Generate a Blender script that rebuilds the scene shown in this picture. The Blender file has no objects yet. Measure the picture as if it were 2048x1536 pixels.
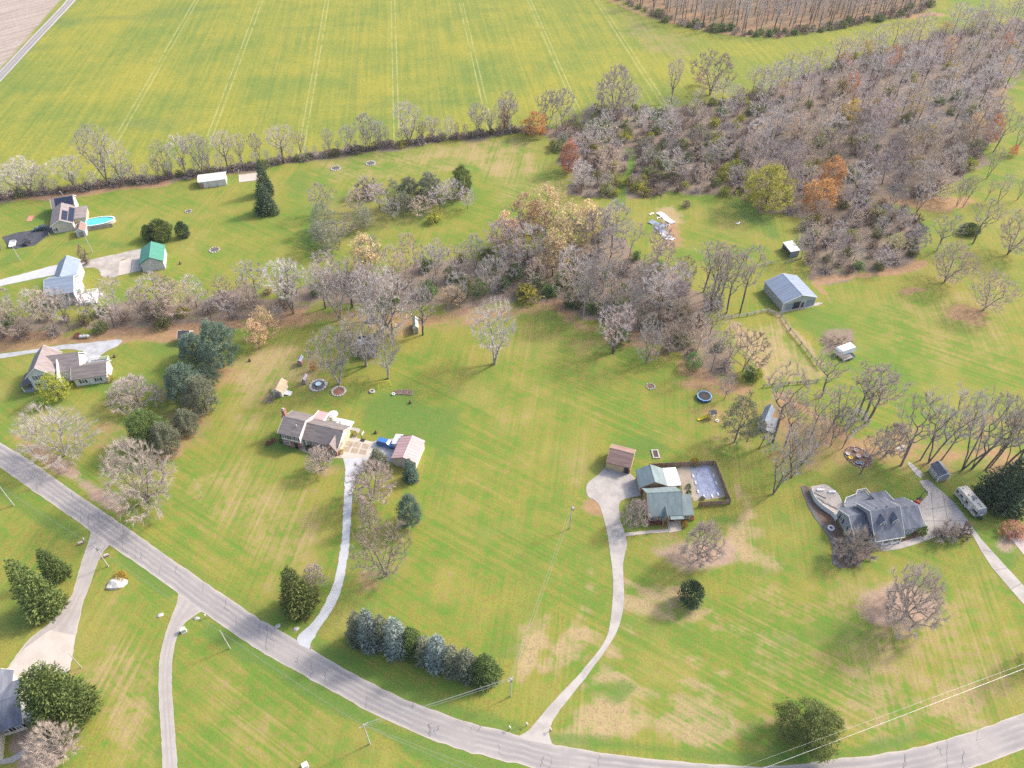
import bpy, bmesh, math, random
import numpy as np
from mathutils import Vector, Matrix
from mathutils.geometry import tessellate_polygon

sc = bpy.context.scene
COL = sc.collection
R = math.radians
PI = math.pi

# ------------------------------------------------------------------ camera
CAM_H, PITCH, FPX = 150.0, R(44.0), 1475.0          # metres up, pitch below the horizon, focal length for a 2048 px wide frame
cam_d = bpy.data.cameras.new('camera')
cam_d.sensor_width = 36.0
cam_d.lens = FPX / 2048.0 * 36.0
cam_d.clip_start = 1.0
cam_d.clip_end = 6000.0
cam = bpy.data.objects.new('camera', cam_d)
cam.location = (0, 0, CAM_H)
cam.rotation_euler = (PI / 2 - PITCH, 0, 0)
COL.objects.link(cam)
sc.camera = cam

# ------------------------------------------------------------------ sky, sun, exposure
SUN_AZ, SUN_EL = R(27), R(38)                       # azimuth counted from +X towards +Y
S = Vector((math.cos(SUN_AZ) * math.cos(SUN_EL), math.sin(SUN_AZ) * math.cos(SUN_EL), math.sin(SUN_EL)))
world = bpy.data.worlds.new('World')
sc.world = world
world.use_nodes = True
wn = world.node_tree.nodes
bg = wn['Background']
sky = wn.new('ShaderNodeTexSky')
sky.sky_type = 'NISHITA'
sky.sun_disc = False
sky.sun_elevation = SUN_EL
sky.sun_rotation = math.atan2(S.x, S.y)
sky.air_density = 1.0
sky.dust_density = 4.0
sky.ozone_density = 1.0
world.node_tree.links.new(sky.outputs['Color'], bg.inputs['Color'])
bg.inputs['Strength'].default_value = 0.15
sun_d = bpy.data.lights.new('sun', 'SUN')
sun_d.energy = 1.6
sun_d.angle = R(7)
sun_d.color = (1.0, 0.94, 0.86)
sun = bpy.data.objects.new('sun', sun_d)
sun.rotation_euler = S.to_track_quat('Z', 'Y').to_euler()
sun.location = (300, 150, 400)
COL.objects.link(sun)
sc.view_settings.view_transform = 'Standard'
sc.view_settings.look = 'None'
sc.view_settings.gamma = 1.0
sc.view_settings.use_curve_mapping = False
sc.view_settings.exposure = 1.32
HAZE_DENSITY = 0.00007
sc.render.engine = 'CYCLES'
sc.cycles.use_denoising = False
sc.cycles.use_adaptive_sampling = False
sc.cycles.use_light_tree = False
sc.cycles.max_bounces = 4
sc.cycles.diffuse_bounces = 3
sc.cycles.glossy_bounces = 2
sc.cycles.transmission_bounces = 2
sc.cycles.transparent_max_bounces = 4

# ------------------------------------------------------------------ surveying: a map point for each spot read off the photograph
CP, SP = math.cos(PITCH), math.sin(PITCH)
def P(px, py, z=0.0):
    u, v = (px - 1024) / FPX, -(py - 768) / FPX
    d = (u, CP + v * SP, -SP + v * CP)
    t = (z - CAM_H) / d[2]
    return Vector((d[0] * t, d[1] * t, z))
def scale_at(px, py):
    return FPX * (SP + (py - 768) / FPX * CP) / CAM_H          # pixels per metre across
def vscale_at(px, py):
    return scale_at(px, py) * math.cos(PITCH + math.atan((py - 768) / FPX))
def PP(pts, z=0.0):
    return [P(a, b, z) for a, b in pts]

# ------------------------------------------------------------------ object helpers
def tag(o, label=None, cat=None, group=None, kind=None):
    if label: o['label'] = label
    if cat: o['category'] = cat
    if group: o['group'] = group
    if kind: o['kind'] = kind
    return o
def empty(name, loc, rz=0.0, label=None, cat=None, group=None):
    o = bpy.data.objects.new(name, None)
    o.empty_display_size = 0.5
    o.location = loc
    o.rotation_euler = (0, 0, rz)
    COL.objects.link(o)
    return tag(o, label, cat, group)
def link(name, me, parent=None, loc=None, rz=None):
    o = bpy.data.objects.new(name, me)
    COL.objects.link(o)
    if parent is not None: o.parent = parent
    if loc is not None: o.location = loc
    if rz is not None: o.rotation_euler = (0, 0, rz)
    return o

class MB:
    """collects shapes; build() links them as one mesh object"""
    def __init__(s): s.v, s.f, s.m = [], [], []
    def add(s, vs, fs, m=0):
        n = len(s.v)
        s.v += [tuple(a) for a in vs]
        s.f += [tuple(i + n for i in q) for q in fs]
        s.m += [m] * len(fs)
        return s
    def box(s, x0, x1, y0, y1, z0, z1, m=0):
        return s.add([(x0,y0,z0),(x1,y0,z0),(x1,y1,z0),(x0,y1,z0),(x0,y0,z1),(x1,y0,z1),(x1,y1,z1),(x0,y1,z1)],
                     [(3,2,1,0),(4,5,6,7),(0,1,5,4),(1,2,6,5),(2,3,7,6),(3,0,4,7)], m)
    def obox(s, c, ux, uy, hx, hy, z0, z1, m=0):
        """box turned about z: centre c, unit axes ux, uy, half sizes"""
        vs = []
        for z in (z0, z1):
            for a, b in ((-1,-1),(1,-1),(1,1),(-1,1)):
                vs.append((c[0]+ux[0]*hx*a+uy[0]*hy*b, c[1]+ux[1]*hx*a+uy[1]*hy*b, z))
        return s.add(vs, [(3,2,1,0),(4,5,6,7),(0,1,5,4),(1,2,6,5),(2,3,7,6),(3,0,4,7)], m)
    def prism(s, poly, z0, z1, m=0):
        n = len(poly)
        if sum(poly[i][0]*poly[(i+1)%n][1]-poly[(i+1)%n][0]*poly[i][1] for i in range(n)) < 0: poly = poly[::-1]
        vs = [(p[0],p[1],z0) for p in poly] + [(p[0],p[1],z1) for p in poly]
        fs = [(i,(i+1)%n,n+(i+1)%n,n+i) for i in range(n)]
        tri = tessellate_polygon([[Vector((p[0],p[1],0)) for p in poly]])
        fs += [tuple(n+i for i in t) for t in tri] + [tuple(t[::-1]) for t in tri]
        return s.add(vs, fs, m)
    def extr(s, poly, axis, a0, a1, m=0):
        """profile poly of (across, z) pushed along axis 'x' or 'y' from a0 to a1"""
        n = len(poly)
        mk = (lambda a, q: (a, q[0], q[1])) if axis == 'x' else (lambda a, q: (q[0], a, q[1]))
        vs = [mk(a0, q) for q in poly] + [mk(a1, q) for q in poly]
        fs = [(i,(i+1)%n,n+(i+1)%n,n+i) for i in range(n)]
        tri = tessellate_polygon([[Vector((q[0],q[1],0)) for q in poly]])
        fs += [tuple(t) for t in tri] + [tuple(n+i for i in t[::-1]) for t in tri]
        return s.add(vs, fs, m)
    def tube(s, pts, r, n=6, m=0, r1=None):
        pts = [Vector(p) for p in pts]
        k = len(pts)
        vs, fs = [], []
        for i, p in enumerate(pts):
            d = (pts[min(i+1,k-1)] - pts[max(i-1,0)]).normalized()
            a = d.orthogonal().normalized(); b = d.cross(a)
            rr = r if r1 is None else r + (r1 - r) * i / max(1, k-1)
            for j in range(n):
                t = 2*PI*j/n
                vs.append(p + a*(rr*math.cos(t)) + b*(rr*math.sin(t)))
        for i in range(k-1):
            for j in range(n):
                fs.append((i*n+j, i*n+(j+1)%n, (i+1)*n+(j+1)%n, (i+1)*n+j))
        fs.append(tuple(range(n))[::-1]); fs.append(tuple((k-1)*n+j for j in range(n)))
        return s.add(vs, fs, m)
    def lathe(s, prof, c=(0,0,0), n=16, m=0, sx=1.0, sy=1.0, caps=True):
        vs, fs = [], []
        k = len(prof)
        for r, z in prof:
            for j in range(n):
                t = 2*PI*j/n
                vs.append((c[0]+r*sx*math.cos(t), c[1]+r*sy*math.sin(t), c[2]+z))
        for i in range(k-1):
            for j in range(n):
                fs.append((i*n+j, i*n+(j+1)%n, (i+1)*n+(j+1)%n, (i+1)*n+j))
        if caps: fs.append(tuple(range(n))[::-1]); fs.append(tuple((k-1)*n+j for j in range(n)))
        return s.add(vs, fs, m)
    def mesh(s, name, mats):
        me = bpy.data.meshes.new(name)
        me.from_pydata(s.v, [], s.f)
        for mm in (mats if isinstance(mats, (list, tuple)) else [mats]): me.materials.append(mm)
        if any(s.m): me.polygons.foreach_set('material_index', s.m)
        bm = bmesh.new(); bm.from_mesh(me)
        bmesh.ops.recalc_face_normals(bm, faces=bm.faces)
        bm.to_mesh(me); bm.free()
        me.update()
        return me
    def build(s, name, mats, parent=None, loc=None, rz=None):
        return link(name, s.mesh(name, mats), parent, loc, rz)

def mesh_tris(name, V, T, mat, attr=None):
    """triangle soup from numpy arrays; attr = one float per vertex"""
    V = np.asarray(V, dtype=np.float32); T = np.asarray(T, dtype=np.int32)
    me = bpy.data.meshes.new(name)
    me.vertices.add(len(V)); me.vertices.foreach_set('co', V.ravel())
    me.loops.add(len(T)*3); me.loops.foreach_set('vertex_index', T.ravel())
    me.polygons.add(len(T))
    me.polygons.foreach_set('loop_start', np.arange(0, len(T)*3, 3, dtype=np.int32))
    if attr is not None:
        a = me.attributes.new('shade', 'FLOAT', 'POINT')
        a.data.foreach_set('value', np.asarray(attr, dtype=np.float32))
    me.update(calc_edges=True)
    me.materials.append(mat)
    return me

# ------------------------------------------------------------------ materials
def nt_new(name):
    m = bpy.data.materials.new(name)
    m.use_nodes = True
    nt = m.node_tree
    return m, nt, nt.nodes['Principled BSDF']
def node(nt, t, **kw):
    n = nt.nodes.new(t)
    for k, v in kw.items():
        if k in n.inputs: n.inputs[k].default_value = v
        else: setattr(n, k, v)
    return n
def mixc(nt, fac, a, b, blend='MIX'):
    n = nt.nodes.new('ShaderNodeMix'); n.data_type = 'RGBA'; n.blend_type = blend
    for s, v in ((n.inputs['Factor'], fac), (n.inputs[6], a), (n.inputs[7], b)):
        if hasattr(v, 'is_output') or isinstance(v, bpy.types.NodeSocket): nt.links.new(v, s)
        elif isinstance(v, (int, float)): s.default_value = v
        else: s.default_value = tuple(v) + ((1.0,) if len(v) == 3 else ())
    return n.outputs[2]
def math_n(nt, op, a, b=None, c=None, clamp=False):
    n = nt.nodes.new('ShaderNodeMath'); n.operation = op; n.use_clamp = clamp
    for s, v in zip(n.inputs, (a, b, c)):
        if v is None: continue
        if isinstance(v, bpy.types.NodeSocket): nt.links.new(v, s)
        else: s.default_value = v
    return n.outputs[0]
def ramp(nt, x, lo, hi):
    n = nt.nodes.new('ShaderNodeMapRange'); n.interpolation_type = 'SMOOTHSTEP'
    nt.links.new(x, n.inputs['Value'])
    n.inputs['From Min'].default_value = lo; n.inputs['From Max'].default_value = hi
    return n.outputs['Result']
def noise(nt, scale, detail=3.0, vec=None, rot=None, stretch=None, rough=0.55):
    n = nt.nodes.new('ShaderNodeTexNoise')
    n.inputs['Scale'].default_value = scale
    n.inputs['Detail'].default_value = detail
    n.inputs['Roughness'].default_value = rough
    if vec is not None:
        if rot is not None or stretch is not None:
            mp = nt.nodes.new('ShaderNodeMapping'); mp.vector_type = 'TEXTURE'
            if rot is not None: mp.inputs['Rotation'].default_value = (0, 0, rot)
            if stretch is not None: mp.inputs['Scale'].default_value = tuple(1 / q for q in stretch)
            nt.links.new(vec, mp.inputs['Vector'])
            vec = mp.outputs['Vector']
        nt.links.new(vec, n.inputs['Vector'])
    return n.outputs['Fac']
def bump(nt, bs, h, strength, dist=0.05):
    b = nt.nodes.new('ShaderNodeBump')
    b.inputs['Strength'].default_value = strength
    b.inputs['Distance'].default_value = dist
    nt.links.new(h, b.inputs['Height'])
    nt.links.new(b.outputs['Normal'], bs.inputs['Normal'])

def surf(name, c, c2=None, scale=0.8, rough=0.8, metal=0.0, stretch=None, vary=0.0, bmp=0.0, lo=0.35, hi=0.65, fine=0.0, obj=True):
    """a plain surface: two tones mixed by noise, fine grain, optional change from object to object"""
    m, nt, bs = nt_new(name)
    tc = nt.nodes.new('ShaderNodeTexCoord')
    vec = tc.outputs['Object']
    bs.inputs['Roughness'].default_value = rough
    bs.inputs['Metallic'].default_value = metal
    bs.inputs['Specular IOR Level'].default_value = 0.3
    c2 = c2 or tuple(x * 0.75 for x in c)
    n1 = noise(nt, scale, 5.0, vec, stretch=stretch)
    col = mixc(nt, ramp(nt, n1, lo, hi), c2, c)
    if fine:
        n2 = noise(nt, scale * 9, 2.0, vec)
        col = mixc(nt, math_n(nt, 'MULTIPLY', ramp(nt, n2, 0.35, 0.7), fine), col, tuple(x * 0.45 for x in c))
    if vary:
        oi = nt.nodes.new('ShaderNodeObjectInfo')
        k = math_n(nt, 'MULTIPLY_ADD', oi.outputs['Random'], vary, 1.0 - vary * 0.5)
        hs = nt.nodes.new('ShaderNodeHueSaturation')
        nt.links.new(k, hs.inputs['Value']); nt.links.new(col, hs.inputs['Color'])
        col = hs.outputs['Color']
    nt.links.new(col, bs.inputs['Base Color'])
    if bmp: bump(nt, bs, n1, bmp)
    return m
def leafmat(name, c, c2, vary=0.25, trans=0.25):
    """foliage: leaf-to-leaf change from the mesh, tree-to-tree change from the object"""
    m, nt, bs = nt_new(name)
    at = node(nt, 'ShaderNodeAttribute', attribute_name='shade')
    oi = nt.nodes.new('ShaderNodeObjectInfo')
    col = mixc(nt, at.outputs['Fac'], c2, c)
    hs = nt.nodes.new('ShaderNodeHueSaturation')
    nt.links.new(math_n(nt, 'MULTIPLY_ADD', oi.outputs['Random'], vary * 2, 1.0 - vary), hs.inputs['Value'])
    r2 = math_n(nt, 'FRACT', math_n(nt, 'MULTIPLY', oi.outputs['Random'], 7.31))
    nt.links.new(math_n(nt, 'MULTIPLY_ADD', r2, 0.04, 0.48), hs.inputs['Hue'])
    nt.links.new(col, hs.inputs['Color'])
    nt.links.new(hs.outputs['Color'], bs.inputs['Base Color'])
    bs.inputs['Roughness'].default_value = 0.75
    bs.inputs['Specular IOR Level'].default_value = 0.15
    if trans:
        tr = nt.nodes.new('ShaderNodeBsdfTranslucent')
        nt.links.new(hs.outputs['Color'], tr.inputs['Color'])
        mx = nt.nodes.new('ShaderNodeMixShader')
        mx.inputs[0].default_value = trans
        out = nt.nodes['Material Output']
        nt.links.new(bs.outputs[0], mx.inputs[1]); nt.links.new(tr.outputs[0], mx.inputs[2])
        nt.links.new(mx.outputs[0], out.inputs['Surface'])
    return m
# ================================================================== GROUND
def ell(cx, cy, rx, ry, n=18):
    return [(cx + rx*math.cos(2*PI*i/n), cy + ry*math.sin(2*PI*i/n)) for i in range(n)]
def smooth(pts, closed=False, sub=5):
    pts = [Vector((p[0], p[1])) for p in pts]
    n = len(pts); out = []
    rng_ = range(n if closed else n-1)
    for i in rng_:
        p0 = pts[(i-1) % n] if closed or i > 0 else pts[i]
        p1, p2 = pts[i], pts[(i+1) % n]
        p3 = pts[(i+2) % n] if closed or i+2 < n else p2
        for k in range(sub):
            t = k/sub
            out.append(0.5*((2*p1)+(p2-p0)*t+(2*p0-5*p1+4*p2-p3)*t*t+(3*p1-p0-3*p2+p3)*t**3))
    if not closed: out.append(pts[-1])
    return [(p.x, p.y) for p in out]

# areas on the map (read off the photograph)
WOOD_NE = [(1100,270),(1190,215),(1330,225),(1430,205),(1560,172),(1700,116),(1850,82),(1930,60),(2120,34),(2140,150),(2040,140),(2000,200),(1990,260),
           (1960,320),(1900,372),(1850,392),(1790,398),(1700,402),(1640,425),(1600,440),(1560,430),(1480,395),(1400,385),(1290,395),(1165,400),(1150,370),(1120,310)]
WOOD_SE = [(1600,445),(1650,425),(1740,400),(1830,430),(1845,490),(1800,535),(1700,553),(1640,558),(1600,525),(1612,470)]
WOOD_CEDAR = [(632,405),(690,380),(760,408),(840,372),(935,362),(942,408),(880,418),(862,452),(760,478),(690,505),(636,500)]
WOOD_MID = [(560,585),(640,565),(760,545),(900,522),(1000,508),(1100,492),(1160,480),(1215,462),(1300,522),(1390,580),(1440,606),(1425,634),(1300,655),(1140,632),(1120,598),(1000,604),(900,618),(700,606),(590,612)]
WOOD_EAST = [(1120,600),(1300,600),(1420,632),(1440,690),(1492,748),(1475,772),(1415,752),(1345,715),(1280,680),(1160,645)]
WOOD_WEST = [(-60,628),(60,632),(170,642),(215,612),(330,602),(470,592),(560,586),(590,612),(520,640),(400,650),(300,656),(200,664),(60,674),(-60,682)]
WOOD_FAR = [(1225,-8),(1330,42),(1400,58),(1480,70),(1560,74),(1640,62),(1740,44),(1830,30),(1870,8),(1950,-60),(1700,-140),(1300,-130)]
HEDGE_LINE = [(-60,402),(0,396),(120,385),(200,374),(300,362),(400,350),(480,340),(560,326),(640,313),(740,300),(850,283),(950,272),(1040,262),(1090,262)]

xs = np.concatenate([[-3500,-1500,-700,-480], np.arange(-400, 401, 1.5), [480,700,1500,3500]])
ys = [44.0]
while ys[-1] < 565: ys.append(ys[-1] + 0.85 + (ys[-1]-44)*0.0030)
ys = np.concatenate([[-1500,-400,-60,0,25], ys, [620,760,1200,3500]])
GX, GY = np.meshgrid(xs, ys)
NX, NY = len(xs), len(ys)
gx, gy = GX.ravel(), GY.ravel()
ATT = {k: np.zeros(len(gx), np.float32) for k in ('dry','lush','leaf','floor','field','plough','pink','rough')}
rg = np.random.default_rng(5)
# a slow wobble so that painted edges are never clean
wob = np.zeros(len(gx))
for k in range(9):
    a = rg.uniform(0, 2*PI); L = rg.uniform(4, 26)
    wob += np.sin((gx*math.cos(a)+gy*math.sin(a))*2*PI/L + rg.uniform(0, 6)) * (L/26)**0.5
wob *= 0.55

def paint(key, pts, val=1.0, soft=3.0, wobble=1.0, world=False):
    w = pts if world else [P(a, b) for a, b in pts]
    w = np.array([(p[0], p[1]) for p in w])
    lo, hi = w.min(0)-soft*2, w.max(0)+soft*2
    sel = np.nonzero((gx>lo[0])&(gx<hi[0])&(gy>lo[1])&(gy<hi[1]))[0]
    if not len(sel): return
    x, y = gx[sel], gy[sel]
    ins = np.zeros(len(sel), bool); d2 = np.full(len(sel), 1e9)
    for i in range(len(w)):
        (ax, ay), (bx, by) = w[i], w[(i+1) % len(w)]
        c = ((ay > y) != (by > y))
        with np.errstate(divide='ignore', invalid='ignore'):
            ins ^= c & (x < (bx-ax)*(y-ay)/(by-ay+1e-12)+ax)
        t = np.clip(((x-ax)*(bx-ax)+(y-ay)*(by-ay))/((bx-ax)**2+(by-ay)**2+1e-9), 0, 1)
        d2 = np.minimum(d2, (x-ax-t*(bx-ax))**2+(y-ay-t*(by-ay))**2)
    sd = np.where(ins, 1, -1)*np.sqrt(d2) + wob[sel]*wobble
    k = np.clip(sd/soft*0.5+0.5, 0, 1)
    k = k*k*(3-2*k)*val
    ATT[key][sel] = np.maximum(ATT[key][sel], k)
def stroke(key, pts, half, val=1.0, soft=2.0, wobble=0.5):
    w = np.array([(p.x, p.y) for p in PP(smooth(pts))])
    lo, hi = w.min(0)-half-soft*2, w.max(0)+half+soft*2
    sel = np.nonzero((gx>lo[0])&(gx<hi[0])&(gy>lo[1])&(gy<hi[1]))[0]
    x, y = gx[sel], gy[sel]
    d2 = np.full(len(sel), 1e9)
    for i in range(len(w)-1):
        (ax, ay), (bx, by) = w[i], w[i+1]
        t = np.clip(((x-ax)*(bx-ax)+(y-ay)*(by-ay))/((bx-ax)**2+(by-ay)**2+1e-9), 0, 1)
        d2 = np.minimum(d2, (x-ax-t*(bx-ax))**2+(y-ay-t*(by-ay))**2)
    sd = half - np.sqrt(d2) + wob[sel]*wobble
    k = np.clip(sd/soft*0.5+0.5, 0, 1); k = k*k*(3-2*k)*val
    ATT[key][sel] = np.maximum(ATT[key][sel], k)

FIELD = [(160,-260),(150,0),(0,165),(-260,430)] + HEDGE_LINE[1:-1] + [(1090,255),(1190,212),(1330,222),(1430,202),(1560,182),(1700,128),(1850,92),(1890,30),(1830,32),(1740,48),(1640,66),(1560,78),(1480,74),(1400,62),(1330,46),(1215,-10),(1100,-260)]
paint('field', FIELD, 1, 1.5, 0.3)
paint('plough', [(138,-20),(0,138),(-300,470),(-500,200),(-300,-260),(160,-260)], 1, 1.0, 0.2)
for w_ in (WOOD_NE, WOOD_SE, WOOD_MID, WOOD_EAST, WOOD_WEST): paint('floor', w_, 1, 4, 2.0)
D_F = [(1215,5),(1280,30),(1340,62),(1420,85),(1380,120),(1290,110),(1230,60)]
paint('dry', D_F, .5, 14, 4)
paint('floor', WOOD_FAR, .62, 4, 2); paint('leaf', WOOD_FAR, .52, 4, 2)
paint('floor', WOOD_CEDAR, .35, 6, 3)
stroke('floor', HEDGE_LINE, 3.2, .9, 3, 1.5)
paint('floor', [(1640,690),(1660,662),(1700,660),(1722,690),(1690,705),(1640,715)], .9, 2)
# fallen leaves
L_ = lambda pts, v=1, s=4, w=1.5: paint('leaf', pts, v, s, w)
L_([(-40,675),(60,668),(200,660),(330,648),(520,640),(600,622),(600,640),(520,655),(380,668),(240,690),(120,692),(-40,712)], .95)
L_([(560,628),(700,612),(830,625),(900,622),(1000,610),(1110,602),(1130,630),(1000,640),(890,660),(800,668),(700,650),(590,655)], .6, 5)
L_(ell(800,655,120,26), .55, 8); L_(ell(720,720,70,34), .4, 8)
stroke('leaf', [(1120,615),(1150,645),(1280,685),(1345,722),(1420,760),(1490,780)], 3.5, .75, 5, 1.5)
L_(ell(1230,695,110,30), .48, 9); L_(ell(1420,768,80,20), .62, 6); L_(ell(1450,830,100,50), .48, 12); L_(ell(1000,655,150,26), .40, 9)
L_([(1500,800),(1560,780),(1640,820),(1720,880),(1800,860),(1900,850),(2080,870),(2080,940),(1900,960),(1800,965),(1700,985),(1600,960),(1540,900)], .58, 12, 4)
L_([(1790,900),(1900,868),(2060,880),(2060,945),(1880,950)], .74, 9, 3); L_(ell(1850,880,90,28), .6, 10)
stroke('leaf', [(1555,790),(1640,838),(1700,885),(1740,905)], 1.6, 1, 2)
L_(ell(1875,405,70,16), 1, 4); L_(ell(1835,580,38,9), .9, 3); L_(ell(1935,628,45,18), .75, 4); L_(ell(1900,562,40,10), .6, 4)
stroke('leaf', [(1640,560),(1720,550),(1810,540),(1845,525)], 1.4, .95, 2); stroke('leaf', [(1632,568),(1660,600),(1680,625)], 1.1, .8, 2)
stroke('leaf', [(0,395),(120,392),(230,378),(330,366)], 2.0, .9, 2.5)
stroke('leaf', [(1215,-5),(1260,18),(1330,40),(1450,66),(1560,74)], 2.6, .85, 3); stroke('leaf', [(1810,35),(1850,28),(1880,30)], 4, .8, 4)
stroke('leaf', [(20,868),(80,905),(140,945),(200,990),(240,1015)], 1.5, .8, 2.5, .8); stroke('pink', [(110,930),(165,965),(225,1008)], 2.0, .85, 2.5)
L_(ell(230,860,90,40), .5, 8); L_(ell(370,850,60,50), .6, 6); L_(ell(335,905,25,14), .9, 3); L_(ell(440,740,40,60), .5, 5); L_(ell(70,900,40,22), .4, 5)
L_(ell(780,1110,65,65), .38, 8); L_(ell(735,1160,30,30), .5, 5); L_(ell(650,1090,16,30), .5, 4); L_(ell(1188,1008,28,24), .9, 3)
L_(ell(1340,1072,30,16), .5, 2); L_(ell(660,940,30,10), .5, 3); L_(ell(1345,470,22,26), .7, 4); L_(ell(1565,1440,40,45), .5, 6)
L_(ell(1300,240,40,14), .3, 4); L_([(1560,400),(1700,390),(1840,390),(1850,420),(1620,440)], .45, 6)
paint('pink', ell(1400,1112,75,38), .9, 5); paint('pink', ell(1355,1105,60,30), .7, 5); paint('pink', ell(1800,1218,75,48), .85, 6); paint('pink', ell(1720,1195,60,25), .4, 8)
paint('pink', [(20,1475),(60,1440),(150,1430),(165,1480),(130,1540),(40,1560),(0,1500)], .95, 2); paint('pink', ell(1840,1010,10,8), .3, 3); paint('pink', ell(2020,1080,30,20), .8, 3)
# dry, straw-coloured turf
D_ = lambda pts, v=1, s=5, w=1.5: paint('dry', pts, v, s, w)
D_([(870,630),(1110,620),(1160,660),(1260,760),(1130,900),(1050,1050),(990,1200),(860,1280),(820,1100),(880,900),(960,760)], .30, 14, 3)
D_([(1105,1480),(1130,1410),(1200,1385),(1330,1410),(1480,1420),(1560,1400),(1640,1410),(1560,1480),(1400,1492),(1250,1485)], .68, 6, 3)
D_(ell(1230,1445,90,26), .75, 6, 3)
for st in ([(1210,1340),(1290,1385),(1400,1405)], [(1225,1305),(1300,1345),(1420,1375)], [(1270,1270),(1330,1300),(1420,1330)], [(1250,1165),(1310,1185),(1380,1190)],
           [(1255,1200),(1320,1225),(1360,1245),(1420,1220)], [(1035,1385),(1065,1310),(1095,1225),(1120,1150)], [(1085,1345),(1120,1290),(1150,1240),(1175,1190),(1180,1150)],
           [(1100,1370),(1140,1310),(1160,1265)], [(1480,985),(1500,1020),(1480,1050),(1450,1080)], [(1455,1075),(1500,1115),(1560,1130)],
           [(1280,1290),(1360,1330),(1450,1345)], [(1150,1400),(1180,1360),(1240,1350)]):
    stroke('dry', st, 1.8, .72, 3, 1.6)
for st in ([(1165,1000),(1150,940),(1175,880),(1200,820),(1240,797)], [(1215,815),(1300,850),(1360,880)], [(1262,800),(1290,820)]): stroke('dry', st, 1.6, .42, 5, 1.6)
for k in range(7): stroke('dry', [(1430+k*9,1260+k*30),(1560+k*8,1275+k*33),(1750,1270+k*36),(1950,1230+k*36)], 1.3, .55, 3, 1.8)
D_([(1500,1130),(1750,1130),(2000,1180),(2060,1400),(1800,1480),(1500,1480),(1420,1300)], .42, 10, 4)
D_([(330,900),(480,880),(620,960),(690,1080),(560,1200),(420,1130),(300,1020)], .4, 12, 3)
D_([(470,660),(700,670),(640,780),(480,860),(420,800)], .5, 10, 3); D_([(590,300),(1050,268),(1110,340),(1160,400),(1000,400),(940,350),(640,372)], .45, 8, 3)
D_([(1470,655),(1556,640),(1642,745),(1560,772),(1520,740)], .62, 4, 2); stroke('dry', [(1470,650),(1500,700),(1540,760)], 2, .9, 3); stroke('dry', [(1545,625),(1580,660),(1620,700),(1640,725)], 1.2, .9, 2)
D_([(1700,580),(2060,560),(2060,760),(1780,760),(1700,680)], .36, 12, 3); D_(ell(1290,330,0.1+30,10), .3, 4)
D_(ell(120,840,110,45), .4, 8, 2); D_(ell(330,1080,0.1+20,20), .2, 6); D_([(220,1200),(330,1260),(320,1536),(180,1536),(160,1350)], .45, 6, 2); D_([(360,1330),(500,1300),(720,1450),(800,1560),(360,1560)], .38, 8, 3)
D_([(1480,770),(1440,820),(1400,900),(1500,960),(1560,900)], .4, 8); D_(ell(1340,440,25,30), .8, 4); D_([(1380,390),(1520,420),(1560,480),(1420,500)], .3, 8); D_(ell(1480,1060,40,30), .6, 4)
stroke('dry', [(40,1010),(100,1000),(0,970)], .4, .3, 1)
D_(ell(1780,400,50,10), .8, 4); D_([(1610,440),(1700,410),(1760,400),(1700,430),(1640,460)], .7, 3)
# lush green turf
G_ = lambda pts, v=1, s=5, w=1.5: paint('lush', pts, v, s, w)
G_([(690,790),(820,770),(920,800),(920,900),(870,960),(800,880),(720,850)], .8, 8, 3); G_(ell(1010,1300,40,30), .6, 5); G_([(560,850),(530,880),(520,900),(570,905),(690,945),(690,915),(600,900)], .8, 3)
G_([(0,480),(260,500),(260,480),(180,470),(80,500),(40,520),(0,540)], .7, 5); G_(ell(90,425,20,20), .8, 4); G_(ell(230,770,90,18), .7, 5); G_(ell(330,700,60,30), .6, 6); G_(ell(90,800,60,14), .7, 4)
stroke('lush', [(-40,960),(150,1070)], 2.2, .7, 2); stroke('lush', [(240,1105),(340,1180)], 2.0, .8, 2); stroke('lush', [(420,1260),(520,1315),(600,1365),(700,1420),(800,1475),(900,1515),(1000,1545)], 2.2, .8, 2)
stroke('lush', [(630,1300),(740,1355),(860,1405),(950,1435),(1030,1455)], 2.6, .75, 3); stroke('lush', [(240,1040),(330,1100),(420,1160),(560,1250)], 1.6, .55, 2); stroke('lush', [(1110,1475),(1250,1492),(1400,1510),(1560,1520),(1700,1505),(1850,1470)], 1.5, .75, 2)
G_(ell(1270,900,60,30), .75, 5); G_(ell(1440,1040,45,18), .8, 4); G_(ell(1480,1140,80,14), .7, 5); G_(ell(1640,1100,22,70), .7, 5); G_(ell(1660,1270,110,45), .7, 9); G_(ell(1900,1130,60,30), .6, 6); G_(ell(2010,1090,20,40), .8, 4)
G_(ell(1060,1180,50,80), .6, 10); G_(ell(1150,1380,40,16), .8, 3); G_(ell(1260,1330,60,10), .8, 3); G_(ell(1240,1375,40,12), .8, 3); G_([(1420,400),(1500,395),(1560,440),(1570,490),(1500,450)], .75, 5); G_([(1590,620),(1640,600),(1690,640),(1720,720),(1640,680),(1600,650)], .6, 4)
G_(ell(1545,605,30,16), .8, 4); G_(ell(600,380,30,70), .6, 6); G_(ell(40,1200,40,110), .65, 8); G_(ell(620,460,25,60), .7, 5); stroke('lush', [(330,1300),(328,1400),(335,1536)], .8, .7, 1.5); stroke('lush', [(312,1300),(312,1400),(318,1536)], .8, .7, 1.5)
G_(ell(1590,520,40,10), .8, 3); G_(ell(1255,330,10,16), .9, 2, .3); G_(ell(1242,385,10,22), .9, 2, .3); stroke('lush', [(1258,305),(1262,330),(1246,365),(1240,400)], 1.8, 1, 1, .2)
ATT['floor'] *= (1 - 0.0)
path_k = np.zeros(len(gx)); tmp = ATT['lush'].copy(); ATT['lush'] = path_k
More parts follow.
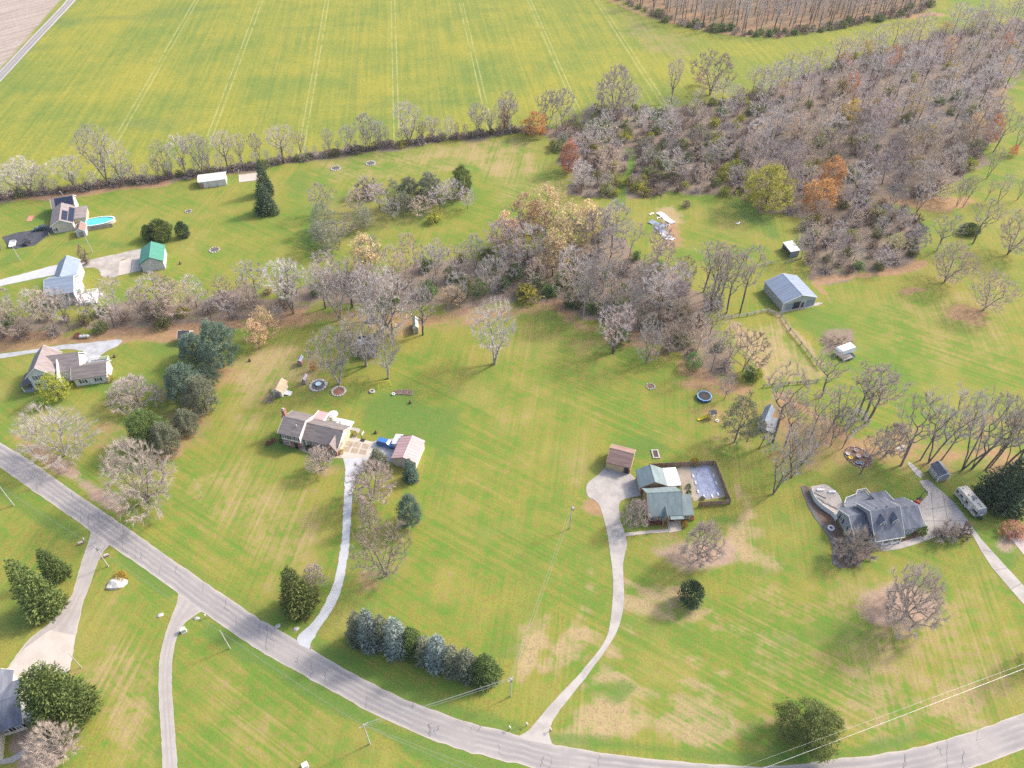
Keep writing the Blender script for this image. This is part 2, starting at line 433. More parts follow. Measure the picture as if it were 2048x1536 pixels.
stroke('lush', [(1258,300),(1262,330),(1246,365),(1240,410)], 1.9, 1, 1, .2)
ATT['floor'] *= 1 - ATT['lush']; ATT['lush'] = np.maximum(tmp, ATT['lush'])

quads = (np.arange(NY-1)[:,None]*NX + np.arange(NX-1)[None,:]).ravel()
F = np.stack([quads, quads+1, quads+NX+1, quads+NX], 1).astype(np.int32)
gm = bpy.data.meshes.new('ground')
gm.vertices.add(len(gx)); gm.vertices.foreach_set('co', np.stack([gx, gy, np.zeros_like(gx)], 1).astype(np.float32).ravel())
gm.loops.add(len(F)*4); gm.loops.foreach_set('vertex_index', F.ravel())
gm.polygons.add(len(F)); gm.polygons.foreach_set('loop_start', np.arange(0, len(F)*4, 4, dtype=np.int32))
for k_, v_ in ATT.items():
    a_ = gm.attributes.new(k_, 'FLOAT', 'POINT'); a_.data.foreach_set('value', v_.astype(np.float32))
gm.update(calc_edges=True)

# direction of the drill rows in the crop field, and the spacing of the wheel tracks

fd = Vector((math.cos(R(-82.9)), math.sin(R(-82.9)), 0)); fn = Vector((-fd.y, fd.x, 0))
TRAM = sorted(p.dot(fn) for p in (P(315,136), P(464,155), P(630,140), P(789,120), P(948,116), P(1105,106), P(1268,115)))

def ground_material():
    m, nt, bs = nt_new('turf')
    bs.inputs['Roughness'].default_value = 0.95
    bs.inputs['Specular IOR Level'].default_value = 0.05
    geo = nt.nodes.new('ShaderNodeNewGeometry'); vec = geo.outputs['Position']
    A = {k: node(nt, 'ShaderNodeAttribute', attribute_name=k).outputs['Fac'] for k in ATT}
    big = noise(nt, 0.022, 4, vec); mid = noise(nt, 0.11, 4, vec, rough=.6); sml = noise(nt, 0.6, 4, vec, rough=.7); tiny = noise(nt, 2.4, 3, vec, rough=.7)
    # mowing streaks in two directions
    st1 = noise(nt, 1.0, 3, vec, rot=R(-32), stretch=(0.02, 0.55, 1)); st2 = noise(nt, 1.0, 3, vec, rot=R(82), stretch=(0.025, 0.5, 1))
    stk = mixc(nt, ramp(nt, big, .42, .58), st1, st2)
    g = lambda a, k, b: math_n(nt, 'MULTIPLY_ADD', a, k, b)
    add = lambda a, b: math_n(nt, 'ADD', a, b)
    st3 = mixc(nt, ramp(nt, big, .42, .58), noise(nt, 1.0, 2, vec, rot=R(-32), stretch=(0.012, 1.5, 1)), noise(nt, 1.0, 2, vec, rot=R(82), stretch=(0.014, 1.4, 1)))
    base_v = add(add(g(mid, 1.25, -.62), g(stk, .8, -.40)), add(add(g(sml, 1.8, -.9), g(st3, .85, -.425)), g(big, 1.0, -.5)))
    yellow, green, straw, deep = (.255,.232,.050), (.118,.205,.032), (.395,.285,.16), (.085,.135,.030)
    col = mixc(nt, ramp(nt, base_v, -.42, .30), green, yellow)
    dryv = add(g(A['dry'], 1.75, -.68), add(g(base_v, .95, 0), g(tiny, .9, -.45)))
    col = mixc(nt, math_n(nt, 'MULTIPLY', ramp(nt, dryv, -.12, .62), .9), col, straw)
    lushv = add(g(A['lush'], 1.5, -.66), add(g(mid, 1.0, -.5), g(sml, .6, -.3)))
    col = mixc(nt, math_n(nt, 'MULTIPLY', ramp(nt, lushv, -.15, .5), .85), col, mixc(nt, ramp(nt, sml, .3, .7), (.085,.165,.034), (.145,.215,.046)))
    th = add(add(g(tiny, .8, -.4), g(noise(nt, .045, 4, vec, rough=.65), 1.7, -.85)), g(A['lush'], -.5, .0))
    col = mixc(nt, math_n(nt, 'MULTIPLY', ramp(nt, th, -.05, .55), .5), col, (.35,.275,.105))
    # the crop field
    along = noise(nt, 1.0, 4, vec, rot=math.atan2(fd.y, fd.x), stretch=(0.012, 0.42, 1), rough=.65)
    sep = nt.nodes.new('ShaderNodeVectorMath'); sep.operation = 'DOT_PRODUCT'; nt.links.new(vec, sep.inputs[0]); sep.inputs[1].default_value = fn
    across = sep.outputs['Value']
    fv = add(add(g(along, 1.1, -.55), g(big, 1.3, -.65)), add(g(mid, .5, -.25), g(tiny, .35, -.17)))
    fcol = mixc(nt, ramp(nt, fv, -.5, .45), (.135,.195,.042), (.295,.268,.046))
    fcol = mixc(nt, math_n(nt, 'MULTIPLY', ramp(nt, noise(nt, .012, 3, vec, rot=R(10), stretch=(.5, 2.2, 1)), .57, .72), .5), fcol, (.10,.16,.055))
    tk = None
    for s0 in TRAM:
        for off in (-1.15, 1.15):
            d = math_n(nt, 'ABSOLUTE', math_n(nt, 'SUBTRACT', across, s0 + off))
            k = math_n(nt, 'SUBTRACT', 1.0, ramp(nt, d, .08, .5))
            tk = k if tk is None else math_n(nt, 'MAXIMUM', tk, k)
    fcol = mixc(nt, math_n(nt, 'MULTIPLY', tk, math_n(nt, 'MULTIPLY', ramp(nt, mid, .28, .56), .5)), fcol, (.42,.42,.20))
    tk2 = None
    for i in range(len(TRAM)-1):
        for off in (-1.0, 1.0):
            d = math_n(nt, 'ABSOLUTE', math_n(nt, 'SUBTRACT', across, (TRAM[i]+TRAM[i+1])/2 + off))
            k = math_n(nt, 'SUBTRACT', 1.0, ramp(nt, d, .1, .6))
            tk2 = k if tk2 is None else math_n(nt, 'MAXIMUM', tk2, k)
    fcol = mixc(nt, math_n(nt, 'MULTIPLY', tk2, .22), fcol, (.12,.15,.06))
    fcol = mixc(nt, math_n(nt, 'MULTIPLY', ramp(nt, add(A['dry'], g(mid, .8, -.4)), .2, .8), .7), fcol, (.30,.225,.12))
    col = mixc(nt, A['field'], col, fcol)
    pl = noise(nt, 1.0, 4, vec, rot=R(50), stretch=(.015, .25, 1), rough=.7)
    col = mixc(nt, A['plough'], col, mixc(nt, ramp(nt, pl, .3, .7), (.30,.235,.20), (.42,.355,.31)))
    # woodland floor and fallen leaves
    fl = mixc(nt, ramp(nt, add(g(sml, .7, -.35), g(mid, .8, -.4)), -.35, .35), (.16,.12,.095), (.32,.24,.185))
    fl = mixc(nt, math_n(nt, 'MULTIPLY', ramp(nt, noise(nt, .18, 3, vec), .52, .7), .55), fl, (.17,.18,.075))
    col = mixc(nt, ramp(nt, add(A['floor'], g(sml, .6, -.3)), .25, .7), col, fl)
    lv = add(g(A['leaf'], 1.65, -.72), add(g(tiny, 1.2, -.6), add(g(sml, .9, -.45), g(mid, 1.1, -.55))))
    col = mixc(nt, math_n(nt, 'MULTIPLY', ramp(nt, lv, -.16, .30), .88), col, mixc(nt, ramp(nt, tiny, .3, .72), (.27,.15,.085), (.47,.29,.17)))
    pv = add(g(A['pink'], 1.6, -.72), add(g(tiny, 1.1, -.55), g(sml, .7, -.35)))
    col = mixc(nt, math_n(nt, 'MULTIPLY', ramp(nt, pv, -.12, .30), .9), col, mixc(nt, ramp(nt, tiny, .3, .7), (.27,.165,.13), (.50,.36,.29)))
    # grain of the turf
    col = mixc(nt, math_n(nt, 'MULTIPLY', ramp(nt, add(g(tiny, .6, 0), g(sml, .5, -.05)), .42, .64), .42), col, (.055,.062,.025))
    nt.links.new(col, bs.inputs['Base Color'])
    bump(nt, bs, add(tiny, sml), .35, .12)
    return m
ground = link('ground', gm)
gm.materials.append(ground_material())
tag(ground, kind='structure')
# ================================================================== TREES: growth
class Sk: pass
def grow(rng, pts, stems, bf=0.35, seg=1.3, up=0.9):
    """join the points pts to the growing skeleton, nearest and shortest way first; stems = polylines that start it"""
    N = [np.array(stems[0][0], float)]; par = [-1]; pl = [0.0]
    for st in stems:
        prev = 0
        for q in st[1:]:
            q = np.array(q, float)
            N.append(q); par.append(prev); pl.append(pl[prev] + np.linalg.norm(q - N[prev])); prev = len(N) - 1
    cap = len(N) + 8000
    X = np.zeros((cap, 3)); L = np.zeros(cap); n = len(N)
    X[:n] = N; L[:n] = pl
    base_z = N[0][2]
    ok = np.zeros(cap, bool); ok[:n] = [p[2] > base_z + 0.08 * pts[:, 2].max() for p in N]
    for p in pts:
        d = np.linalg.norm(X[:n] - p, axis=1)
        c = d + bf * L[:n] + up * np.maximum(0, X[:n, 2] - p[2]) + (~ok[:n]) * 1e3
        j = int(np.argmin(c)); D = d[j]
        k = max(1, int(D / seg)); a = X[j].copy(); prev = j
        side = rng.normal(0, 0.07 * D, 3); side[2] -= 0.05 * D
        for i in range(1, k + 1):
            t = i / k
            q = a + (p - a) * t + side * math.sin(PI * t)
            X[n] = q; par.append(prev); L[n] = L[prev] + np.linalg.norm(q - X[prev]); ok[n] = True
            prev = n; n += 1
    s = Sk(); s.X = X[:n]; s.par = np.array(par); s.n = n
    return s
def radii(s, tip, e=2.3, rmax=None):
    r = np.zeros(s.n)
    acc = np.zeros(s.n); kids = np.zeros(s.n, int)
    for i in range(s.n - 1, 0, -1):
        if kids[i] == 0: acc[i] = tip ** e
        acc[s.par[i]] += acc[i]; kids[s.par[i]] += 1
    r = acc ** (1 / e)
    if rmax:
        r = np.where(r > tip, tip + (r - tip) * (rmax - tip) / (r[0] - tip), r)
    s.r = r; s.kids = kids
    return s
def tubes(s, sel, n=4):
    V, T = [], []
    for i in sel:
        a, b = s.X[s.par[i]], s.X[i]
        d = b - a; l = np.linalg.norm(d)
        if l < 1e-6: continue
        d /= l
        u = np.cross(d, [0.31, 0.95, 0.05]); u /= np.linalg.norm(u); w = np.cross(d, u)
        ra, rb = min(s.r[s.par[i]], s.r[i] * 1.25), s.r[i]
        k = len(V)
        for c, rr in ((a - d * ra * .3, ra), (b, rb)):
            for j in range(n):
                t = 2 * PI * j / n
                V.append(c + (u * math.cos(t) + w * math.sin(t)) * rr)
        for j in range(n):
            j2 = (j + 1) % n
            T.append((k + j, k + j2, k + n + j2)); T.append((k + j, k + n + j2, k + n + j))
    return np.array(V), np.array(T)
def rand_dirs(rng, n):
    v = rng.normal(size=(n, 3)); return v / np.linalg.norm(v, axis=1)[:, None]
def slivers(rng, P0, D, ln, wd):
    """thin triangles from P0 along D"""
    n = len(P0)
    side = np.cross(D, rand_dirs(rng, n)); side /= np.linalg.norm(side, axis=1)[:, None] + 1e-9
    V = np.empty((n, 3, 3))
    V[:, 0] = P0 - side * wd[:, None] / 2; V[:, 1] = P0 + side * wd[:, None] / 2; V[:, 2] = P0 + D * ln[:, None]
    return V.reshape(-1, 3), np.arange(3 * n).reshape(n, 3)
def cards(rng, C, size, flat=0.0):
    """leaf-sized triangles round the points C"""
    n = len(C)
    a = rand_dirs(rng, n); a[:, 2] *= (1 - flat); b = np.cross(a, rand_dirs(rng, n)); b[:, 2] *= (1 - flat)
    a /= np.linalg.norm(a, axis=1)[:, None] + 1e-9; b /= np.linalg.norm(b, axis=1)[:, None] + 1e-9
    s = size[:, None]
    V = np.empty((n, 3, 3)); V[:, 0] = C - a * s * .5 - b * s * .35; V[:, 1] = C + a * s * .5 - b * s * .3; V[:, 2] = C + b * s * .6
    return V.reshape(-1, 3), np.arange(3 * n).reshape(n, 3)
def cat(parts):
    V, T, k = [], [], 0
    for v, t in parts:
        if len(v) == 0: continue
        V.append(v); T.append(t + k); k += len(v)
    return np.concatenate(V), np.concatenate(T)

def envelope(rng, n, h, w, z0, shape):
    pts = []
    ph = rng.uniform(0, 6, 4)
    while len(pts) < n:
        t = rng.uniform(0, 1); a = rng.uniform(0, 2 * PI)
        if shape == 'round': rm = math.sqrt(max(0, 1 - (2 * t - 1) ** 2)) ** 0.8
        elif shape == 'vase': rm = math.sin(PI * min(1, (t * .92 + .06)) ** 1.7) ** .75
        elif shape == 'tall': rm = math.sin(PI * (t * .88 + .1) ** 1.25) ** .7
        elif shape == 'dome': rm = math.sqrt(max(0, 1 - t ** 2.2)) * (0.75 + .25 * min(1, t * 5))
        elif shape == 'cone': rm = (1 - t) ** .8 * min(1, .55 + t * 6)
        elif shape == 'egg': rm = math.sin(PI * (t * .9 + .08) ** .75) ** .65
        rm *= 1 + .16 * math.sin(2 * a + ph[0]) + .12 * math.sin(3 * a + ph[1] + 3 * t) + .1 * math.sin(5 * t * PI + ph[2])
        r = rng.uniform(0, 1) ** .42
        if rng.uniform() > max(.12, rm): continue
        pts.append((w / 2 * rm * r * math.cos(a), w / 2 * rm * r * math.sin(a), z0 + (h - z0) * t))
    pts = np.array(pts)
    o = np.argsort(np.linalg.norm(pts - [0, 0, z0 * .8], axis=1))
    return pts[o]

def bare_tree(seed, h, w, z0, n, shape, stems=1, twigs=9, tl=1.0, tw=.05, rmax=.35, lean=.0, up=.9):
    """trunk mesh data and twig mesh data of a leafless tree"""
    rng = np.random.default_rng(seed)
    pts = envelope(rng, n, h, w, z0, shape)
    st = []
    for k in range(stems):
        a = rng.uniform(0, 2 * PI) if stems == 1 else 2 * PI * k / stems + rng.uniform(-.4, .4)
        sp = (0.04 if stems == 1 else .16) * h
        top = .5 * h if stems == 1 else .45 * h
        pl = [(0, 0, 0)]
        for i in range(1, 6):
            t = i / 5
            pl.append((math.cos(a) * sp * t ** 1.2 + rng.normal(0, .06), math.sin(a) * sp * t ** 1.2 + rng.normal(0, .06), top * t))
        st.append(pl)
    s = radii(grow(rng, pts, st, .3, 1.3, up), .010, 2.15, rmax)
    big = np.nonzero((s.r > .036) & (s.par >= 0))[0]
    thin = np.nonzero((s.r <= .036) & (s.par >= 0))[0]
    trunk = tubes(s, big, 5)
    parts = [tubes(s, thin, 3)]
    idx = np.repeat(np.nonzero((s.r < .05) & (s.par >= 0))[0], twigs)
    f = rng.uniform(0, 1, len(idx))[:, None]
    A, B = s.X[s.par[idx]], s.X[idx]
    bd = B - A; bd /= np.linalg.norm(bd, axis=1)[:, None] + 1e-9
    out = B - np.array([0, 0, z0 + .35 * (h - z0)]); out /= np.linalg.norm(out, axis=1)[:, None] + 1e-9
    D = bd * .7 + out * .7 + rand_dirs(rng, len(idx)) * .75 + np.array([0, 0, .25])
    D /= np.linalg.norm(D, axis=1)[:, None]
    parts.append(slivers(rng, A + (B - A) * f, D, rng.uniform(.5, 1.35, len(idx)) * tl, rng.uniform(.6, 1.2, len(idx)) * tw))
    return trunk, cat(parts), s
def leafy_tree(seed, h, w, z0, n, shape, leaves=30, size=.36, spread=.75, stems=1, rmax=.3, bare=.0, flat=.0):
    rng = np.random.default_rng(seed)
    pts = envelope(rng, n, h, w, z0, shape)
    st = [[(0, 0, 0), (0.05, 0, h * .2), (0, .05, h * .42)]]
    s = radii(grow(rng, pts, st, .3, 1.4), .022, 2.3, rmax)
    trunk = tubes(s, np.nonzero((s.r > .03) & (s.par >= 0))[0], 4)
    tips = np.nonzero((s.r < .06) & (s.par >= 0))[0]
    if bare: tips = tips[rng.uniform(size=len(tips)) > bare]
    idx = np.repeat(tips, leaves)
    C = s.X[idx] + rng.normal(0, spread * .5, (len(idx), 3)) * [1, 1, .75]
    cl = rng.uniform(-.25, .25, s.n)[idx]
    V, T = cards(rng, C, rng.uniform(.6, 1.3, len(C)) * size, flat)
    sh = np.clip(.5 + cl + rng.normal(0, .22, len(C)), 0, 1)
    return trunk, (V, T), np.repeat(sh, 3)
def spruce(seed, h, w, dens=1.0, prof=.85, droop=.25, z0=.02, size=1.0):
    rng = np.random.default_rng(seed)
    P0, D, ln, wd, tone = [], [], [], [], []
    z = h * z0; step = .42 * size
    k = 0
    while z < h * .985:
        t = (z - h * z0) / (h - h * z0)
        rad = w / 2 * ((1 - t) ** prof) * (.80 + .2 * min(1, t * 8))
        nb = max(4, int(2 * PI * rad / (.62 * size) * dens))
        for j in range(nb):
            a = 2 * PI * (j + rng.uniform(-.4, .4)) / nb + k * 1.3
            rr = rad * rng.uniform(.70, 1.1) * (1 + .10 * math.sin(3 * a + 5 * t + seed) + .07 * math.sin(5 * a - 9 * t))
            if rng.uniform() < .06: continue
            btone = rng.normal(0, .22)
            zz = z + rng.normal(0, .12)
            ca, sa = math.cos(a), math.sin(a)
            dr = droop * rr
            for q in range(int(4 + rr * 1.3)):
                f = rng.uniform(.25, 1) ** .7
                zc = zz - dr * math.sin(f * PI * .75) + .10 * rr * f
                p = (ca * rr * f, sa * rr * f, zc)
                aa = a + rng.normal(0, .75)
                d = np.array([math.cos(aa), math.sin(aa), rng.normal(.12, .22)])
                P0.append(p); D.append(d / np.linalg.norm(d)); ln.append(rng.uniform(.5, .95) * size * (.6 + .4 * (1 - t))); wd.append(rng.uniform(.22, .38) * size); tone.append(btone)
        z += step * rng.uniform(.85, 1.15); k += 1
    for q in range(8):
        a = q * 2.4; P0.append((0, 0, h * (.93 + .006 * q))); D.append(np.array([math.cos(a) * .5, math.sin(a) * .5, .75])); ln.append(.6 * size); wd.append(.14 * size); tone.append(0)
    P0, D, ln, wd = map(np.array, (P0, D, ln, wd))
    V, T = slivers(rng, P0, D, ln, wd)
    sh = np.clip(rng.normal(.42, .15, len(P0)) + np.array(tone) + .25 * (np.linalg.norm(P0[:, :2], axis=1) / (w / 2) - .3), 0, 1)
    tb = MB().tube([(0, 0, 0), (0, 0, h * .5), (0, 0, h * .96)], .02 * h, 6, r1=.02)
    tv = np.array(tb.v); tt = np.array([t for f in tb.f for t in [(f[0], f[i], f[i+1]) for i in range(1, len(f)-1)]])
    return (tv, tt), (V, T), np.repeat(sh, 3)
def pine(seed, h, w, n=120, shape='egg', tuft=95, size=.62, z0=.1):
    """long-needled pine: open limbs that end in puffs of needles"""
    rng = np.random.default_rng(seed)
    pts = envelope(rng, n, h, w, h * z0, shape)
    st = [[(0, 0, 0), (0, 0, h * .3), (.1, 0, h * .6), (0, .1, h * .85)]]
    s = radii(grow(rng, pts, st, .15, 1.6, 1.6), .03, 2.2, .28)
    trunk = tubes(s, np.nonzero(s.par >= 0)[0], 4)
    tips = np.nonzero((s.r < .075) & (s.par >= 0))[0]
    idx = np.repeat(tips, tuft)
    out = s.X[idx] * [1, 1, 0]; out /= np.linalg.norm(out, axis=1)[:, None] + 1e-6
    D = out * .55 + rand_dirs(rng, len(idx)) * .85 + np.array([0, 0, .45]); D /= np.linalg.norm(D, axis=1)[:, None]
    P0 = s.X[idx] + rng.normal(0, .50, (len(idx), 3)) * [1, 1, .55]
    V, T = slivers(rng, P0, D, rng.uniform(.5, 1.1, len(idx)) * size, rng.uniform(.12, .24, len(idx)) * size * 1.2)
    cl = rng.uniform(-.22, .22, s.n)[idx]
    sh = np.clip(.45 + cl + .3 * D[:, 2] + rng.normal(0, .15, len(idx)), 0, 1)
    return trunk, (V, T), np.repeat(sh, 3)
def shell(seed, h, w, n, shape='egg', size=.34, z0=.02):
    """dense clipped-looking evergreen: short sprays all over a lumpy shape"""
    rng = np.random.default_rng(seed)
    pts = envelope(rng, n, h, w, h * z0, shape)
    rr = np.linalg.norm(pts[:, :2], axis=1)
    out = pts.copy(); out[:, 2] = (pts[:, 2] - h * .35) * .6; out /= np.linalg.norm(out, axis=1)[:, None] + 1e-6
    pts = pts + out * rng.uniform(0, .12 * w * .5, (n, 1))
    D = out * .8 + rand_dirs(rng, n) * .6 + np.array([0, 0, .35]); D /= np.linalg.norm(D, axis=1)[:, None]
    V, T = slivers(rng, pts, D, rng.uniform(.6, 1.3, n) * size * 1.5, rng.uniform(.5, 1., n) * size * .8)
    lum = .5 + .25 * np.sin(pts[:, 0] * 2.3 + 1) * np.sin(pts[:, 1] * 2.1) + .2 * np.sin(pts[:, 2] * 3)
    tb = MB().tube([(0, 0, 0), (0, 0, h * .6)], .03 * h, 5, r1=.02)
    tv = np.array(tb.v); tt = np.array([t for f in tb.f for t in [(f[0], f[i], f[i+1]) for i in range(1, len(f)-1)]])
    return (tv, tt), (V, T), np.repeat(np.clip(lum + rng.normal(0, .18, n), 0, 1), 3)

# ------------------------------------------------------------------ materials of the trees
BARK = surf('bark', (.25,.215,.19), (.15,.125,.11), 1.5, .95, vary=.3)
BARK_MID = surf('mid_bark', (.20,.17,.155), (.12,.10,.09), 1.5, .95, vary=.3)
BARK_DARK = surf('dark_bark', (.13,.105,.09), (.075,.06,.05), 1.5, .95, vary=.3)
BARK_PALE = surf('pale_bark', (.40,.36,.325), (.25,.215,.19), 1.2, .9, vary=.2)
TW_GREY = surf('grey_twigs', (.53,.475,.44), (.42,.375,.35), .3, .95, vary=.55)
TW_TAN = surf('tan_twigs', (.53,.43,.345), (.42,.335,.265), .3, .95, vary=.55)
TW_PALE = surf('pale_twigs', (.47,.42,.38), (.38,.34,.305), .3, .95, vary=.55)
TW_MAUVE = surf('mauve_twigs', (.51,.43,.415), (.40,.335,.325), .3, .95, vary=.55)
TW_BROWN = surf('brown_twigs', (.38,.285,.23), (.27,.20,.16), .3, .95, vary=.55)
TW_LAWN = surf('lawn_tree_twigs', (.50,.425,.37), (.40,.335,.29), .3, .95, vary=.18)
TW_PINK = surf('pinkish_twigs', (.58,.48,.425), (.47,.39,.345), .3, .95, vary=.14)
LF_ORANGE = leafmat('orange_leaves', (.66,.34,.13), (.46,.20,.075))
LF_RED = leafmat('red_leaves', (.50,.215,.16), (.34,.13,.10))
LF_TAN = leafmat('tan_leaves', (.66,.49,.30), (.46,.31,.17))
LF_GOLD = leafmat('gold_leaves', (.56,.42,.08), (.36,.26,.05))
LF_LIME = leafmat('lime_leaves', (.53,.48,.07), (.20,.22,.05))  # sunlit yellow and shaded olive are both painted into the leaves
LF_OLIVE = leafmat('olive_leaves', (.27,.285,.105), (.16,.18,.07))
LF_GREEN = leafmat('green_leaves', (.19,.275,.08), (.095,.155,.05))
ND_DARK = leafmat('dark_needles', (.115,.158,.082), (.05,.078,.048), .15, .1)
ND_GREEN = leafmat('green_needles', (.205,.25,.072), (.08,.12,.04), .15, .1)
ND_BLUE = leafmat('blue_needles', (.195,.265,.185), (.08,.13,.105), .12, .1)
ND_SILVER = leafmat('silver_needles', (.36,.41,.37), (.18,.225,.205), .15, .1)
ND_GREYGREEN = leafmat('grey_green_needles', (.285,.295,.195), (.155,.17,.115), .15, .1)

TREES = {}
def proto(key, data, bark, crown, names=('trunk', 'crown'), h=1, w=1):
    tr, cr = data[0], data[1]
    sh = data[2] if len(data) > 2 and isinstance(data[2], np.ndarray) else None
    TREES[key] = (mesh_tris(key + '_trunk', *tr, bark), mesh_tris(key + '_crown', *cr, crown, sh), h, w)
def bare_proto(key, seed, h, w, z0, n, shape, bark, twig_mat, **k):
    d = bare_tree(seed, h, w, z0, n, shape, **k)
    proto(key, d[:2], bark, twig_mat, h=h, w=w)
bare_proto('maple', 11, 15, 17, 1.6, 520, 'dome', BARK, TW_LAWN, stems=4, twigs=38, tl=1.25, tw=0.045, rmax=.42)
bare_proto('round_a', 12, 16, 13, 2.5, 260, 'egg', BARK, TW_GREY, stems=2, twigs=27, tl=1.1, tw=0.047, rmax=.4)
bare_proto('round_b', 13, 15, 14, 2.2, 420, 'round', BARK, TW_TAN, stems=3, twigs=36, tl=1.1, tw=0.040, rmax=.38)
bare_proto('vase_a', 14, 17, 12, 4, 320, 'vase', BARK, TW_GREY, stems=2, twigs=29, tl=1.1, tw=0.036, rmax=.36)
bare_proto('vase_b', 15, 16, 11, 3.5, 280, 'vase', BARK_DARK, TW_MAUVE, stems=1, twigs=29, tl=1.1, tw=0.036, rmax=.34)
bare_proto('open_pale', 16, 16, 13, 4, 260, 'vase', BARK_PALE, TW_PALE, stems=2, twigs=41, tl=1.3, tw=0.036, rmax=.42)
bare_proto('fork_pale', 17, 14, 18, 1.5, 420, 'dome', BARK_PALE, TW_PALE, stems=3, twigs=44, tl=1.4, tw=0.032, rmax=.34)
bare_proto('low', 18, 6, 11, .8, 420, 'dome', BARK, TW_PINK, stems=4, twigs=36, tl=.85, tw=0.036, rmax=.26)
bare_proto('apple', 19, 6, 9, 1.2, 300, 'dome', BARK, TW_PINK, stems=3, twigs=40, tl=.8, tw=0.036, rmax=.22)
bare_proto('limb_a', 81, 18, 13, 6, 150, 'vase', BARK_MID, TW_LAWN, stems=2, twigs=44, tl=1.1, tw=.034, rmax=0.33)
bare_proto('limb_b', 82, 17, 12, 5, 140, 'vase', BARK_MID, TW_GREY, stems=3, twigs=44, tl=1.1, tw=.034, rmax=0.30)
bare_proto('limb_c', 83, 17, 10, 6, 120, 'vase', BARK_MID, TW_LAWN, stems=1, twigs=44, tl=1.1, tw=.034, rmax=0.26)
bare_proto('wood_a', 21, 18, 12, 5, 170, 'tall', BARK_DARK, TW_GREY, stems=1, twigs=42, tl=1.2, tw=0.055, rmax=.22)
bare_proto('wood_b', 22, 17, 11, 5, 160, 'tall', BARK_DARK, TW_MAUVE, stems=1, twigs=42, tl=1.2, tw=0.055, rmax=.2)
bare_proto('wood_c', 23, 16, 12, 4, 170, 'egg', BARK, TW_TAN, stems=2, twigs=42, tl=1.2, tw=0.055, rmax=.22)
bare_proto('wood_d', 24, 15, 11, 4, 150, 'vase', BARK_DARK, TW_GREY, stems=2, twigs=42, tl=1.2, tw=0.055, rmax=.2)
bare_proto('wood_e', 25, 18, 12, 6, 150, 'vase', BARK_PALE, TW_PALE, stems=1, twigs=42, tl=1.2, tw=0.051, rmax=.24)
bare_proto('bush_bare', 31, 3.2, 4.4, .2, 90, 'dome', BARK_DARK, TW_BROWN, stems=5, twigs=31, tl=.7, tw=0.047, rmax=.07)
bare_proto('bush_grey', 32, 3.6, 4.2, .2, 90, 'dome', BARK, TW_LAWN, stems=5, twigs=31, tl=.75, tw=0.047, rmax=.07)
proto('bush_olive', leafy_tree(33, 3.0, 4.2, .2, 55, 'dome', 22, .30, .7), BARK_DARK, LF_OLIVE, h=3, w=4.2)
proto('bush_lime', leafy_tree(34, 2.8, 3.6, .2, 50, 'dome', 20, .30, .7), BARK_DARK, LF_LIME, h=2.8, w=3.6)
proto('bush_green', leafy_tree(35, 3.2, 3.6, .2, 50, 'dome', 22, .30, .7), BARK_DARK, LF_GREEN, h=3.2, w=3.6)
proto('leafy_tan', leafy_tree(41, 15, 10, 3, 150, 'egg', 18, .42, 1.0, bare=.1), BARK, LF_TAN, h=15, w=10)
proto('leafy_gold', leafy_tree(42, 12, 9, 2, 110, 'egg', 18, .42, 1.0, bare=.15), BARK, LF_GOLD, h=12, w=9)
proto('leafy_orange', leafy_tree(43, 13, 10, 2, 140, 'egg', 24, .42, 1.0), BARK, LF_ORANGE, h=13, w=10)
proto('leafy_red', leafy_tree(44, 12, 9, 1, 140, 'egg', 24, .40, .9), BARK, LF_RED, h=12, w=9)
proto('leafy_lime', leafy_tree(45, 14, 15, 1.5, 260, 'egg', 26, .42, 1.0), BARK_DARK, LF_LIME, h=14, w=15)
proto('leafy_green', leafy_tree(46, 11, 8, 1, 110, 'egg', 22, .40, .9), BARK_DARK, LF_GREEN, h=11, w=8)
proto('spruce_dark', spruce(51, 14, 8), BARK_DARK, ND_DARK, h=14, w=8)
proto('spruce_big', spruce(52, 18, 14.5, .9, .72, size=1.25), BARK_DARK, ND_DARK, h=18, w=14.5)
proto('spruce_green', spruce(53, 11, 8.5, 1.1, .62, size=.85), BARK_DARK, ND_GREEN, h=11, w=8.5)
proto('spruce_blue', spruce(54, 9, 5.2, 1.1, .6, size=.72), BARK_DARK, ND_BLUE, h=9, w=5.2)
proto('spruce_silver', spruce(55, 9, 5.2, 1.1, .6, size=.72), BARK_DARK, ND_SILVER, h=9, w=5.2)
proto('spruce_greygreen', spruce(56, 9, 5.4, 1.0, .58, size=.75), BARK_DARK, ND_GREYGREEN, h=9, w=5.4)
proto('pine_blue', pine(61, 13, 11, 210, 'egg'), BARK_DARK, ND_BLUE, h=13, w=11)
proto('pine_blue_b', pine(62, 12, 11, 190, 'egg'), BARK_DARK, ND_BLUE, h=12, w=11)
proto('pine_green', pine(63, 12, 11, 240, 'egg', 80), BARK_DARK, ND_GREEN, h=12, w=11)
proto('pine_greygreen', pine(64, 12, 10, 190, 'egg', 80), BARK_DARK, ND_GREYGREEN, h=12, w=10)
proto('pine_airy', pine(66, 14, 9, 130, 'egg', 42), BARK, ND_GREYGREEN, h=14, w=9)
proto('pine_round', spruce(65, 12, 13, 1.2, .40, .1, .05, .85), BARK_DARK, ND_GREEN, h=12, w=13)
proto('juniper', shell(71, 6, 3.6, 2600, 'egg', .30), BARK_DARK, ND_DARK, h=6, w=3.6)
proto('juniper_green', shell(72, 6, 5, 3600, 'egg', .34), BARK_DARK, ND_GREEN, h=6, w=5)
proto('cedar', shell(73, 8, 4.5, 3200, 'cone', .34), BARK_DARK, ND_GREYGREEN, h=8, w=4.5)
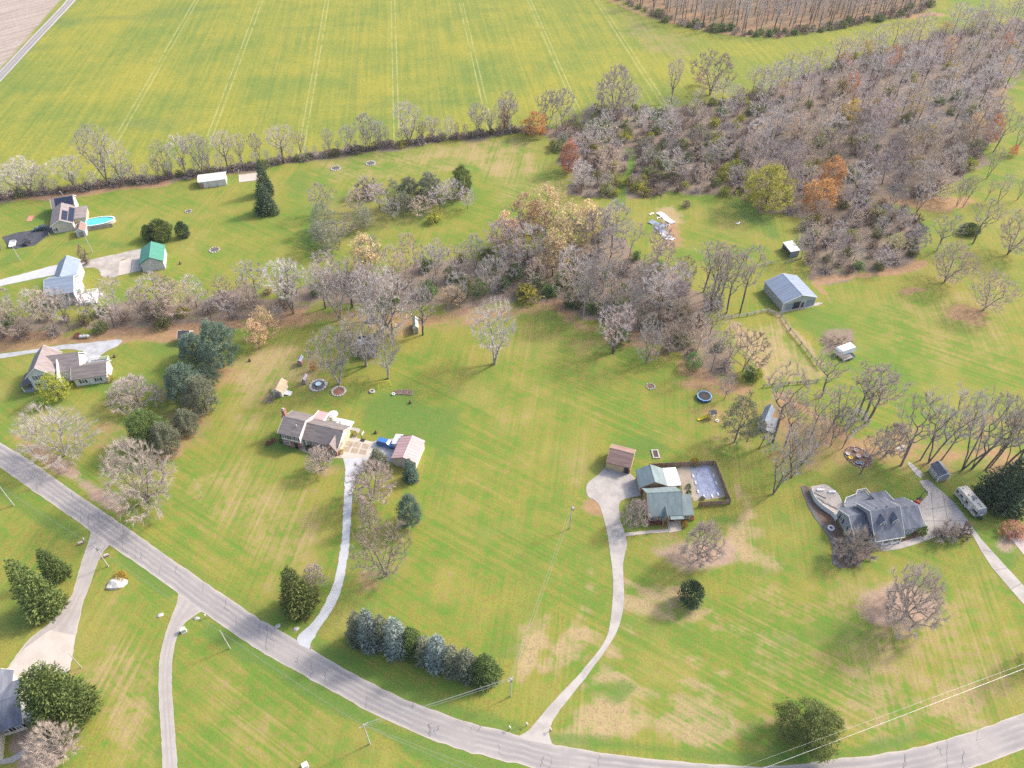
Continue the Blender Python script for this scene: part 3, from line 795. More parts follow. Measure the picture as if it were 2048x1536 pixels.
proto('round_shrub', shell(74, 1.2, 1.6, 700, 'dome', .16), BARK_DARK, LF_GREEN, h=1.2, w=1.6)
proto('red_shrub', shell(75, 1.2, 1.6, 700, 'dome', .16), BARK_DARK, LF_RED, h=1.2, w=1.6)
proto('gold_shrub', shell(76, 1.2, 1.6, 700, 'dome', .16), BARK_DARK, LF_GOLD, h=1.2, w=1.6)

trng = np.random.default_rng(77)
TREE_COUNT = {}
def plant(name, key, base, h, w, label, cat='tree', group=None, rz=None, tilt=0.0):
    """one tree or shrub: an Empty at its foot with trunk and crown"""
    tm, cm, h0, w0 = TREES[key]
    o = empty(name, (base.x, base.y, -0.05), trng.uniform(0, 2*PI) if rz is None else rz, label, cat, group)
    if tilt: o.rotation_euler = (trng.normal(0, tilt), trng.normal(0, tilt), o.rotation_euler[2])
    o.scale = (w / w0, w / w0, h / h0)
    link('trunk', tm, o); link('crown', cm, o)
    TREE_COUNT[name] = TREE_COUNT.get(name, 0) + 1
    return o
def plant_px(name, key, x, y, hpx, wpx, label, cat='tree', group=None, **k):
    """height and spread as measured on the photograph, foot at (x, y)"""
    # the foot is nearer than the crown's far side: measured height includes part of the spread
    sc_, vs = scale_at(x, y), vscale_at(x, y)
    if key.split('_')[0] in ('spruce', 'juniper', 'cedar', 'bush', 'round', 'red', 'gold') or key in ('pine_round',):
        if not key.startswith('round_') or key == 'round_shrub':
            dep = PITCH + math.atan((y - 768) / FPX); dy = .42 * wpx * math.sin(dep)
            y -= dy; hpx = hpx - dy + .25 * wpx * math.sin(dep)
    w = wpx / sc_
    dep = PITCH + math.atan((y - 768) / FPX)
    h = max(w * .5, (hpx - .25 * wpx * math.sin(dep)) / vs)
    return plant(name, key, P(x, y), h, w, label, cat, group, **k)

def inside(poly, x, y):
    c = False
    for i in range(len(poly)):
        (ax, ay), (bx, by) = poly[i], poly[i-1]
        if (ay > y) != (by > y) and x < (bx-ax)*(y-ay)/(by-ay)+ax: c = not c
    return c
def scatter(poly_px, gap, seed, avoid=()):
    """points on the map inside an area, no two nearer than gap; nearest to the camera first"""
    w = [(p.x, p.y) for p in PP(poly_px)]
    lo = (min(p[0] for p in w), min(p[1] for p in w)); hi = (max(p[0] for p in w), max(p[1] for p in w))
    rng = np.random.default_rng(seed); out = []; cell = {}
    n = int((hi[0]-lo[0])*(hi[1]-lo[1])/gap**2*6)
    for _ in range(n):
        x, y = rng.uniform(lo[0], hi[0]), rng.uniform(lo[1], hi[1])
        if not inside(w, x, y): continue
        cx, cy = int(x//gap), int(y//gap)
        if any((x-q[0])**2+(y-q[1])**2 < gap*gap for i in (-1,0,1) for j in (-1,0,1) for q in cell.get((cx+i,cy+j), ())): continue
        if any((x-a)**2+(y-b)**2 < r*r for a, b, r in avoid): continue
        cell.setdefault((cx, cy), []).append((x, y)); out.append(Vector((x, y, 0)))
    return sorted(out, key=lambda p: p.y)
# ================================================================== ROADS, DRIVES, PADS
def resample(pts, n):
    pts = [Vector((p[0], p[1])) for p in pts]
    d = [0.0]
    for a, b in zip(pts, pts[1:]): d.append(d[-1] + (b - a).length)
    out = []; j = 0
    for i in range(n):
        t = d[-1] * i / (n - 1)
        while j < len(pts) - 2 and d[j+1] < t: j += 1
        k = (t - d[j]) / max(1e-9, d[j+1] - d[j])
        out.append(pts[j].lerp(pts[j+1], min(1, k)))
    return out
def ribbon(name, left_px, right_px, z, mat, n=80, m=10, jit=.12, seed=1):
    """a road surface between two edges, with an 'across' value from one edge to the other"""
    rng = np.random.default_rng(seed)
    A = resample([(p.x, p.y) for p in PP(smooth(left_px))], n); B = resample([(p.x, p.y) for p in PP(smooth(right_px))], n)
    V, at, Fq = [], [], []
    for i in range(n):
        ja, jb = rng.normal(0, jit), rng.normal(0, jit)
        w = (B[i] - A[i]).normalized()
        a, b = A[i] + w * ja, B[i] + w * jb
        for j in range(m + 1):
            p = a.lerp(b, j / m); V.append((p.x, p.y, z)); at.append(j / m)
    for i in range(n - 1):
        for j in range(m):
            k = i * (m + 1) + j; Fq.append((k, k + 1, k + m + 2, k + m + 1))
    me = bpy.data.meshes.new(name); me.from_pydata(V, [], Fq)
    a_ = me.attributes.new('across', 'FLOAT', 'POINT'); a_.data.foreach_set('value', at)
    me.materials.append(mat)
    o = link(name, me); tag(o, kind='structure')
    return o, A, B
def pad(name, px, z, mat, curve=False, jit=0.0, parent=None, kind='structure', sub=4, thick=0.0):
    pts = smooth(px, True, sub) if curve else px
    w = [(p.x, p.y) for p in PP(pts)]
    if jit:
        rng = random.Random(len(px)); w = [(x + rng.gauss(0, jit), y + rng.gauss(0, jit)) for x, y in w]
    b = MB()
    if thick: b.prism(w, z - thick, z)
    else:
        tri = tessellate_polygon([[Vector((x, y, 0)) for x, y in w]])
        b.add([(x, y, z) for x, y in w], tri)
    o = b.build(name, mat, parent)
    for poly in o.data.polygons:
        if not thick and poly.normal.z < 0: poly.flip()
    if kind and parent is None: tag(o, kind=kind)
    return o
def road_material(name, c1, c2, track, tc, patch=.3, edge=(.42,.37,.32)):
    m, nt, bs = nt_new(name)
    bs.inputs['Roughness'].default_value = .9; bs.inputs['Specular IOR Level'].default_value = .15
    geo = nt.nodes.new('ShaderNodeNewGeometry'); vec = geo.outputs['Position']
    ac = node(nt, 'ShaderNodeAttribute', attribute_name='across').outputs['Fac']
    n1 = noise(nt, .25, 5, vec, rough=.65); n2 = noise(nt, 3.0, 3, vec); n3 = noise(nt, .06, 3, vec)
    col = mixc(nt, ramp(nt, math_n(nt, 'ADD', n1, math_n(nt, 'MULTIPLY_ADD', n2, .3, -.15)), .3, .7), c1, c2)
    for c0 in track:
        d = math_n(nt, 'ABSOLUTE', math_n(nt, 'SUBTRACT', math_n(nt, 'ADD', ac, math_n(nt, 'MULTIPLY_ADD', n1, .12, -.06)), c0))
        k = math_n(nt, 'SUBTRACT', 1.0, ramp(nt, d, .02, .12))
        k = math_n(nt, 'MULTIPLY', k, ramp(nt, math_n(nt, 'ADD', n3, math_n(nt, 'MULTIPLY_ADD', n1, .5, -.25)), .3, .6))
        col = mixc(nt, math_n(nt, 'MULTIPLY', k, .62), col, tc)
    e = math_n(nt, 'ABSOLUTE', math_n(nt, 'SUBTRACT', ac, .5))
    e = math_n(nt, 'ADD', e, math_n(nt, 'MULTIPLY_ADD', n1, .08, -.04))
    col = mixc(nt, math_n(nt, 'MULTIPLY', ramp(nt, e, .435, .485), .8), col, edge)
    nt.links.new(col, bs.inputs['Base Color'])
    bump(nt, bs, n2, .2, .03)
    return m
ASPHALT = road_material('worn_asphalt', (.275,.25,.238), (.355,.318,.292), (.20,.42,.60,.82), (.185,.18,.185))
HIGHWAY = road_material('highway_asphalt', (.23,.215,.21), (.27,.25,.245), (.3,.7), (.20,.185,.18), edge=(.24,.22,.21))
GRAVEL_MAT = road_material('pale_gravel', (.375,.38,.40), (.45,.455,.47), (.3,.7), (.43,.435,.45), edge=(.36,.34,.30))
DRIVE_MAT = road_material('grey_drive', (.30,.27,.25), (.37,.335,.31), (.35,.65), (.275,.25,.235), edge=(.42,.37,.32))
CONC = surf('concrete', (.40,.365,.33), (.32,.29,.265), .35, .9, fine=.12)
CONC_PALE = surf('pale_concrete', (.47,.415,.36), (.41,.36,.31), .3, .9, fine=.08)
CONC_TAN = surf('tan_concrete', (.42,.355,.27), (.35,.295,.225), .4, .9, fine=.12)
PAVER = surf('paver', (.36,.295,.215), (.29,.24,.18), .9, .9, fine=.2, vary=.15)
GRAVEL = surf('gravel', (.43,.435,.45), (.34,.34,.35), .5, .95, fine=.25)
GRAVEL_DIRTY = surf('dirty_gravel', (.42,.38,.345), (.30,.265,.23), .25, .95, fine=.25)
BLACKTOP = surf('blacktop', (.072,.075,.088), (.05,.052,.062), .4, .8, fine=.1)
TAR = surf('tar', (.085,.082,.085), (.11,.105,.105), 1, .7)
WHITE_LINE = surf('road_paint', (.78,.78,.76), (.66,.66,.64), .6, .6)

UP = [(-60,845),(0,885),(52,916),(110,957),(182,1007),(260,1059.5),(330,1109),(403.6,1160),(460,1198),(512,1233.6),(577,1271),(621,1297.5),(680,1332),(738.6,1365),(795,1391),(850.5,1414.6),(941.7,1446),(1024,1466.7),(1107,1489),(1206,1506),(1362,1524),(1536,1533),(1666,1519),(1796,1503),(1926,1469),(2048,1425),(2130,1392)]
LO = [(-60,893),(0,934.5),(78,990),(156,1044),(182,1064),(219,1090),(320,1160),(356,1188),(401,1222),(450,1255),(512,1297.5),(590,1341.7),(689,1396.4),(746.4,1427.7),(798.5,1451),(863.6,1479.8),(928.7,1500.6),(1024,1526.6),(1110,1547),(1210,1564),(1362,1582),(1536,1595),(1680,1586),(1800,1572),(1942,1536),(2048,1498),(2130,1460)]
road, RA, RB = ribbon('road', UP, LO, .035, ASPHALT, 160, 12, .10)
# tar-sealed cracks across the road
crk = MB(); crng = random.Random(8)
for i in range(46):
    k = crng.randrange(12, 150); a, b = RA[k], RB[k]
    t0 = crng.choice((0.02, .1, .45, .5)); t1 = t0 + crng.uniform(.2, .5)
    pts = []
    along = (RA[min(159, k+1)] - RA[k]).normalized(); off = crng.uniform(-1, 1)
    for q in range(6):
        t = min(.98, t0 + (t1 - t0) * q / 5); p = a.lerp(b, t) + along * (crng.gauss(0, .22) + off * q * .12)
        pts.append(p)
    if crng.random() < .35: pts += [pts[-1] + along * crng.uniform(.6, 2) + (b - a).normalized() * crng.uniform(-.3, .3)]
    wd = crng.uniform(.018, .045)
    for p, q in zip(pts, pts[1:]):
        d = (q - p).normalized(); nrm = Vector((-d.y, d.x)) * wd
        crk.add([(*(p - nrm), .042), (*(p + nrm), .042), (*(q + nrm), .042), (*(q - nrm), .042)], [(0, 1, 2, 3)])
ck = crk.build('tar_seam', TAR, road); tag(ck, kind='stuff')
hw, HA, HB = ribbon('highway', [(150,-40),(133,0),(66,71),(0,141),(-80,222)], [(178,-40),(152,0),(76,82),(0,165),(-80,248)], .05, HIGHWAY, 40, 8, 0)
ln = MB()
for t in (.10, .90):
    for i in range(39):
        p, q = HA[i].lerp(HB[i], t), HA[i+1].lerp(HB[i+1], t); w = (HB[i] - HA[i]).normalized() * .16
        ln.add([(*(p-w), .062), (*(p+w), .062), (*(q+w), .062), (*(q-w), .062)], [(0,1,2,3)])
ln.build('edge_line', WHITE_LINE, hw)
cl = MB()
for i in range(39):
    p, q = HA[i].lerp(HB[i], .5), HA[i+1].lerp(HB[i+1], .5); w = (HB[i] - HA[i]).normalized() * .1
    cl.add([(*(p-w), .062), (*(p+w), .062), (*(q+w), .062), (*(q-w), .062)], [(0,1,2,3)])
cl.build('centre_line', surf('yellow_paint', (.55,.36,.10), (.45,.3,.1), 1), hw)

ribbon('gravel_drive', [(618,1299),(598,1288),(594,1275),(606,1262),(629,1240),(652.6,1201),(668,1162),(681,1098.5),(685,1046),(689,973.5),(690,942),(686,916),(688,905)],
       [(626,1300),(622,1296),(621,1290),(624,1282),(642,1253),(668,1214),(684,1175),(692,1136),(698,1098.5),(703.4,1020),(706,973.5),(712,955),(733,926.7),(741,906)], .05, GRAVEL_MAT, 70, 8, .08, 3)
pad('gravel_yard', [(741,884),(770,879),(800,876),(788,922),(786,926),(766,920),(752,908),(738,914),(739,896)], .045, GRAVEL)
pad('parking_pad', [(689,876),(716,877),(746,884),(741,915),(686,917),(672,907)], .06, CONC_PALE)
pad('walkway', [(698,853),(721,858),(712,880),(703,879),(709,862),(699,860)], .07, CONC)
pad('front_walk', [(590,893),(596,888),(640,903),(676,911),(686,917),(640,914),(610,905)], .05, CONC_TAN)
cd = pad('concrete_drive', [(1040,1477),(1058,1460),(1075,1440),(1102,1408),(1130,1378),(1162,1344),(1190,1310),(1212,1277),(1221,1240),(1225,1200),(1226,1160),(1222,1120),(1213,1060),(1200,1015),(1190,1001),(1175,992),(1174,968),(1196,950),(1215,935),(1240,944),(1262,948),(1276,968),(1281,990),(1262,995),(1246,1000),(1238,1010),(1241,1040),(1249,1065),(1254,1088),(1249,1112),(1246,1135),(1248,1180),(1246,1222),(1234,1262),(1205,1310),(1185,1337),(1162,1367),(1120,1420),(1103,1448),(1098,1466),(1104,1486),(1108,1491)], .05, CONC, True, .03, sub=3)
pad('front_path', [(1250,1066),(1300,1061),(1341,1057.5),(1341,1064),(1300,1067),(1251,1073)], .06, CONC_PALE)
pad('porch_pad', [(1333,1042),(1361,1038),(1363,1061),(1338,1066)], .07, CONC_PALE)
rd = [(1838,962),(1856,959),(1880,980),(1908,1005),(1930,1032),(1946,1056),(1962,1078),(2000,1120),(2048,1172),(2100,1230),(2100,1270),(2048,1210),(2010,1166),(1985,1137),(1962,1102),(1945,1070),(1915,1063),(1884,1070),(1852,1068),(1849,1046),(1836,1020),(1830,1011),(1842,1004),(1856,990)]
pad('parking_drive', rd, .05, CONC, False)
seam = MB()
for a, b in (((1942,1066),(1957,1058)),((1965,1100),(1985,1104)),((1990,1141),(2015,1136)),((2022,1178),(2043,1167)),((1850,1020),(1912,1010)),((1870,1066),(1862,985)),((1900,1066),(1885,985)),((1848,1042),(1938,1042))):
    p, q = P(*a), P(*b); d = (q-p).normalized(); nn = Vector((-d.y, d.x, 0))*.05
    seam.add([(*(p-nn).xy,.055),(*(p+nn).xy,.055),(*(q+nn).xy,.055),(*(q-nn).xy,.055)], [(0,1,2,3)])
tag(seam.build('drive_joint', TAR), kind='structure')
pad('garden_walk', [(1757,1092),(1800,1085),(1848,1071),(1870,1066),(1872,1074),(1840,1086),(1800,1098),(1765,1103)], .06, CONC)
ribbon('farm_drive', [(182,1063),(178,1080),(163,1125),(152,1165),(137,1202),(95,1249),(55,1282),(10,1345),(-20,1400)], [(219,1090),(205,1107),(190,1140),(180,1172),(170,1196),(160,1235),(152,1275),(146,1310),(139,1342)], .045, DRIVE_MAT, 50, 8, .08, 5)
pad('garage_apron', [(100,1260),(151,1271),(139,1345),(64,1362),(0,1382),(-12,1382),(0,1360),(50,1297)], .07, CONC_PALE)
ribbon('grey_drive', [(357,1188),(353,1208),(337,1250),(322,1300),(317.5,1345),(318,1400),(322,1460),(326,1545)], [(403,1223),(382,1236),(361,1258),(350,1290),(344,1330),(344,1380),(349,1450),(356,1545)], .045, DRIVE_MAT, 50, 8, .06, 6)
pad('house_path', [(75,1452),(72,1475),(50,1498),(20,1515),(-10,1522),(-10,1531),(25,1526),(58,1507),(82,1480),(88,1455)], .05, CONC)
ribbon('west_drive', [(-60,575),(0,560),(60,544),(109,531),(172,525)], [(-60,590),(0,573),(60,560),(109,550),(172,534)], .05, GRAVEL_MAT, 30, 8, .1, 7)
pad('gravel_apron', [(168,524),(205,514),(240,507),(282,498),(282,520),(262,519),(241,522),(236,552),(215,554),(202,552),(200,543),(190,536),(168,535)], .055, GRAVEL_DIRTY, True, .1)
pad('garage_slab', [(236.5,551.5),(239,523),(264,516),(261,546)], .07, CONC_PALE); pad('door_slab', [(261.8,546),(264.8,516),(279,511),(283,541)], .07, CONC)
pad('dark_drive', [(101,466),(70,491),(30,498),(18,497),(4,474),(35,465),(75,459),(103,450)], .05, BLACKTOP); pad('red_pad', [(52,443),(58,432),(69.5,431),(64,442)], .07, surf('faded_red', (.50,.22,.17), (.42,.17,.13), .6))
pad('west_gravel', [(-40,712),(0,708),(70,699),(125,690),(180,685),(241,679),(238,690),(218,700),(203,710),(193,722),(172,728),(156,726),(166,714),(168,706),(155,700),(125,699),(70,706),(0,717),(-40,722)], .05, GRAVEL, True, .08)
pad('white_slab', [(477,350),(519,345),(521,360),(478,365)], .12, CONC_PALE, thick=.12); pad('neighbour_drive', [(2012,1066),(2032,1058),(2080,1090),(2080,1150)], .05, surf('pink_gravel', (.52,.43,.41), (.42,.33,.31), .4, fine=.2))
# ================================================================== TREES THAT STAND ALONE
def pl(key, x, y, h, w, label, name=None, cat='tree', group=None, **k):
    base = name or {'spr': 'spruce_tree', 'pin': 'pine_tree', 'jun': 'juniper', 'ced': 'cedar_tree', 'lea': 'leafy_tree', 'bus': 'bush', 'rou': 'bare_tree'}.get(key[:3], 'bare_tree')
    return plant_px(base, key, x, y, h, w, label, cat, group, **k)
# left front lawns
pl('fork_pale', 131, 911, 112, 135, 'pale smooth bare tree with forked trunk beside the country road')
pl('low', 276, 806, 52, 108, 'low dome of bare tan branches above the twin pines on the left lawn')
pl('maple', 298, 1004, 128, 150, 'huge many-stemmed bare tree on the lawn beside the road bend')
pl('pine_greygreen', 381, 864, 50, 42, 'small pine with half-bare lower branches, right of the twin pines')
pl('pine_green', 308, 890, 76, 74, 'round green pine, left of the touching pair', rz=.4)
pl('pine_greygreen', 344, 905, 64, 48, 'thin grey-green pine leaning on the round green pine', rz=1.9)
pl('pine_blue', 393, 718, 56, 58, 'blue-green pine in front of the weathered little shed')
pl('pine_blue_b', 448, 732, 96, 72, 'tall blue-green pine with jagged crown, topmost of the pine cluster')
pl('pine_blue', 378, 798, 76, 72, 'dense dark blue pine, left in the pine cluster', rz=2.2)
pl('pine_greygreen', 414, 822, 74, 62, 'grey-green drooping pine at the lower end of the pine cluster', rz=.7)
pl('pine_blue_b', 420, 768, 44, 40, 'small blue pine filling the middle of the pine cluster', rz=1.1)
pl('leafy_lime', 120, 797, 56, 54, 'yellow-green leafy tree in front of the white farmhouse')
pl('open_pale', 561, 648, 40, 26, 'slim young bare tree at the lawn edge of the leaf strip')
pl('leafy_tan', 519, 697, 62, 40, 'small tree with thin pinkish tan leaves, lower of two on lawn')
pl('leafy_tan', 537, 678, 70, 52, 'pinkish tan leafy tree beside the leaf strip, upper of two')
pl('vase_a', 588, 627, 112, 88, 'tall bare tree at left end of the lawn-edge row')
pl('open_pale', 680, 640, 104, 78, 'tall pale bare tree with fan crown on the leaf strip edge')
pl('vase_b', 651, 617, 90, 56, 'slender bare tree right of the tall lawn-edge tree')
pl('vase_b', 705, 615, 100, 62, 'slender dark bare tree behind the ruined dark shack')
pl('vase_a', 745, 640, 108, 76, 'bare tree beside the dark low cart behind the ruined shack')
pl('vase_a', 766, 671, 118, 92, 'bare tree with three close stems right of the ruined shack')
pl('round_a', 784, 669, 138, 112, 'tallest bare tree right of the ruined shack, with wide crown')
pl('vase_b', 846, 670, 100, 64, 'bare tree beside the small pale green shed')
pl('open_pale', 733, 732, 112, 100, 'bare pale tree standing in front of the ruined dark shack')
pl('open_pale', 679, 768, 112, 100, 'pale bare tree with broken top above the round flower bed')
pl('open_pale', 777, 757, 96, 74, 'pale bare tree beside the yellow swing frame')
pl('open_pale', 989, 728, 122, 106, 'lone pale bare tree with two lifted limbs, middle of the big lawn')
pl('vase_b', 1226, 706, 96, 84, 'bare tan tree with wide low limbs on lawn by wood edge')
pl('round_a', 1292, 726, 104, 56, 'thick cut-back bare tree with junk around its foot')
pl('open_pale', 622, 740, 26, 12, 'tiny orange sapling beside the small blue-roofed shed', key and None) if False else None
pl('leafy_orange', 628, 741, 22, 14, 'small orange-leaved sapling beside the small blue-roofed shed', 'sapling', 'sapling')
# house in the middle left
pl('apple', 645, 940, 50, 58, 'bare small tree hiding the brick front of the ranch house')
pl('apple', 747, 998, 82, 92, 'bare wide fruit tree beside the gravel drive')
pl('round_b', 772, 1152, 108, 108, 'broad low bare tree above the orange leaves, right of the gravel drive')
pl('apple', 740, 1052, 52, 40, 'thin small bare tree between the two broad ones by the drive')
pl('low', 633, 1164, 36, 50, 'round twiggy bare bush behind the big roadside spruce', 'bush', 'bush')
pl('spruce_greygreen', 757, 940, 44, 40, 'grey-green spruce in front of the pink metal garage')
pl('spruce_blue', 823, 970, 52, 36, 'narrow blue spruce at the pink garage corner')
pl('pine_blue', 822, 1048, 62, 50, 'dark blue-green pine alone on lawn below the pink garage')
pl('spruce_green', 602, 1244, 100, 82, 'big green spruce beside the gravel drive mouth')
row = [(722,1296,'spruce_greygreen',70,44,'dark grey-green spruce at the left end of the spruce row'),(745,1306,'spruce_silver',82,46,'tall silvery spruce, second from left in the row'),
 (770,1302,'spruce_greygreen',70,42,'olive grey spruce between the two tall silvery spruces'),(797,1320,'spruce_silver',80,48,'pale silver-blue spruce, brightest in the row'),
 (826,1322,'spruce_green',66,46,'dull green spruce right of the brightest silver spruce'),(852,1332,'spruce_greygreen',58,44,'short olive spruce in the middle of the row'),
 (878,1346,'spruce_silver',72,48,'silver-white topped spruce right of the short olive one'),(906,1354,'spruce_greygreen',62,44,'thin olive spruce third from right end of the row'),
 (934,1366,'spruce_greygreen',66,46,'thin brownish green spruce next to the row end'),(970,1378,'spruce_green',66,56,'bright dark green spruce closing the right end of row')]
for x, y, k_, h_, w_, l_ in row: pl(k_, x, y + 4, h_, w_ * 1.3, l_, group='row of spruces beside the road')
# right lawns
pl('apple', 1396, 1119, 76, 88, 'bare tree on the pink fallen leaves before the green-roofed house')
pl('low', 1804, 1238, 100, 124, 'round pale bare tree on its ring of pink leaves, right lawn')
pl('apple', 1266, 1050, 54, 58, 'grey bare ornamental tree at the green-roofed house corner')
pl('bush_grey', 1704, 1136, 66, 74, 'big round twiggy bush at the grey house corner', 'bush', 'bush')
pl('bush_grey', 1888, 1094, 44, 56, 'pale twiggy shrub between grey house and its parking', 'bush', 'bush')
pl('bush_bare', 1920, 1086, 36, 36, 'brown-green shrub in the curved bed beside the drive', 'bush', 'bush')
pl('juniper', 1379, 1219, 50, 40, 'lone small dark juniper on the striped lawn')
plant('pine_tree', 'pine_green', P(1606, 1474), 11, 10.5, 'big blue-green pine beside the road at the wire', rz=.3)
pl('spruce_big', 2000, 1040, 124, 110, 'huge dark spruce beside the camper trailer')
pl('spruce_dark', 2046, 985, 60, 44, 'dark spruce tucked behind the huge one at frame edge')
pl('bush_bare', 2022, 1064, 26, 46, 'red autumn shrub beside the neighbour drive', 'bush', 'bush') if False else pl('leafy_red', 2024, 1066, 24, 50, 'red autumn shrub below the huge dark spruce', 'bush', 'bush')
pl('leafy_green', 2062, 1320, 70, 46, 'leafy green tree cut by the right frame edge')
pl('round_shrub', 1840, 1074, 20, 17, 'bright green clipped shrub at the grey house garage corner', 'bush', 'bush')
# lower left
pl('spruce_green', 118, 1172, 70, 56, 'dark green spruce behind the bigger one, left of farm drive')
pl('spruce_green', 98, 1250, 118, 84, 'big dense green spruce left of the farm drive')
pl('pine_round', 147, 1484, 120, 126, 'giant round green pine over the corner house roof')
pl('apple', 130, 1512, 62, 92, 'bare ornamental tree with last gold leaves below the giant pine')
# upper left
pl('spruce_dark', 533, 396, 74, 40, 'tall dark spruce behind, upper of the stacked pair')
pl('spruce_dark', 535, 436, 70, 54, 'wide dark spruce in front, lower of the stacked pair')
pl('juniper_green', 301, 484, 32, 24, 'small green juniper left of the wide one by the green-roofed garage')
pl('juniper_green', 325, 485, 42, 46, 'wide green juniper clump behind the green-roofed garage')
pl('juniper', 369, 479, 34, 22, 'narrow dark juniper alone right of the juniper clump')
pl('vase_a', 2, 500, 88, 60, 'bare tree at left frame edge beside the dark drive')
pl('bush_bare', 174, 533, 40, 18, 'thin brown bush standing in the gravel drive', 'bush', 'bush')
# middle right: trees on the leafy lawn
RIGHT = [('wood_b',1448,799,52,34,'dark small bare tree right of the round trampoline'),('pine_airy',1469,884,102,62,'tall ragged grey-green pine left of the round-windowed shed'),
 ('limb_c',1545,886,150,98,'thick-trunked bare tree in front of the round-windowed shed'),('limb_c',1518,897,56,40,'small bare tree lower left of the round-windowed shed'),
 ('limb_c',1566,902,112,58,'slim grey bare tree right of the round-windowed shed'),('limb_b',1547,988,128,96,'pale bare tree on green lawn, lowest of the leaning group'),
 ('limb_a',1583,955,112,84,'pale bare tree just above the white-walled patio'),('limb_c',1656,866,96,66,'dark bare tree at the orange leaf ditch, upper of three'),
 ('wood_d',1660,894,80,44,'slim dark bare tree beside the leaf ditch, middle of three'),('wood_d',1684,897,84,44,'slim dark bare tree right of the leaf ditch, lower of three'),
 ('limb_c',1716,830,108,76,'dark bare tree, left of the three by the rail line'),('limb_c',1727,838,104,88,'dark bare tree, middle of three by the rail line'),('limb_c',1734,846,108,92,'dark bare tree, right of three by the rail line'),
 ('limb_c',1643,794,100,70,'dark bare tree above the leaf ditch by the white post'),('limb_a',1802,931,136,96,'bare tree leaning right, beside the round stone bed'),
 ('limb_c',1841,920,104,58,'slim dark bare tree behind the broken stone slabs'),('limb_b',1857,926,150,104,'thick bare tree behind the grey garden shed'),('limb_a',1883,920,112,62,'slim bare tree above the grey garden shed roof'),
 ('limb_b',1924,940,150,110,'thick dark bare tree on orange leaves behind the camper'),('limb_a',1944,937,140,92,'tall bare tree right of the thick one behind camper'),('limb_c',1970,940,120,66,'slim bare tree left of the huge dark spruce'),
 ('limb_c',1980,935,112,60,'slim bare tree just behind the huge dark spruce top'),('limb_a',2012,930,128,86,'bare tree right of the huge dark spruce top'),('limb_c',2034,925,118,80,'bare tree at right frame edge on orange leaves'),
 ('limb_c',1720,948,92,58,'small bare tree with roots at the round stone bed'),('apple',1769,913,72,62,'spreading small bare tree right of the round stone bed'),('limb_c',1619,880,100,60,'bare tree left of the leaf ditch slim pair'),('limb_a',1602,930,104,66,'grey bare tree above the pale patio pair')]
for k_, x, y, h_, w_, l_ in RIGHT: pl(k_, x, y, h_, w_, l_, tilt=.03)
ORCH = [(1873,502,78,66,'bare tree left of the dark round pine on the back lawn'),(1946,487,90,62,'bare tree right beside the dark round pine on back lawn'),(2015,509,92,82,'bare tree with long shadow at right edge of back lawn'),
 (1889,564,80,84,'pale round bare tree on scattered leaves below the thicket'),(1967,620,78,82,'round bare tree at the striped leaf patch'),(1912,414,60,30,'slim bare tree left of two on the orange leaf patch'),
 (1925,415,64,34,'slim bare tree right of two on the orange leaf patch'),(1970,402,44,22,'very small bare tree right of the orange leaf patch'),(1994,408,60,34,'bare tree above the dark round pine, back lawn'),
 (1973,357,62,34,'bare leaning tree at the wood edge above back lawn'),(1987,304,84,48,'bare tree at the wood edge, far right'),(2030,302,80,44,'bare tree on far right lawn by the wood'),(2034,400,46,30,'small bare tree at far right edge of the back lawn'),
 (1868,392,56,90,'pale fallen-looking bare tree at the wood corner'),(1833,425,64,44,'bare tree standing at the thicket top')]
for i, (x, y, h_, w_, l_) in enumerate(ORCH): pl(('limb_a','limb_c','limb_b')[i % 3] if w_ < 80 else 'round_b', x, y, h_, w_, l_)
pl('juniper_green', 1936, 474, 26, 32, 'dark round pine alone on the right back lawn')
for i, (x, y, h_, l_) in enumerate(((1407,584,104,'tall dark-trunked bare tree, first by the barn side of the wood'),(1423,597,112,'tall dark-trunked bare tree, second by the barn side of the wood'),(1429,600,100,'slim bare tree close to the second by the barn side'),(1438,605,112,'tall bare tree, fourth by the barn side of the wood'),(1453,627,124,'dark bare tree left of two at the paddock rail fence'),(1480,626,132,'dark bare tree right of two at the paddock rail fence'))): pl('limb_c', x, y, h_, 66, l_)
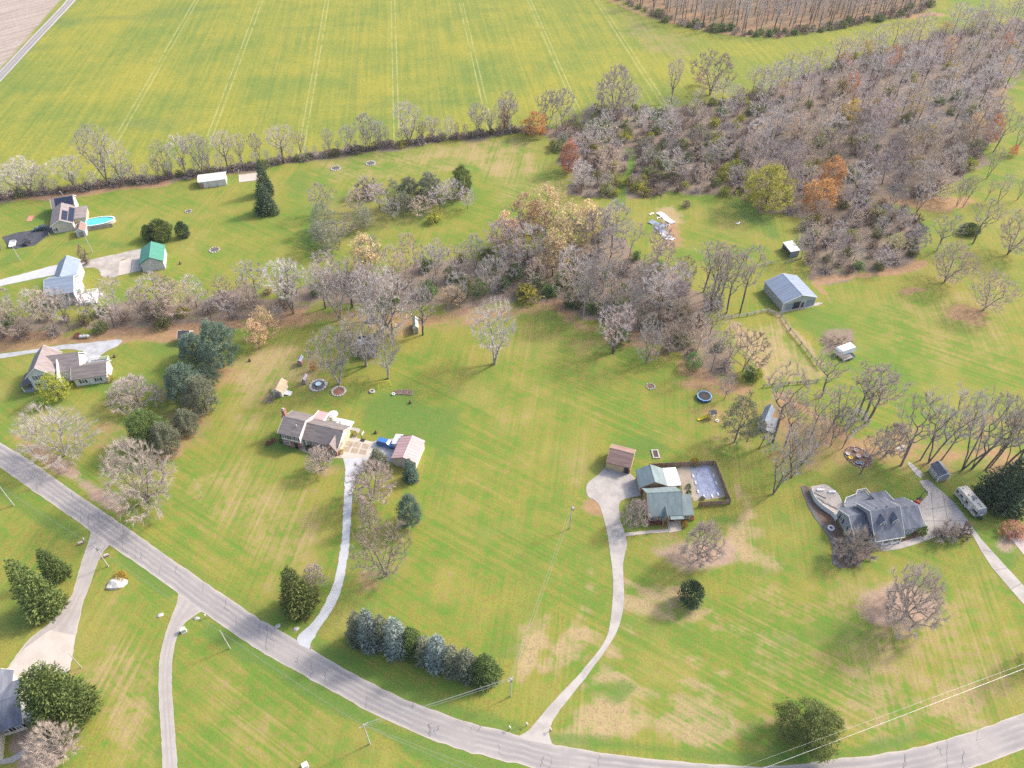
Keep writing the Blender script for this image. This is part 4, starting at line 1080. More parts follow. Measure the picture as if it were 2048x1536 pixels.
# trees still in leaf
LEAF = [('leafy_lime',1529,418,92,92,'big round yellow-green tree at the wood corner'),('leafy_orange',1655,378,66,56,'round red-orange tree above the fiery orange one'),('leafy_orange',1634,416,62,70,'fiery orange tree beside the brown thicket'),
 ('leafy_red',1137,344,64,40,'dull red cone-shaped tree at the field corner'),('leafy_orange',1070,272,50,52,'bright orange tree where the hedgerow meets the wood'),('leafy_orange',1008,262,44,16,'thin orange vine-clad tree in the hedgerow'),
 ('leafy_tan',735,548,84,70,'tan-leaved oak left in the middle wood'),('leafy_tan',1090,476,108,84,'pale orange oak at the top of the middle wood'),('leafy_tan',1048,490,104,78,'tan oak left of the pale orange oak'),
 ('leafy_tan',1134,512,110,84,'tan oak with green ivy below, middle wood'),('leafy_tan',1105,552,96,64,'tan oak lowest of the middle wood oaks'),('leafy_gold',1064,440,40,30,'golden tree peeking over the middle wood'),
 ('leafy_gold',1745,240,44,34,'golden tree in the upper right wood'),('leafy_gold',1845,290,46,44,'gold tree far right among grey trees'),('leafy_orange',1975,290,60,34,'orange-red tree at the right wood edge'),('leafy_orange',2024,312,24,18,'small orange tree on the right lawn edge'),
 ('leafy_gold',1730,110,30,30,'pale gold tree at far upper wood edge'),('leafy_gold',1960,62,40,44,'pale gold tree at the top right corner wood'),('leafy_gold',1890,65,24,34,'pale gold tree left of the corner gold tree'),('leafy_gold',1680,190,34,26,'small gold tree in the upper wood left part'),
 ('leafy_tan',1400,170,30,22,'small pinkish tan tree at the crop field edge'),('leafy_lime',1505,400,20,26,'low yellow-green bush tree left of the big round one'),('leafy_tan',905,606,38,44,'low tan-leaved tree at the lawn edge of the middle wood'),
 ('leafy_lime',1785,498,34,34,'yellow-green tree in the lower thicket'),('leafy_tan',1172,482,84,60,'brownish tan tree right of the oak group'),('leafy_tan',1012,512,90,62,'pale tan tree left end of the oak group')]
for k_, x, y, h_, w_, l_ in LEAF: pl(k_, x, y, h_, w_, l_)
for i, (x, y) in enumerate(((985,545),(1005,575),(1030,560),(1050,590),(1075,575),(1100,590),(1125,575),(1150,560),(1165,590),(1140,610),(960,590),(930,575),(905,560),(1185,620),(1240,690),(1365,690),(1385,735))):
    k_ = ('leafy_green','bush_green','leafy_green','bush_olive')[i % 4]
    plant('ivy_bush', k_, P(x, y), (5.5,4,7,4)[i % 4], (5.5,5,6,5)[i % 4], 'dark green ivy-like bush in the middle wood below the tan oaks' if i < 13 else 'dark green bush at the lawn side of the wood tongue', 'bush', 'evergreen bushes under the oaks' if i < 13 else 'evergreen bushes of the wood tongue')
# the cedars and thickets of the small grove
grv = np.random.default_rng(9)
for i, (x, y, k_, h_, w_) in enumerate([(648,430,'wood_a',66,50),(650,462,'pine_airy',62,46),(655,500,'pine_airy',62,56),(640,480,'pine_airy',44,34),(735,405,'bush_grey',46,56),(715,425,'wood_c',52,44),(760,420,'wood_b',56,46),(790,415,'pine_airy',58,32),(820,405,'pine_greygreen',52,40),
   (812,425,'pine_airy',44,40),(860,400,'pine_greygreen',56,46),(880,420,'wood_b',50,44),(925,390,'pine_green',60,42),(905,410,'wood_d',52,50),(935,418,'wood_b',44,40),(845,432,'wood_c',44,48),(785,440,'wood_a',46,44),(730,455,'pine_airy',44,44),(700,470,'wood_c',48,40),(680,490,'wood_a',50,42),(870,450,'bush_lime',22,28)]):
    n_ = {'pine_airy': 'cedar_tree', 'pine_greygreen': 'cedar_tree', 'pine_green': 'pine_tree'}.get(k_, 'grove_tree')
    pl(k_, x, y, h_, w_, {'grove_tree': 'leafless tree in the small grove, ' + ('left part' if x < 745 else 'middle' if x < 850 else 'right part'), 'cedar_tree': 'grey-green cedar in the small grove, ' + ('left part' if x < 745 else 'middle' if x < 850 else 'right part'), 'pine_tree': 'dark pine at the right end of the small grove'}[n_], n_, group={'grove_tree': 'leafless trees of the small grove', 'cedar_tree': 'cedars of the small grove'}.get(n_))

# ------------------------------------------------------------------ the hedgerow along the crop field
hr = np.random.default_rng(3)
def hedge_label(what, x=0, y=0, p=None):
    p = p or P(x, y)
    marks = [(-1e9, 'near the left edge of the hedgerow'), (-200, 'in the hedgerow behind the pool house'), (-150, 'in the hedgerow by the white metal shed'), (-115, 'in the hedgerow right of the white shed'), (-80, 'in the hedgerow above the stone rings'), (-40, 'in the hedgerow above the small grove'), (-15, 'in the hedgerow near the orange tree')]
    return what + ' ' + [t for m_, t in marks if getattr(p, 'x') >= m_][-1]
HT = [(36,388,62,60),(62,386,68,66),(90,384,50,40),(150,376,62,58),(214,364,104,62),(244,362,88,60),(333,352,68,44),(372,347,72,44),(404,342,70,42),(420,340,62,24),(456,336,70,40),(485,331,60,30),(520,327,56,26),(566,318,64,50),(604,314,50,24),(660,306,46,22),(700,302,48,30),(738,298,66,40),(762,296,52,30),(819,286,76,56),(845,282,40,24),(866,280,46,34),(900,277,44,28),(955,270,58,34),(980,268,46,28),(1016,262,72,42),(1096,258,70,40),(1124,252,68,40),(1010,262,60,40)]
for x, y, h_, w_ in HT:
    pl(('vase_a','vase_b','wood_d','round_a')[int(hr.integers(4))], x, y, h_ * 1.05, w_ * 1.1, hedge_label('leafless tree', x, y), 'hedgerow_tree', group='trees of the hedgerow below the crop field')
pl('maple', 1228, 228, 96, 86, 'great round bare tree at the edge of the crop field'); pl('round_b', 1420, 190, 84, 90, 'wide bare tree with long limbs at the crop field edge'); pl('vase_b', 1342, 205, 84, 36, 'slim dark bare tree between the two great field-edge trees')
w_ = [(p.x, p.y) for p in PP(HEDGE_LINE)]; hl = resample(w_, 150)
for i, p in enumerate(hl):
    if i % 3 == 0 and i > 4:
        h_ = hr.uniform(5, 10); plant('hedgerow_tree', ('wood_d','wood_b','wood_a')[int(hr.integers(3))], p + Vector((hr.normal(0, 1.2), hr.normal(0, 1.2))), h_, h_ * hr.uniform(.34, .55), hedge_label('slender young tree', p=p), 'tree', 'trees of the hedgerow below the crop field')
    k_ = ('bush_bare','bush_bare','bush_grey','bush_olive','bush_lime')[int(hr.choice(5, p=[.28,.2,.34,.10,.08]))]
    if p.x < -110 and k_ in ('bush_olive', 'bush_lime') and hr.random() < .5: k_ = 'bush_bare'
    s_ = hr.uniform(1.6, 3.2)
    plant('hedgerow_bush', k_, p + Vector((hr.normal(0, .8), hr.normal(0, .8))), s_, s_ * hr.uniform(1.3, 2.1), hedge_label({'bush_bare': 'brown bush', 'bush_grey': 'grey bush', 'bush_olive': 'olive bush', 'bush_lime': 'yellow-green bush'}[k_], p=p), 'bush', 'bushes of the hedgerow below the crop field')

# ------------------------------------------------------------------ woods
AV = [(p.x, p.y, 9) for p in PP([(1529,418),(1655,378),(1634,416),(1137,344),(1070,272),(120,590),(140,575),(120,560),(260,545),(300,535),(320,540),(95,600)])] + [(p.x, p.y, 5) for p in PP([(1258,305),(1260,330),(1250,355),(1243,385),(1240,400),(172,680),(1570,495),(1585,500)])]
WP = ['wood_a','wood_b','wood_c','wood_d','wood_e']
wr = np.random.default_rng(21)
def wood(poly, gap, seed, probs, hr_, wr_, label, group, name, y_max=1e9, bush_gap=5, bush_p=None, bush_label=None, bush_group=None, bush_name='bush', bsize=(2, 4)):
    rest = []
    wx = [p.x for p in PP(poly)]; x_lo, x_hi = min(wx), max(wx)
    def where(p): return ('at its left end', 'left of its middle', 'in its middle', 'right of its middle', 'at its right end')[min(4, int(5 * (p.x - x_lo) / (x_hi - x_lo)))]
    for p in scatter(poly, gap, seed, AV):
        h_ = wr.uniform(*hr_); sp = wr.uniform(*wr_)
        key = WP[int(wr.choice(5, p=probs))]
        if p.y > y_max: rest.append((p, key, h_, h_ * sp)); continue
        tone = {'wood_a': 'grey', 'wood_b': 'mauve-grey', 'wood_c': 'tan', 'wood_d': 'dark-barked', 'wood_e': 'pale'}[key]
        mid_ = (hr_[0] + hr_[1]) / 2; sz = 'tall' if h_ > mid_ + 1.5 else 'short' if h_ < mid_ - 1.5 else 'middling'
        plant(name, key, p, h_, h_ * sp, '%s %s %s, %s' % (sz, tone, label, where(p)), 'tree', group, tilt=.05)
    if bush_p is not None:
        BK = ['bush_bare','bush_grey','bush_olive','bush_lime','bush_green']
        for p in scatter(poly, bush_gap, seed + 1, AV):
            s_ = wr.uniform(*bsize); key = BK[int(wr.choice(5, p=bush_p))]
            if p.y > y_max: rest.append((p, key, s_, s_ * wr.uniform(1.1, 1.7))); continue
            tone = {'bush_bare': 'bare brown', 'bush_grey': 'bare grey', 'bush_olive': 'olive', 'bush_lime': 'yellow-green', 'bush_green': 'dark green'}[key]
            plant(bush_name, key, p, s_, s_ * wr.uniform(1.1, 1.7), '%s %s, %s' % (tone, bush_label, where(p)), 'bush', bush_group)
    return rest
wood(WOOD_WEST, 5.4, 31, [.2,.2,.42,.08,.10], (8, 15), (.55, .8), 'bare tree in the left wood strip', 'trees of the left wood strip', 'woodland_tree', bush_gap=6.0, bush_p=[.55,.28,.10,.03,.04], bush_label='bush in the left wood strip', bush_group='bushes of the left wood strip', bush_name='woodland_bush')
wood(WOOD_MID, 8.4, 33, [.28,.2,.2,.12,.2], (11, 20), (.5, .75), 'bare tree in the crowded middle wood', 'trees of the middle wood', 'woodland_tree', bush_gap=8.0, bush_p=[.2,.2,.24,.1,.26], bush_label='bush in the middle wood', bush_group='bushes of the middle wood', bush_name='woodland_bush', bsize=(2.5, 5))
wood(WOOD_EAST, 6.6, 35, [.3,.2,.25,.15,.1], (10, 18), (.5, .72), 'bare tree in the wood tongue above trampoline', 'trees of the wood tongue', 'woodland_tree', bush_gap=7.5, bush_p=[.34,.2,.2,.14,.12], bush_label='bush in the wood tongue', bush_group='bushes of the wood tongue', bush_name='woodland_bush')
wood(WOOD_SE, 7.0, 37, [.25,.2,.3,.15,.1], (6, 12), (.65, .95), 'bare tree in the thicket beside the barn', 'trees of the thicket', 'woodland_tree', bush_gap=4.6, bush_p=[.42,.24,.2,.08,.06], bush_label='bush in the thicket beside the barn', bush_group='bushes of the thicket', bush_name='woodland_bush', bsize=(2.2, 4.2))
Y_SPLIT = P(1500, 285).y
NE_L = [(1100,270),(1190,215),(1330,225),(1430,205),(1520,182),(1500,260),(1490,395),(1400,385),(1290,395),(1165,400),(1150,370),(1120,310)]
NE_R = [(1520,182),(1560,172),(1700,116),(1850,82),(1930,60),(2120,34),(2140,150),(2040,140),(2000,200),(1990,260),(1960,320),(1900,372),(1850,392),(1790,398),(1700,402),(1640,425),(1600,440),(1560,430),(1490,395),(1500,260)]
rest = wood(NE_L, 9.4, 39, [.30,.22,.16,.18,.14], (6, 14), (.6, .95), 'bare tree in the shrubby wood', 'trees of the upper right wood', 'woodland_tree', Y_SPLIT, bush_gap=4.4, bush_p=[.40,.22,.20,.13,.05], bush_label='bush in the shrubby wood', bush_group='bushes of the upper right wood', bush_name='woodland_bush', bsize=(2.2, 4.4))
rest += wood(NE_R, 8.8, 43, [.24,.26,.30,.06,.14], (13, 19), (.55, .8), 'bare tree in the upper right wood', 'trees of the upper right wood', 'woodland_tree', Y_SPLIT, bush_gap=8.0, bush_p=[.46,.26,.16,.08,.04], bush_label='bush in the upper right wood', bush_group='bushes of the upper right wood', bush_name='woodland_bush', bsize=(2.5, 5))
for p in scatter(NE_R, 26, 47):
    if p.y > Y_SPLIT: h_ = wr.uniform(9, 14); rest.append((p, ('leafy_tan','leafy_gold','leafy_tan','leafy_orange')[int(wr.integers(4))], h_, h_ * .7))
print('trees', TREE_COUNT, 'left for the mass', len(rest))
# the back of that wood and the far wood read as one mass: one mesh each, joined from the same trees, thinned
def mass(name, items, keep_trunk, keep_crown, label, cat, fat=1.1):
    rng = np.random.default_rng(4); groups = {}
    for p, key, h_, w_ in items:
        tm, cm, h0, w0 = TREES[key]
        for me, keep in ((tm, keep_trunk), (cm, keep_crown)):
            n = len(me.polygons)
            if not hasattr(mass, 'c'): mass.c = {}
            if me.name not in mass.c:
                v = np.empty(len(me.vertices) * 3, np.float32); me.vertices.foreach_get('co', v)
                t = np.empty(n * 3, np.int32); me.loops.foreach_get('vertex_index', t)
                a = np.full(len(me.vertices), .5, np.float32)
                if 'shade' in me.attributes: me.attributes['shade'].data.foreach_get('value', a)
                mass.c[me.name] = (v.reshape(-1, 3), t.reshape(-1, 3), a)
            v, t, a = mass.c[me.name]
            if me is tm and h_ > 6:
                rb = .30 * h_ / 18; q = MB().tube([(0, 0, 0), (rng.normal(0, .3), rng.normal(0, .3), h_ * .45), (rng.normal(0, .6), rng.normal(0, .6), h_ * .85)], rb, 4, r1=.06)
                tq = np.array([(f[0], f[k], f[k+1]) for f in q.f for k in range(1, len(f) - 1)]); vq = np.array(q.v)[tq].reshape(-1, 3) + [p.x, p.y, 0]
                groups.setdefault('dark_bark', []).append((vq, np.full(len(vq), .5, np.float32))); continue
            m_ = min(len(t), int(keep * (1 if len(t) > 600 else 3)))
            if me is tm: sel = np.argsort(-np.linalg.norm(v[t[:, 1]] - v[t[:, 0]], axis=1) - np.linalg.norm(v[t[:, 2]] - v[t[:, 0]], axis=1))[:m_]; tri = v[t[sel]].copy()
            else:
                sel = rng.choice(len(t), m_, False); tri = v[t[sel]].copy()
                c = tri.mean(1, keepdims=True); k = min(2.6, (len(t) / m_) ** .5); tri = c + (tri - c) * [[[1.0, 1.0, 1.0]]] * 1.0
                # fewer twigs, each as much wider as are missing
                b = tri[:, 1] - tri[:, 0]; k *= fat; tri[:, 0] -= b * (k - 1) / 2; tri[:, 1] += b * (k - 1) / 2
            r = rng.uniform(0, 2 * PI); cr, sr = math.cos(r), math.sin(r)
            x = (tri[..., 0] * cr - tri[..., 1] * sr) * w_ / w0 + p.x; y = (tri[..., 0] * sr + tri[..., 1] * cr) * w_ / w0 + p.y; z = tri[..., 2] * h_ / h0
            groups.setdefault(me.materials[0].name, []).append((np.stack([x, y, z], -1).reshape(-1, 3), np.repeat(a[t[sel][:, 0]], 3)))
    V, A, MI, mats = [], [], [], []
    for i, (mn, g) in enumerate(groups.items()):
        mats.append(bpy.data.materials[mn])
        for v, a in g: V.append(v); A.append(a); MI.append(np.full(len(v) // 3, i, np.int32))
    V = np.concatenate(V); A = np.concatenate(A); MI = np.concatenate(MI)
    me = mesh_tris(name, V, np.arange(len(V)).reshape(-1, 3), mats[0], A)
    for mm in mats[1:]: me.materials.append(mm)
    me.polygons.foreach_set('material_index', MI)
    o = link(name, me); tag(o, label, cat, kind='stuff')
    print(name, len(V) // 3)
    return o
mass('distant_woodland', rest, 80, 1300, 'grey leafless wood in the back of the upper right, reading as one mass', 'woodland')
far = []
for p in scatter(WOOD_FAR, 5.6, 41):
    h_ = wr.uniform(14, 20); far.append((p, WP[int(wr.choice(5, p=[.3,.3,.2,.15,.05]))], h_, h_ * wr.uniform(.28, .4)))
for p in scatter([(a, b + 2) for a, b in WOOD_FAR[:9]] + [(1860,2),(1740,36),(1640,54),(1560,66),(1480,62),(1400,50),(1330,34)], 4.2, 42):
    s_ = wr.uniform(2, 4); far.append((p, ['bush_bare','bush_olive','bush_grey','bush_green'][int(wr.choice(4, p=[.4,.25,.2,.15]))], s_, s_ * 1.5))
mass('far_woodland', far, 90, 700, 'far leafless wood on orange leaves across the top of the crop field', 'woodland', 1.7)
# ================================================================== BUILDINGS
SHINGLE = surf('brown_shingles', (.215,.185,.175), (.155,.135,.13), .8, .9, stretch=(.5,2.5,1), fine=.25, bmp=.2)
SHINGLE_TAN = surf('tan_shingles', (.285,.24,.235), (.21,.175,.17), .8, .9, stretch=(.5,2.5,1), fine=.25, bmp=.2)
SHINGLE_GREY = surf('grey_shingles', (.155,.168,.205), (.095,.105,.135), .5, .85, stretch=(2.5,.4,1), fine=.2, bmp=.2)
SHINGLE_GREEN = surf('sage_shingles', (.215,.265,.265), (.165,.21,.215), .5, .85, stretch=(2.2,.5,1), fine=.2, bmp=.2)
SHINGLE_RED = surf('red_brown_shingles', (.30,.195,.165), (.22,.14,.12), .7, .9, stretch=(.5,2.5,1), fine=.25, bmp=.2)
SHINGLE_DARK = surf('dark_shingles', (.13,.125,.13), (.085,.08,.085), .8, .9, fine=.3, bmp=.2)
METAL_BLUE = surf('slate_blue_metal', (.20,.245,.315), (.175,.215,.28), .4, .55, stretch=(.2,3,1))
METAL_GREEN = surf('green_metal', (.07,.245,.175), (.06,.21,.15), .5, .5, stretch=(.2,3,1))
METAL_PINK = surf('faded_red_metal', (.47,.31,.30), (.42,.27,.26), .4, .5, stretch=(.2,3,1))
METAL_WHITE = surf('white_metal', (.60,.58,.56), (.50,.49,.47), .5, .5, stretch=(3,.2,1))
METAL_GREYBLUE = surf('pale_blue_metal', (.215,.26,.325), (.18,.22,.28), .5, .55, stretch=(.2,3,1))
WHITE = surf('white_siding', (.66,.65,.64), (.58,.575,.565), .6, .6, stretch=(.3,.3,6))
CREAM = surf('cream_siding', (.68,.62,.50), (.60,.54,.44), .6, .6, stretch=(.3,.3,6))
GREY_SIDING = surf('grey_siding', (.33,.335,.355), (.28,.285,.305), .6, .7, stretch=(.3,.3,6))
BEIGE = surf('beige_siding', (.52,.475,.415), (.45,.41,.355), .6, .7, stretch=(.3,.3,6))
BRICK = surf('brick_wall', (.36,.20,.15), (.26,.14,.11), 3, .9, stretch=(.5,.5,3), fine=.2)
WOOD = surf('cedar_siding', (.42,.25,.12), (.30,.17,.08), .8, .8, stretch=(3,3,.3), fine=.2)
WOOD_GREY = surf('weathered_wood', (.33,.29,.26), (.22,.19,.17), 1.2, .9, stretch=(2,2,.4), fine=.2)
WOOD_FENCE = surf('brown_fence', (.36,.24,.17), (.27,.175,.125), 1.2, .9, stretch=(2,2,.4), vary=.2)
DECK = surf('grey_deck', (.27,.285,.31), (.22,.23,.255), 1, .8, stretch=(.3,3,1))
DECK_WHITE = surf('white_rail', (.78,.77,.75), (.70,.69,.67), 1, .6)
DARK = surf('dark_opening', (.03,.03,.033), (.02,.02,.022), 1, .6)
BLACK = surf('black_parts', (.035,.035,.04), (.025,.025,.03), 1, .5)
TAN_DOOR = surf('tan_door', (.55,.40,.23), (.50,.36,.20), .5, .6)
SOLAR = surf('solar_cells', (.025,.032,.06), (.018,.024,.048), 2, .25)
STEEL = surf('galvanised', (.42,.43,.45), (.34,.35,.37), 2, .4, metal=.6)
GLASS, _g, _b = nt_new('window_glass'); _b.inputs['Base Color'].default_value = (.05,.06,.075,1); _b.inputs['Roughness'].default_value = .08
RED = surf('red_paint', (.52,.045,.04), (.45,.04,.035), 2, .4)
BLUE = surf('blue_paint', (.045,.16,.42), (.04,.14,.38), 1, .3)
YELLOW = surf('yellow_plastic', (.72,.55,.03), (.66,.50,.03), 1, .4)
MULCH = surf('mulch', (.20,.125,.085), (.13,.08,.06), 2, .95, fine=.4)
STONE = surf('pale_stone', (.45,.42,.39), (.33,.31,.29), 1.5, .9, fine=.2)

def site(name, A, B, C, z, label, cat, group=None):
    """an Empty at the near-left foot of a building: near-left, near-right and far-left eave points read at height z"""
    a, b, c = P(*A, z), P(*B, z), P(*C, z)
    u = (b - a).to_2d(); L = u.length; u.normalize()
    v = Vector((-u.y, u.x)); W = (c - a).to_2d().dot(v)
    o = empty(name, (a.x, a.y, 0), math.atan2(u.y, u.x), label, cat, group)
    print(name, 'L %.1f W %.1f' % (L, W))
    return o, L, W
def chevron(w0, w1, ze, zr, t, ov):
    """roof section across a gable from w0 to w1 with eaves ov outside"""
    m = (w0 + w1) / 2; s = (zr - ze) / (m - w0)
    lo = ze - s * ov
    return [(w0 - ov, lo), (m, zr), (w1 + ov, lo), (w1 + ov, lo + t), (m, zr + t), (w0 - ov, lo + t)]
def gable(root, x0, x1, y0, y1, ze, zr, axis, wall, roof, ov=.4, t=.16, trim=DECK_WHITE, z0=0, ends=(1, 1), ribs=0):
    """one gabled block; the rectangle is the eaves line, the walls stand ov inside it"""
    a0, a1 = x0 + ov, x1 - ov; b0, b1 = y0 + ov, y1 - ov
    s = (zr - ze) / (((y1 - y0) if axis == 'x' else (x1 - x0)) / 2)
    zw = ze + s * ov - .03
    if axis == 'x':
        prof = [(b0, z0), (b1, z0), (b1, zw), ((b0 + b1) / 2, zr - .03), (b0, zw)]
        MB().extr(prof, 'x', a0, a1).build('wall', wall, root)
        r = MB().extr(chevron(b0, b1, zw + .03, zr, t, ov), 'x', x0, x1); e = (x0, x1); w = (b0, b1)
    else:
        prof = [(a0, z0), (a1, z0), (a1, zw), ((a0 + a1) / 2, zr - .03), (a0, zw)]
        MB().extr(prof, 'y', b0, b1).build('wall', wall, root)
        r = MB().extr(chevron(a0, a1, zw + .03, zr, t, ov), 'y', y0, y1); e = (y0, y1); w = (a0, a1)
    ro = r.build('roof', roof, root)
    m = (w[0] + w[1]) / 2
    # ridge cap, and standing ribs on metal roofs
    cap = MB()
    pr = [(m - .22, zr + t - .22 * s + .02), (m, zr + t + .05), (m + .22, zr + t - .22 * s + .02), (m + .22, zr + t - .22 * s - .03), (m, zr + t), (m - .22, zr + t - .22 * s - .03)]
    cap.extr(pr, axis, e[0] + .02, e[1] - .02); cap.build('ridge_cap', roof, ro)
    if ribs:
        rb = MB(); k = int((e[1] - e[0]) / ribs)
        for i in range(1, k):
            q = e[0] + (e[1] - e[0]) * i / k
            for sg in (-1, 1):
                wa = m + sg * .25; wb = m + sg * ((w[1] - w[0]) / 2 + ov - .02)
                za = zr + t - .25 * s; zb = zr + t - s * ((w[1] - w[0]) / 2 + ov - .02)
                rb.extr([(wa, za), (wb, zb), (wb, zb + .035), (wa, za + .035)], axis, q - .04, q + .04)
        x = rb.build('seam', roof, ro); tag(x, kind='stuff')
    if trim:
        for i, on in enumerate(ends):
            tb = MB()
            if on:
                q = e[i]; d = -.05 if i == 0 else .05
                c = chevron(w[0], w[1], zw + .03 - .06, zr - .06, .25, ov + .02)
                tb.extr(c, axis, min(q, q + d), max(q, q + d)); tb.build('trim', trim, root)
    return ro
def wall_box(mb, side, pos, z0, z1, w, d0, d1, box, m=0):
    """a slab on a wall: side of the rectangle box=(x0,x1,y0,y1), from d0 to d1 outside the wall"""
    x0, x1, y0, y1 = box; h = w / 2
    if side == 'front': mb.box(pos - h, pos + h, y0 - d1, y0 - d0, z0, z1, m)
    if side == 'back': mb.box(pos - h, pos + h, y1 + d0, y1 + d1, z0, z1, m)
    if side == 'left': mb.box(x0 - d1, x0 - d0, pos - h, pos + h, z0, z1, m)
    if side == 'right': mb.box(x1 + d0, x1 + d1, pos - h, pos + h, z0, z1, m)
def window(root, side, pos, z, w, h, box, shutters=None, frame=DECK_WHITE, glass=GLASS):
    f = MB()
    t = .1
    wall_box(f, side, pos, z, z + t, w, -.05, .09, box); wall_box(f, side, pos, z + h - t, z + h, w, -.05, .09, box)
    q = (w - t) / 2
    for sg in (-1, 1): wall_box(f, side, pos + sg * q, z + t, z + h - t, t, -.05, .09, box)
    wall_box(f, side, pos, z + h / 2 - .04, z + h / 2 + .04, w - 2 * t, -.05, .08, box)
    fo = f.build('window', frame, root)
    g = MB(); wall_box(g, side, pos, z + t, z + h - t, w - 2 * t, -.03, .04, box); g.build('pane', glass, fo)
    if shutters:
        for sg in (-1, 1):
            s = MB(); wall_box(s, side, pos + sg * (w / 2 + .28), z - .02, z + h + .02, .42, .0, .07, box); s.build('shutter', shutters, root)
    return fo
def door(root, side, pos, w, h, box, mat, name='door', z=0.03, d=.06):
    b = MB(); wall_box(b, side, pos, z, z + h, w, -.03, d, box); return b.build(name, mat, root)
def corner_boards(root, box, z0, z1, mat=DECK_WHITE, w=.16):
    b = MB(); x0, x1, y0, y1 = box
    for x in (x0, x1):
        for y in (y0, y1): b.box(x - w/2, x + w/2, y - w/2, y + w/2, z0, z1)
    b.build('corner_trim', mat, root)
def inset(x0, x1, y0, y1, ov=.4): return (x0 + ov, x1 - ov, y0 + ov, y1 - ov)
def rail(root, pts, z0=0, h=1.0, mat=DECK_WHITE, name='railing', gap=.35):
    """balusters and rails along local points"""
    b = MB()
    for (ax, ay), (bx, by) in zip(pts, pts[1:]):
        d = Vector((bx - ax, by - ay)); n = d.length; d.normalize(); nn = (-d.y, d.x); c = ((ax + bx) / 2, (ay + by) / 2)
        b.obox(c, d, nn, n / 2, .06, z0 + h - .1, z0 + h); b.obox(c, d, nn, n / 2 - .01, .04, z0 + .1, z0 + .2)
        k = max(1, int(n / gap))
        for i in range(k + 1):
            q = (ax + d.x * n * i / k, ay + d.y * n * i / k); w = .07 if i in (0, k) else .035
            b.obox(q, d, nn, w, w, z0, z0 + h - .02)
    return b.build(name, mat, root)
def local(root, px, py, z=0):
    """a point read off the photograph, in the building's own coordinates"""
    p = P(px, py, z) - root.location; a = -root.rotation_euler[2]
    return (p.x * math.cos(a) - p.y * math.sin(a), p.x * math.sin(a) + p.y * math.cos(a))

# ---- ranch house in the middle left (two-storey block and long wing)
h, L, W = site('house', (554.4,866.9), (598.4,877), (584.7,821), 5.0, 'brown-roofed split-level house with white gable and brick chimney by gravel drive', 'house')
gable(h, 0, L, 0, W, 5.0, 7.0, 'x', WHITE, SHINGLE, .5)
bx = inset(0, L, 0, W, .5)
MB().box(bx[0] - .03, bx[1] + .03, bx[2] - .03, bx[2] + .35, 0, 2.5).build('lower_wall', BRICK, h)
for q in (.18, .30, .62, .80): window(h, 'front', L * q, 3.1, .8, 1.2, bx, BLACK)
door(h, 'front', L * .7, 1.0, 2.1, (bx[0], bx[1], bx[2] - .03, bx[3]), DARK); window(h, 'front', L * .3, .8, 1.6, 1.2, (bx[0], bx[1], bx[2] - .03, bx[3]))
ch = MB().box(-.9, .45, W * .52, W * .52 + 1.3, 0, 6.6).box(-.55, .3, W * .52 + .15, W * .52 + 1.15, 6.6, 8.8).box(-.65, .4, W * .52 + .05, W * .52 + 1.25, 8.8, 9.0)
co = ch.build('chimney', BRICK, h); MB().box(-.35, .1, W * .52 + .4, W * .52 + .9, 9.0, 9.35).build('flue', STONE, co)
MB().tube([(L * .72, W * .3, 5.6), (L * .72, W * .3, 7.1)], .12, 8).build('vent_pipe', METAL_WHITE, h)
wx0, wy0 = local(h, 600, 878.5, 2.9); wx1, _ = local(h, 676.5, 896.7, 2.9); _, wy1 = local(h, 699.4, 852.7, 2.9); wx0 = L - .5 
gable(h, wx0, wx1, wy0, wy1, 2.9, 5.3, 'x', CREAM, SHINGLE, .45, ends=(0, 1))
b2 = inset(wx0, wx1, wy0, wy1, .45); wl = wx1 - wx0
MB().box(b2[0] + .6, b2[1] + .03, b2[2] - .04, b2[2] + .3, 0, 2.6).build('brick_front', BRICK, h)
# small cross gable over the garage room
gx0, gx1 = wx0 + wl * .66, wx0 + wl * .985
fy = wy0 - .9; sl = (5.3 - 2.9) / ((wy1 - wy0) / 2)
MB().extr([(gx0 + .35, 0), (gx1 - .35, 0), (gx1 - .35, 2.55), ((gx0 + gx1) / 2, 4.5), (gx0 + .35, 2.55)], 'y', fy + .4, b2[2] + .4).build('gable_wall', BRICK, h)
MB().extr(chevron(gx0 + .3, gx1 - .3, 2.6, 4.6, .16, .4), 'y', fy, wy0 + (4.4 - 2.9) / sl).build('gable_roof', SHINGLE_TAN, h)
window(h, 'front', (gx0 + gx1) / 2 + .3, .9, 1.7, 1.2, (gx0, gx1, fy + .4, 0))
for q in (.14, .30, .40, .5, .58): window(h, 'front', wx0 + wl * q, 1.0, .8, 1.2, (b2[0], b2[1], b2[2] - .04, b2[3]))
for q in (.3, .7): door(h, 'right', wy0 + (wy1 - wy0) * q, 2.6, 2.2, b2, surf('garage_door', (.60,.47,.32), (.55,.43,.30), 1), 'garage_door')
x0, y0 = local(h, 627, 838, 2.6); x1, y1 = local(h, 656, 827, 2.6)
sr = MB().box(x0 + .2, x1, wy1 - .4, y1, 0, 2.45); sr.build('sunroom', WHITE, h)
MB().extr([(wy1 - .35, 3.0), (y1 + .3, 2.5), (y1 + .3, 2.64), (wy1 - .35, 3.14)], 'x', x0, x1 + .2).build('sunroom_roof', METAL_PINK, h)
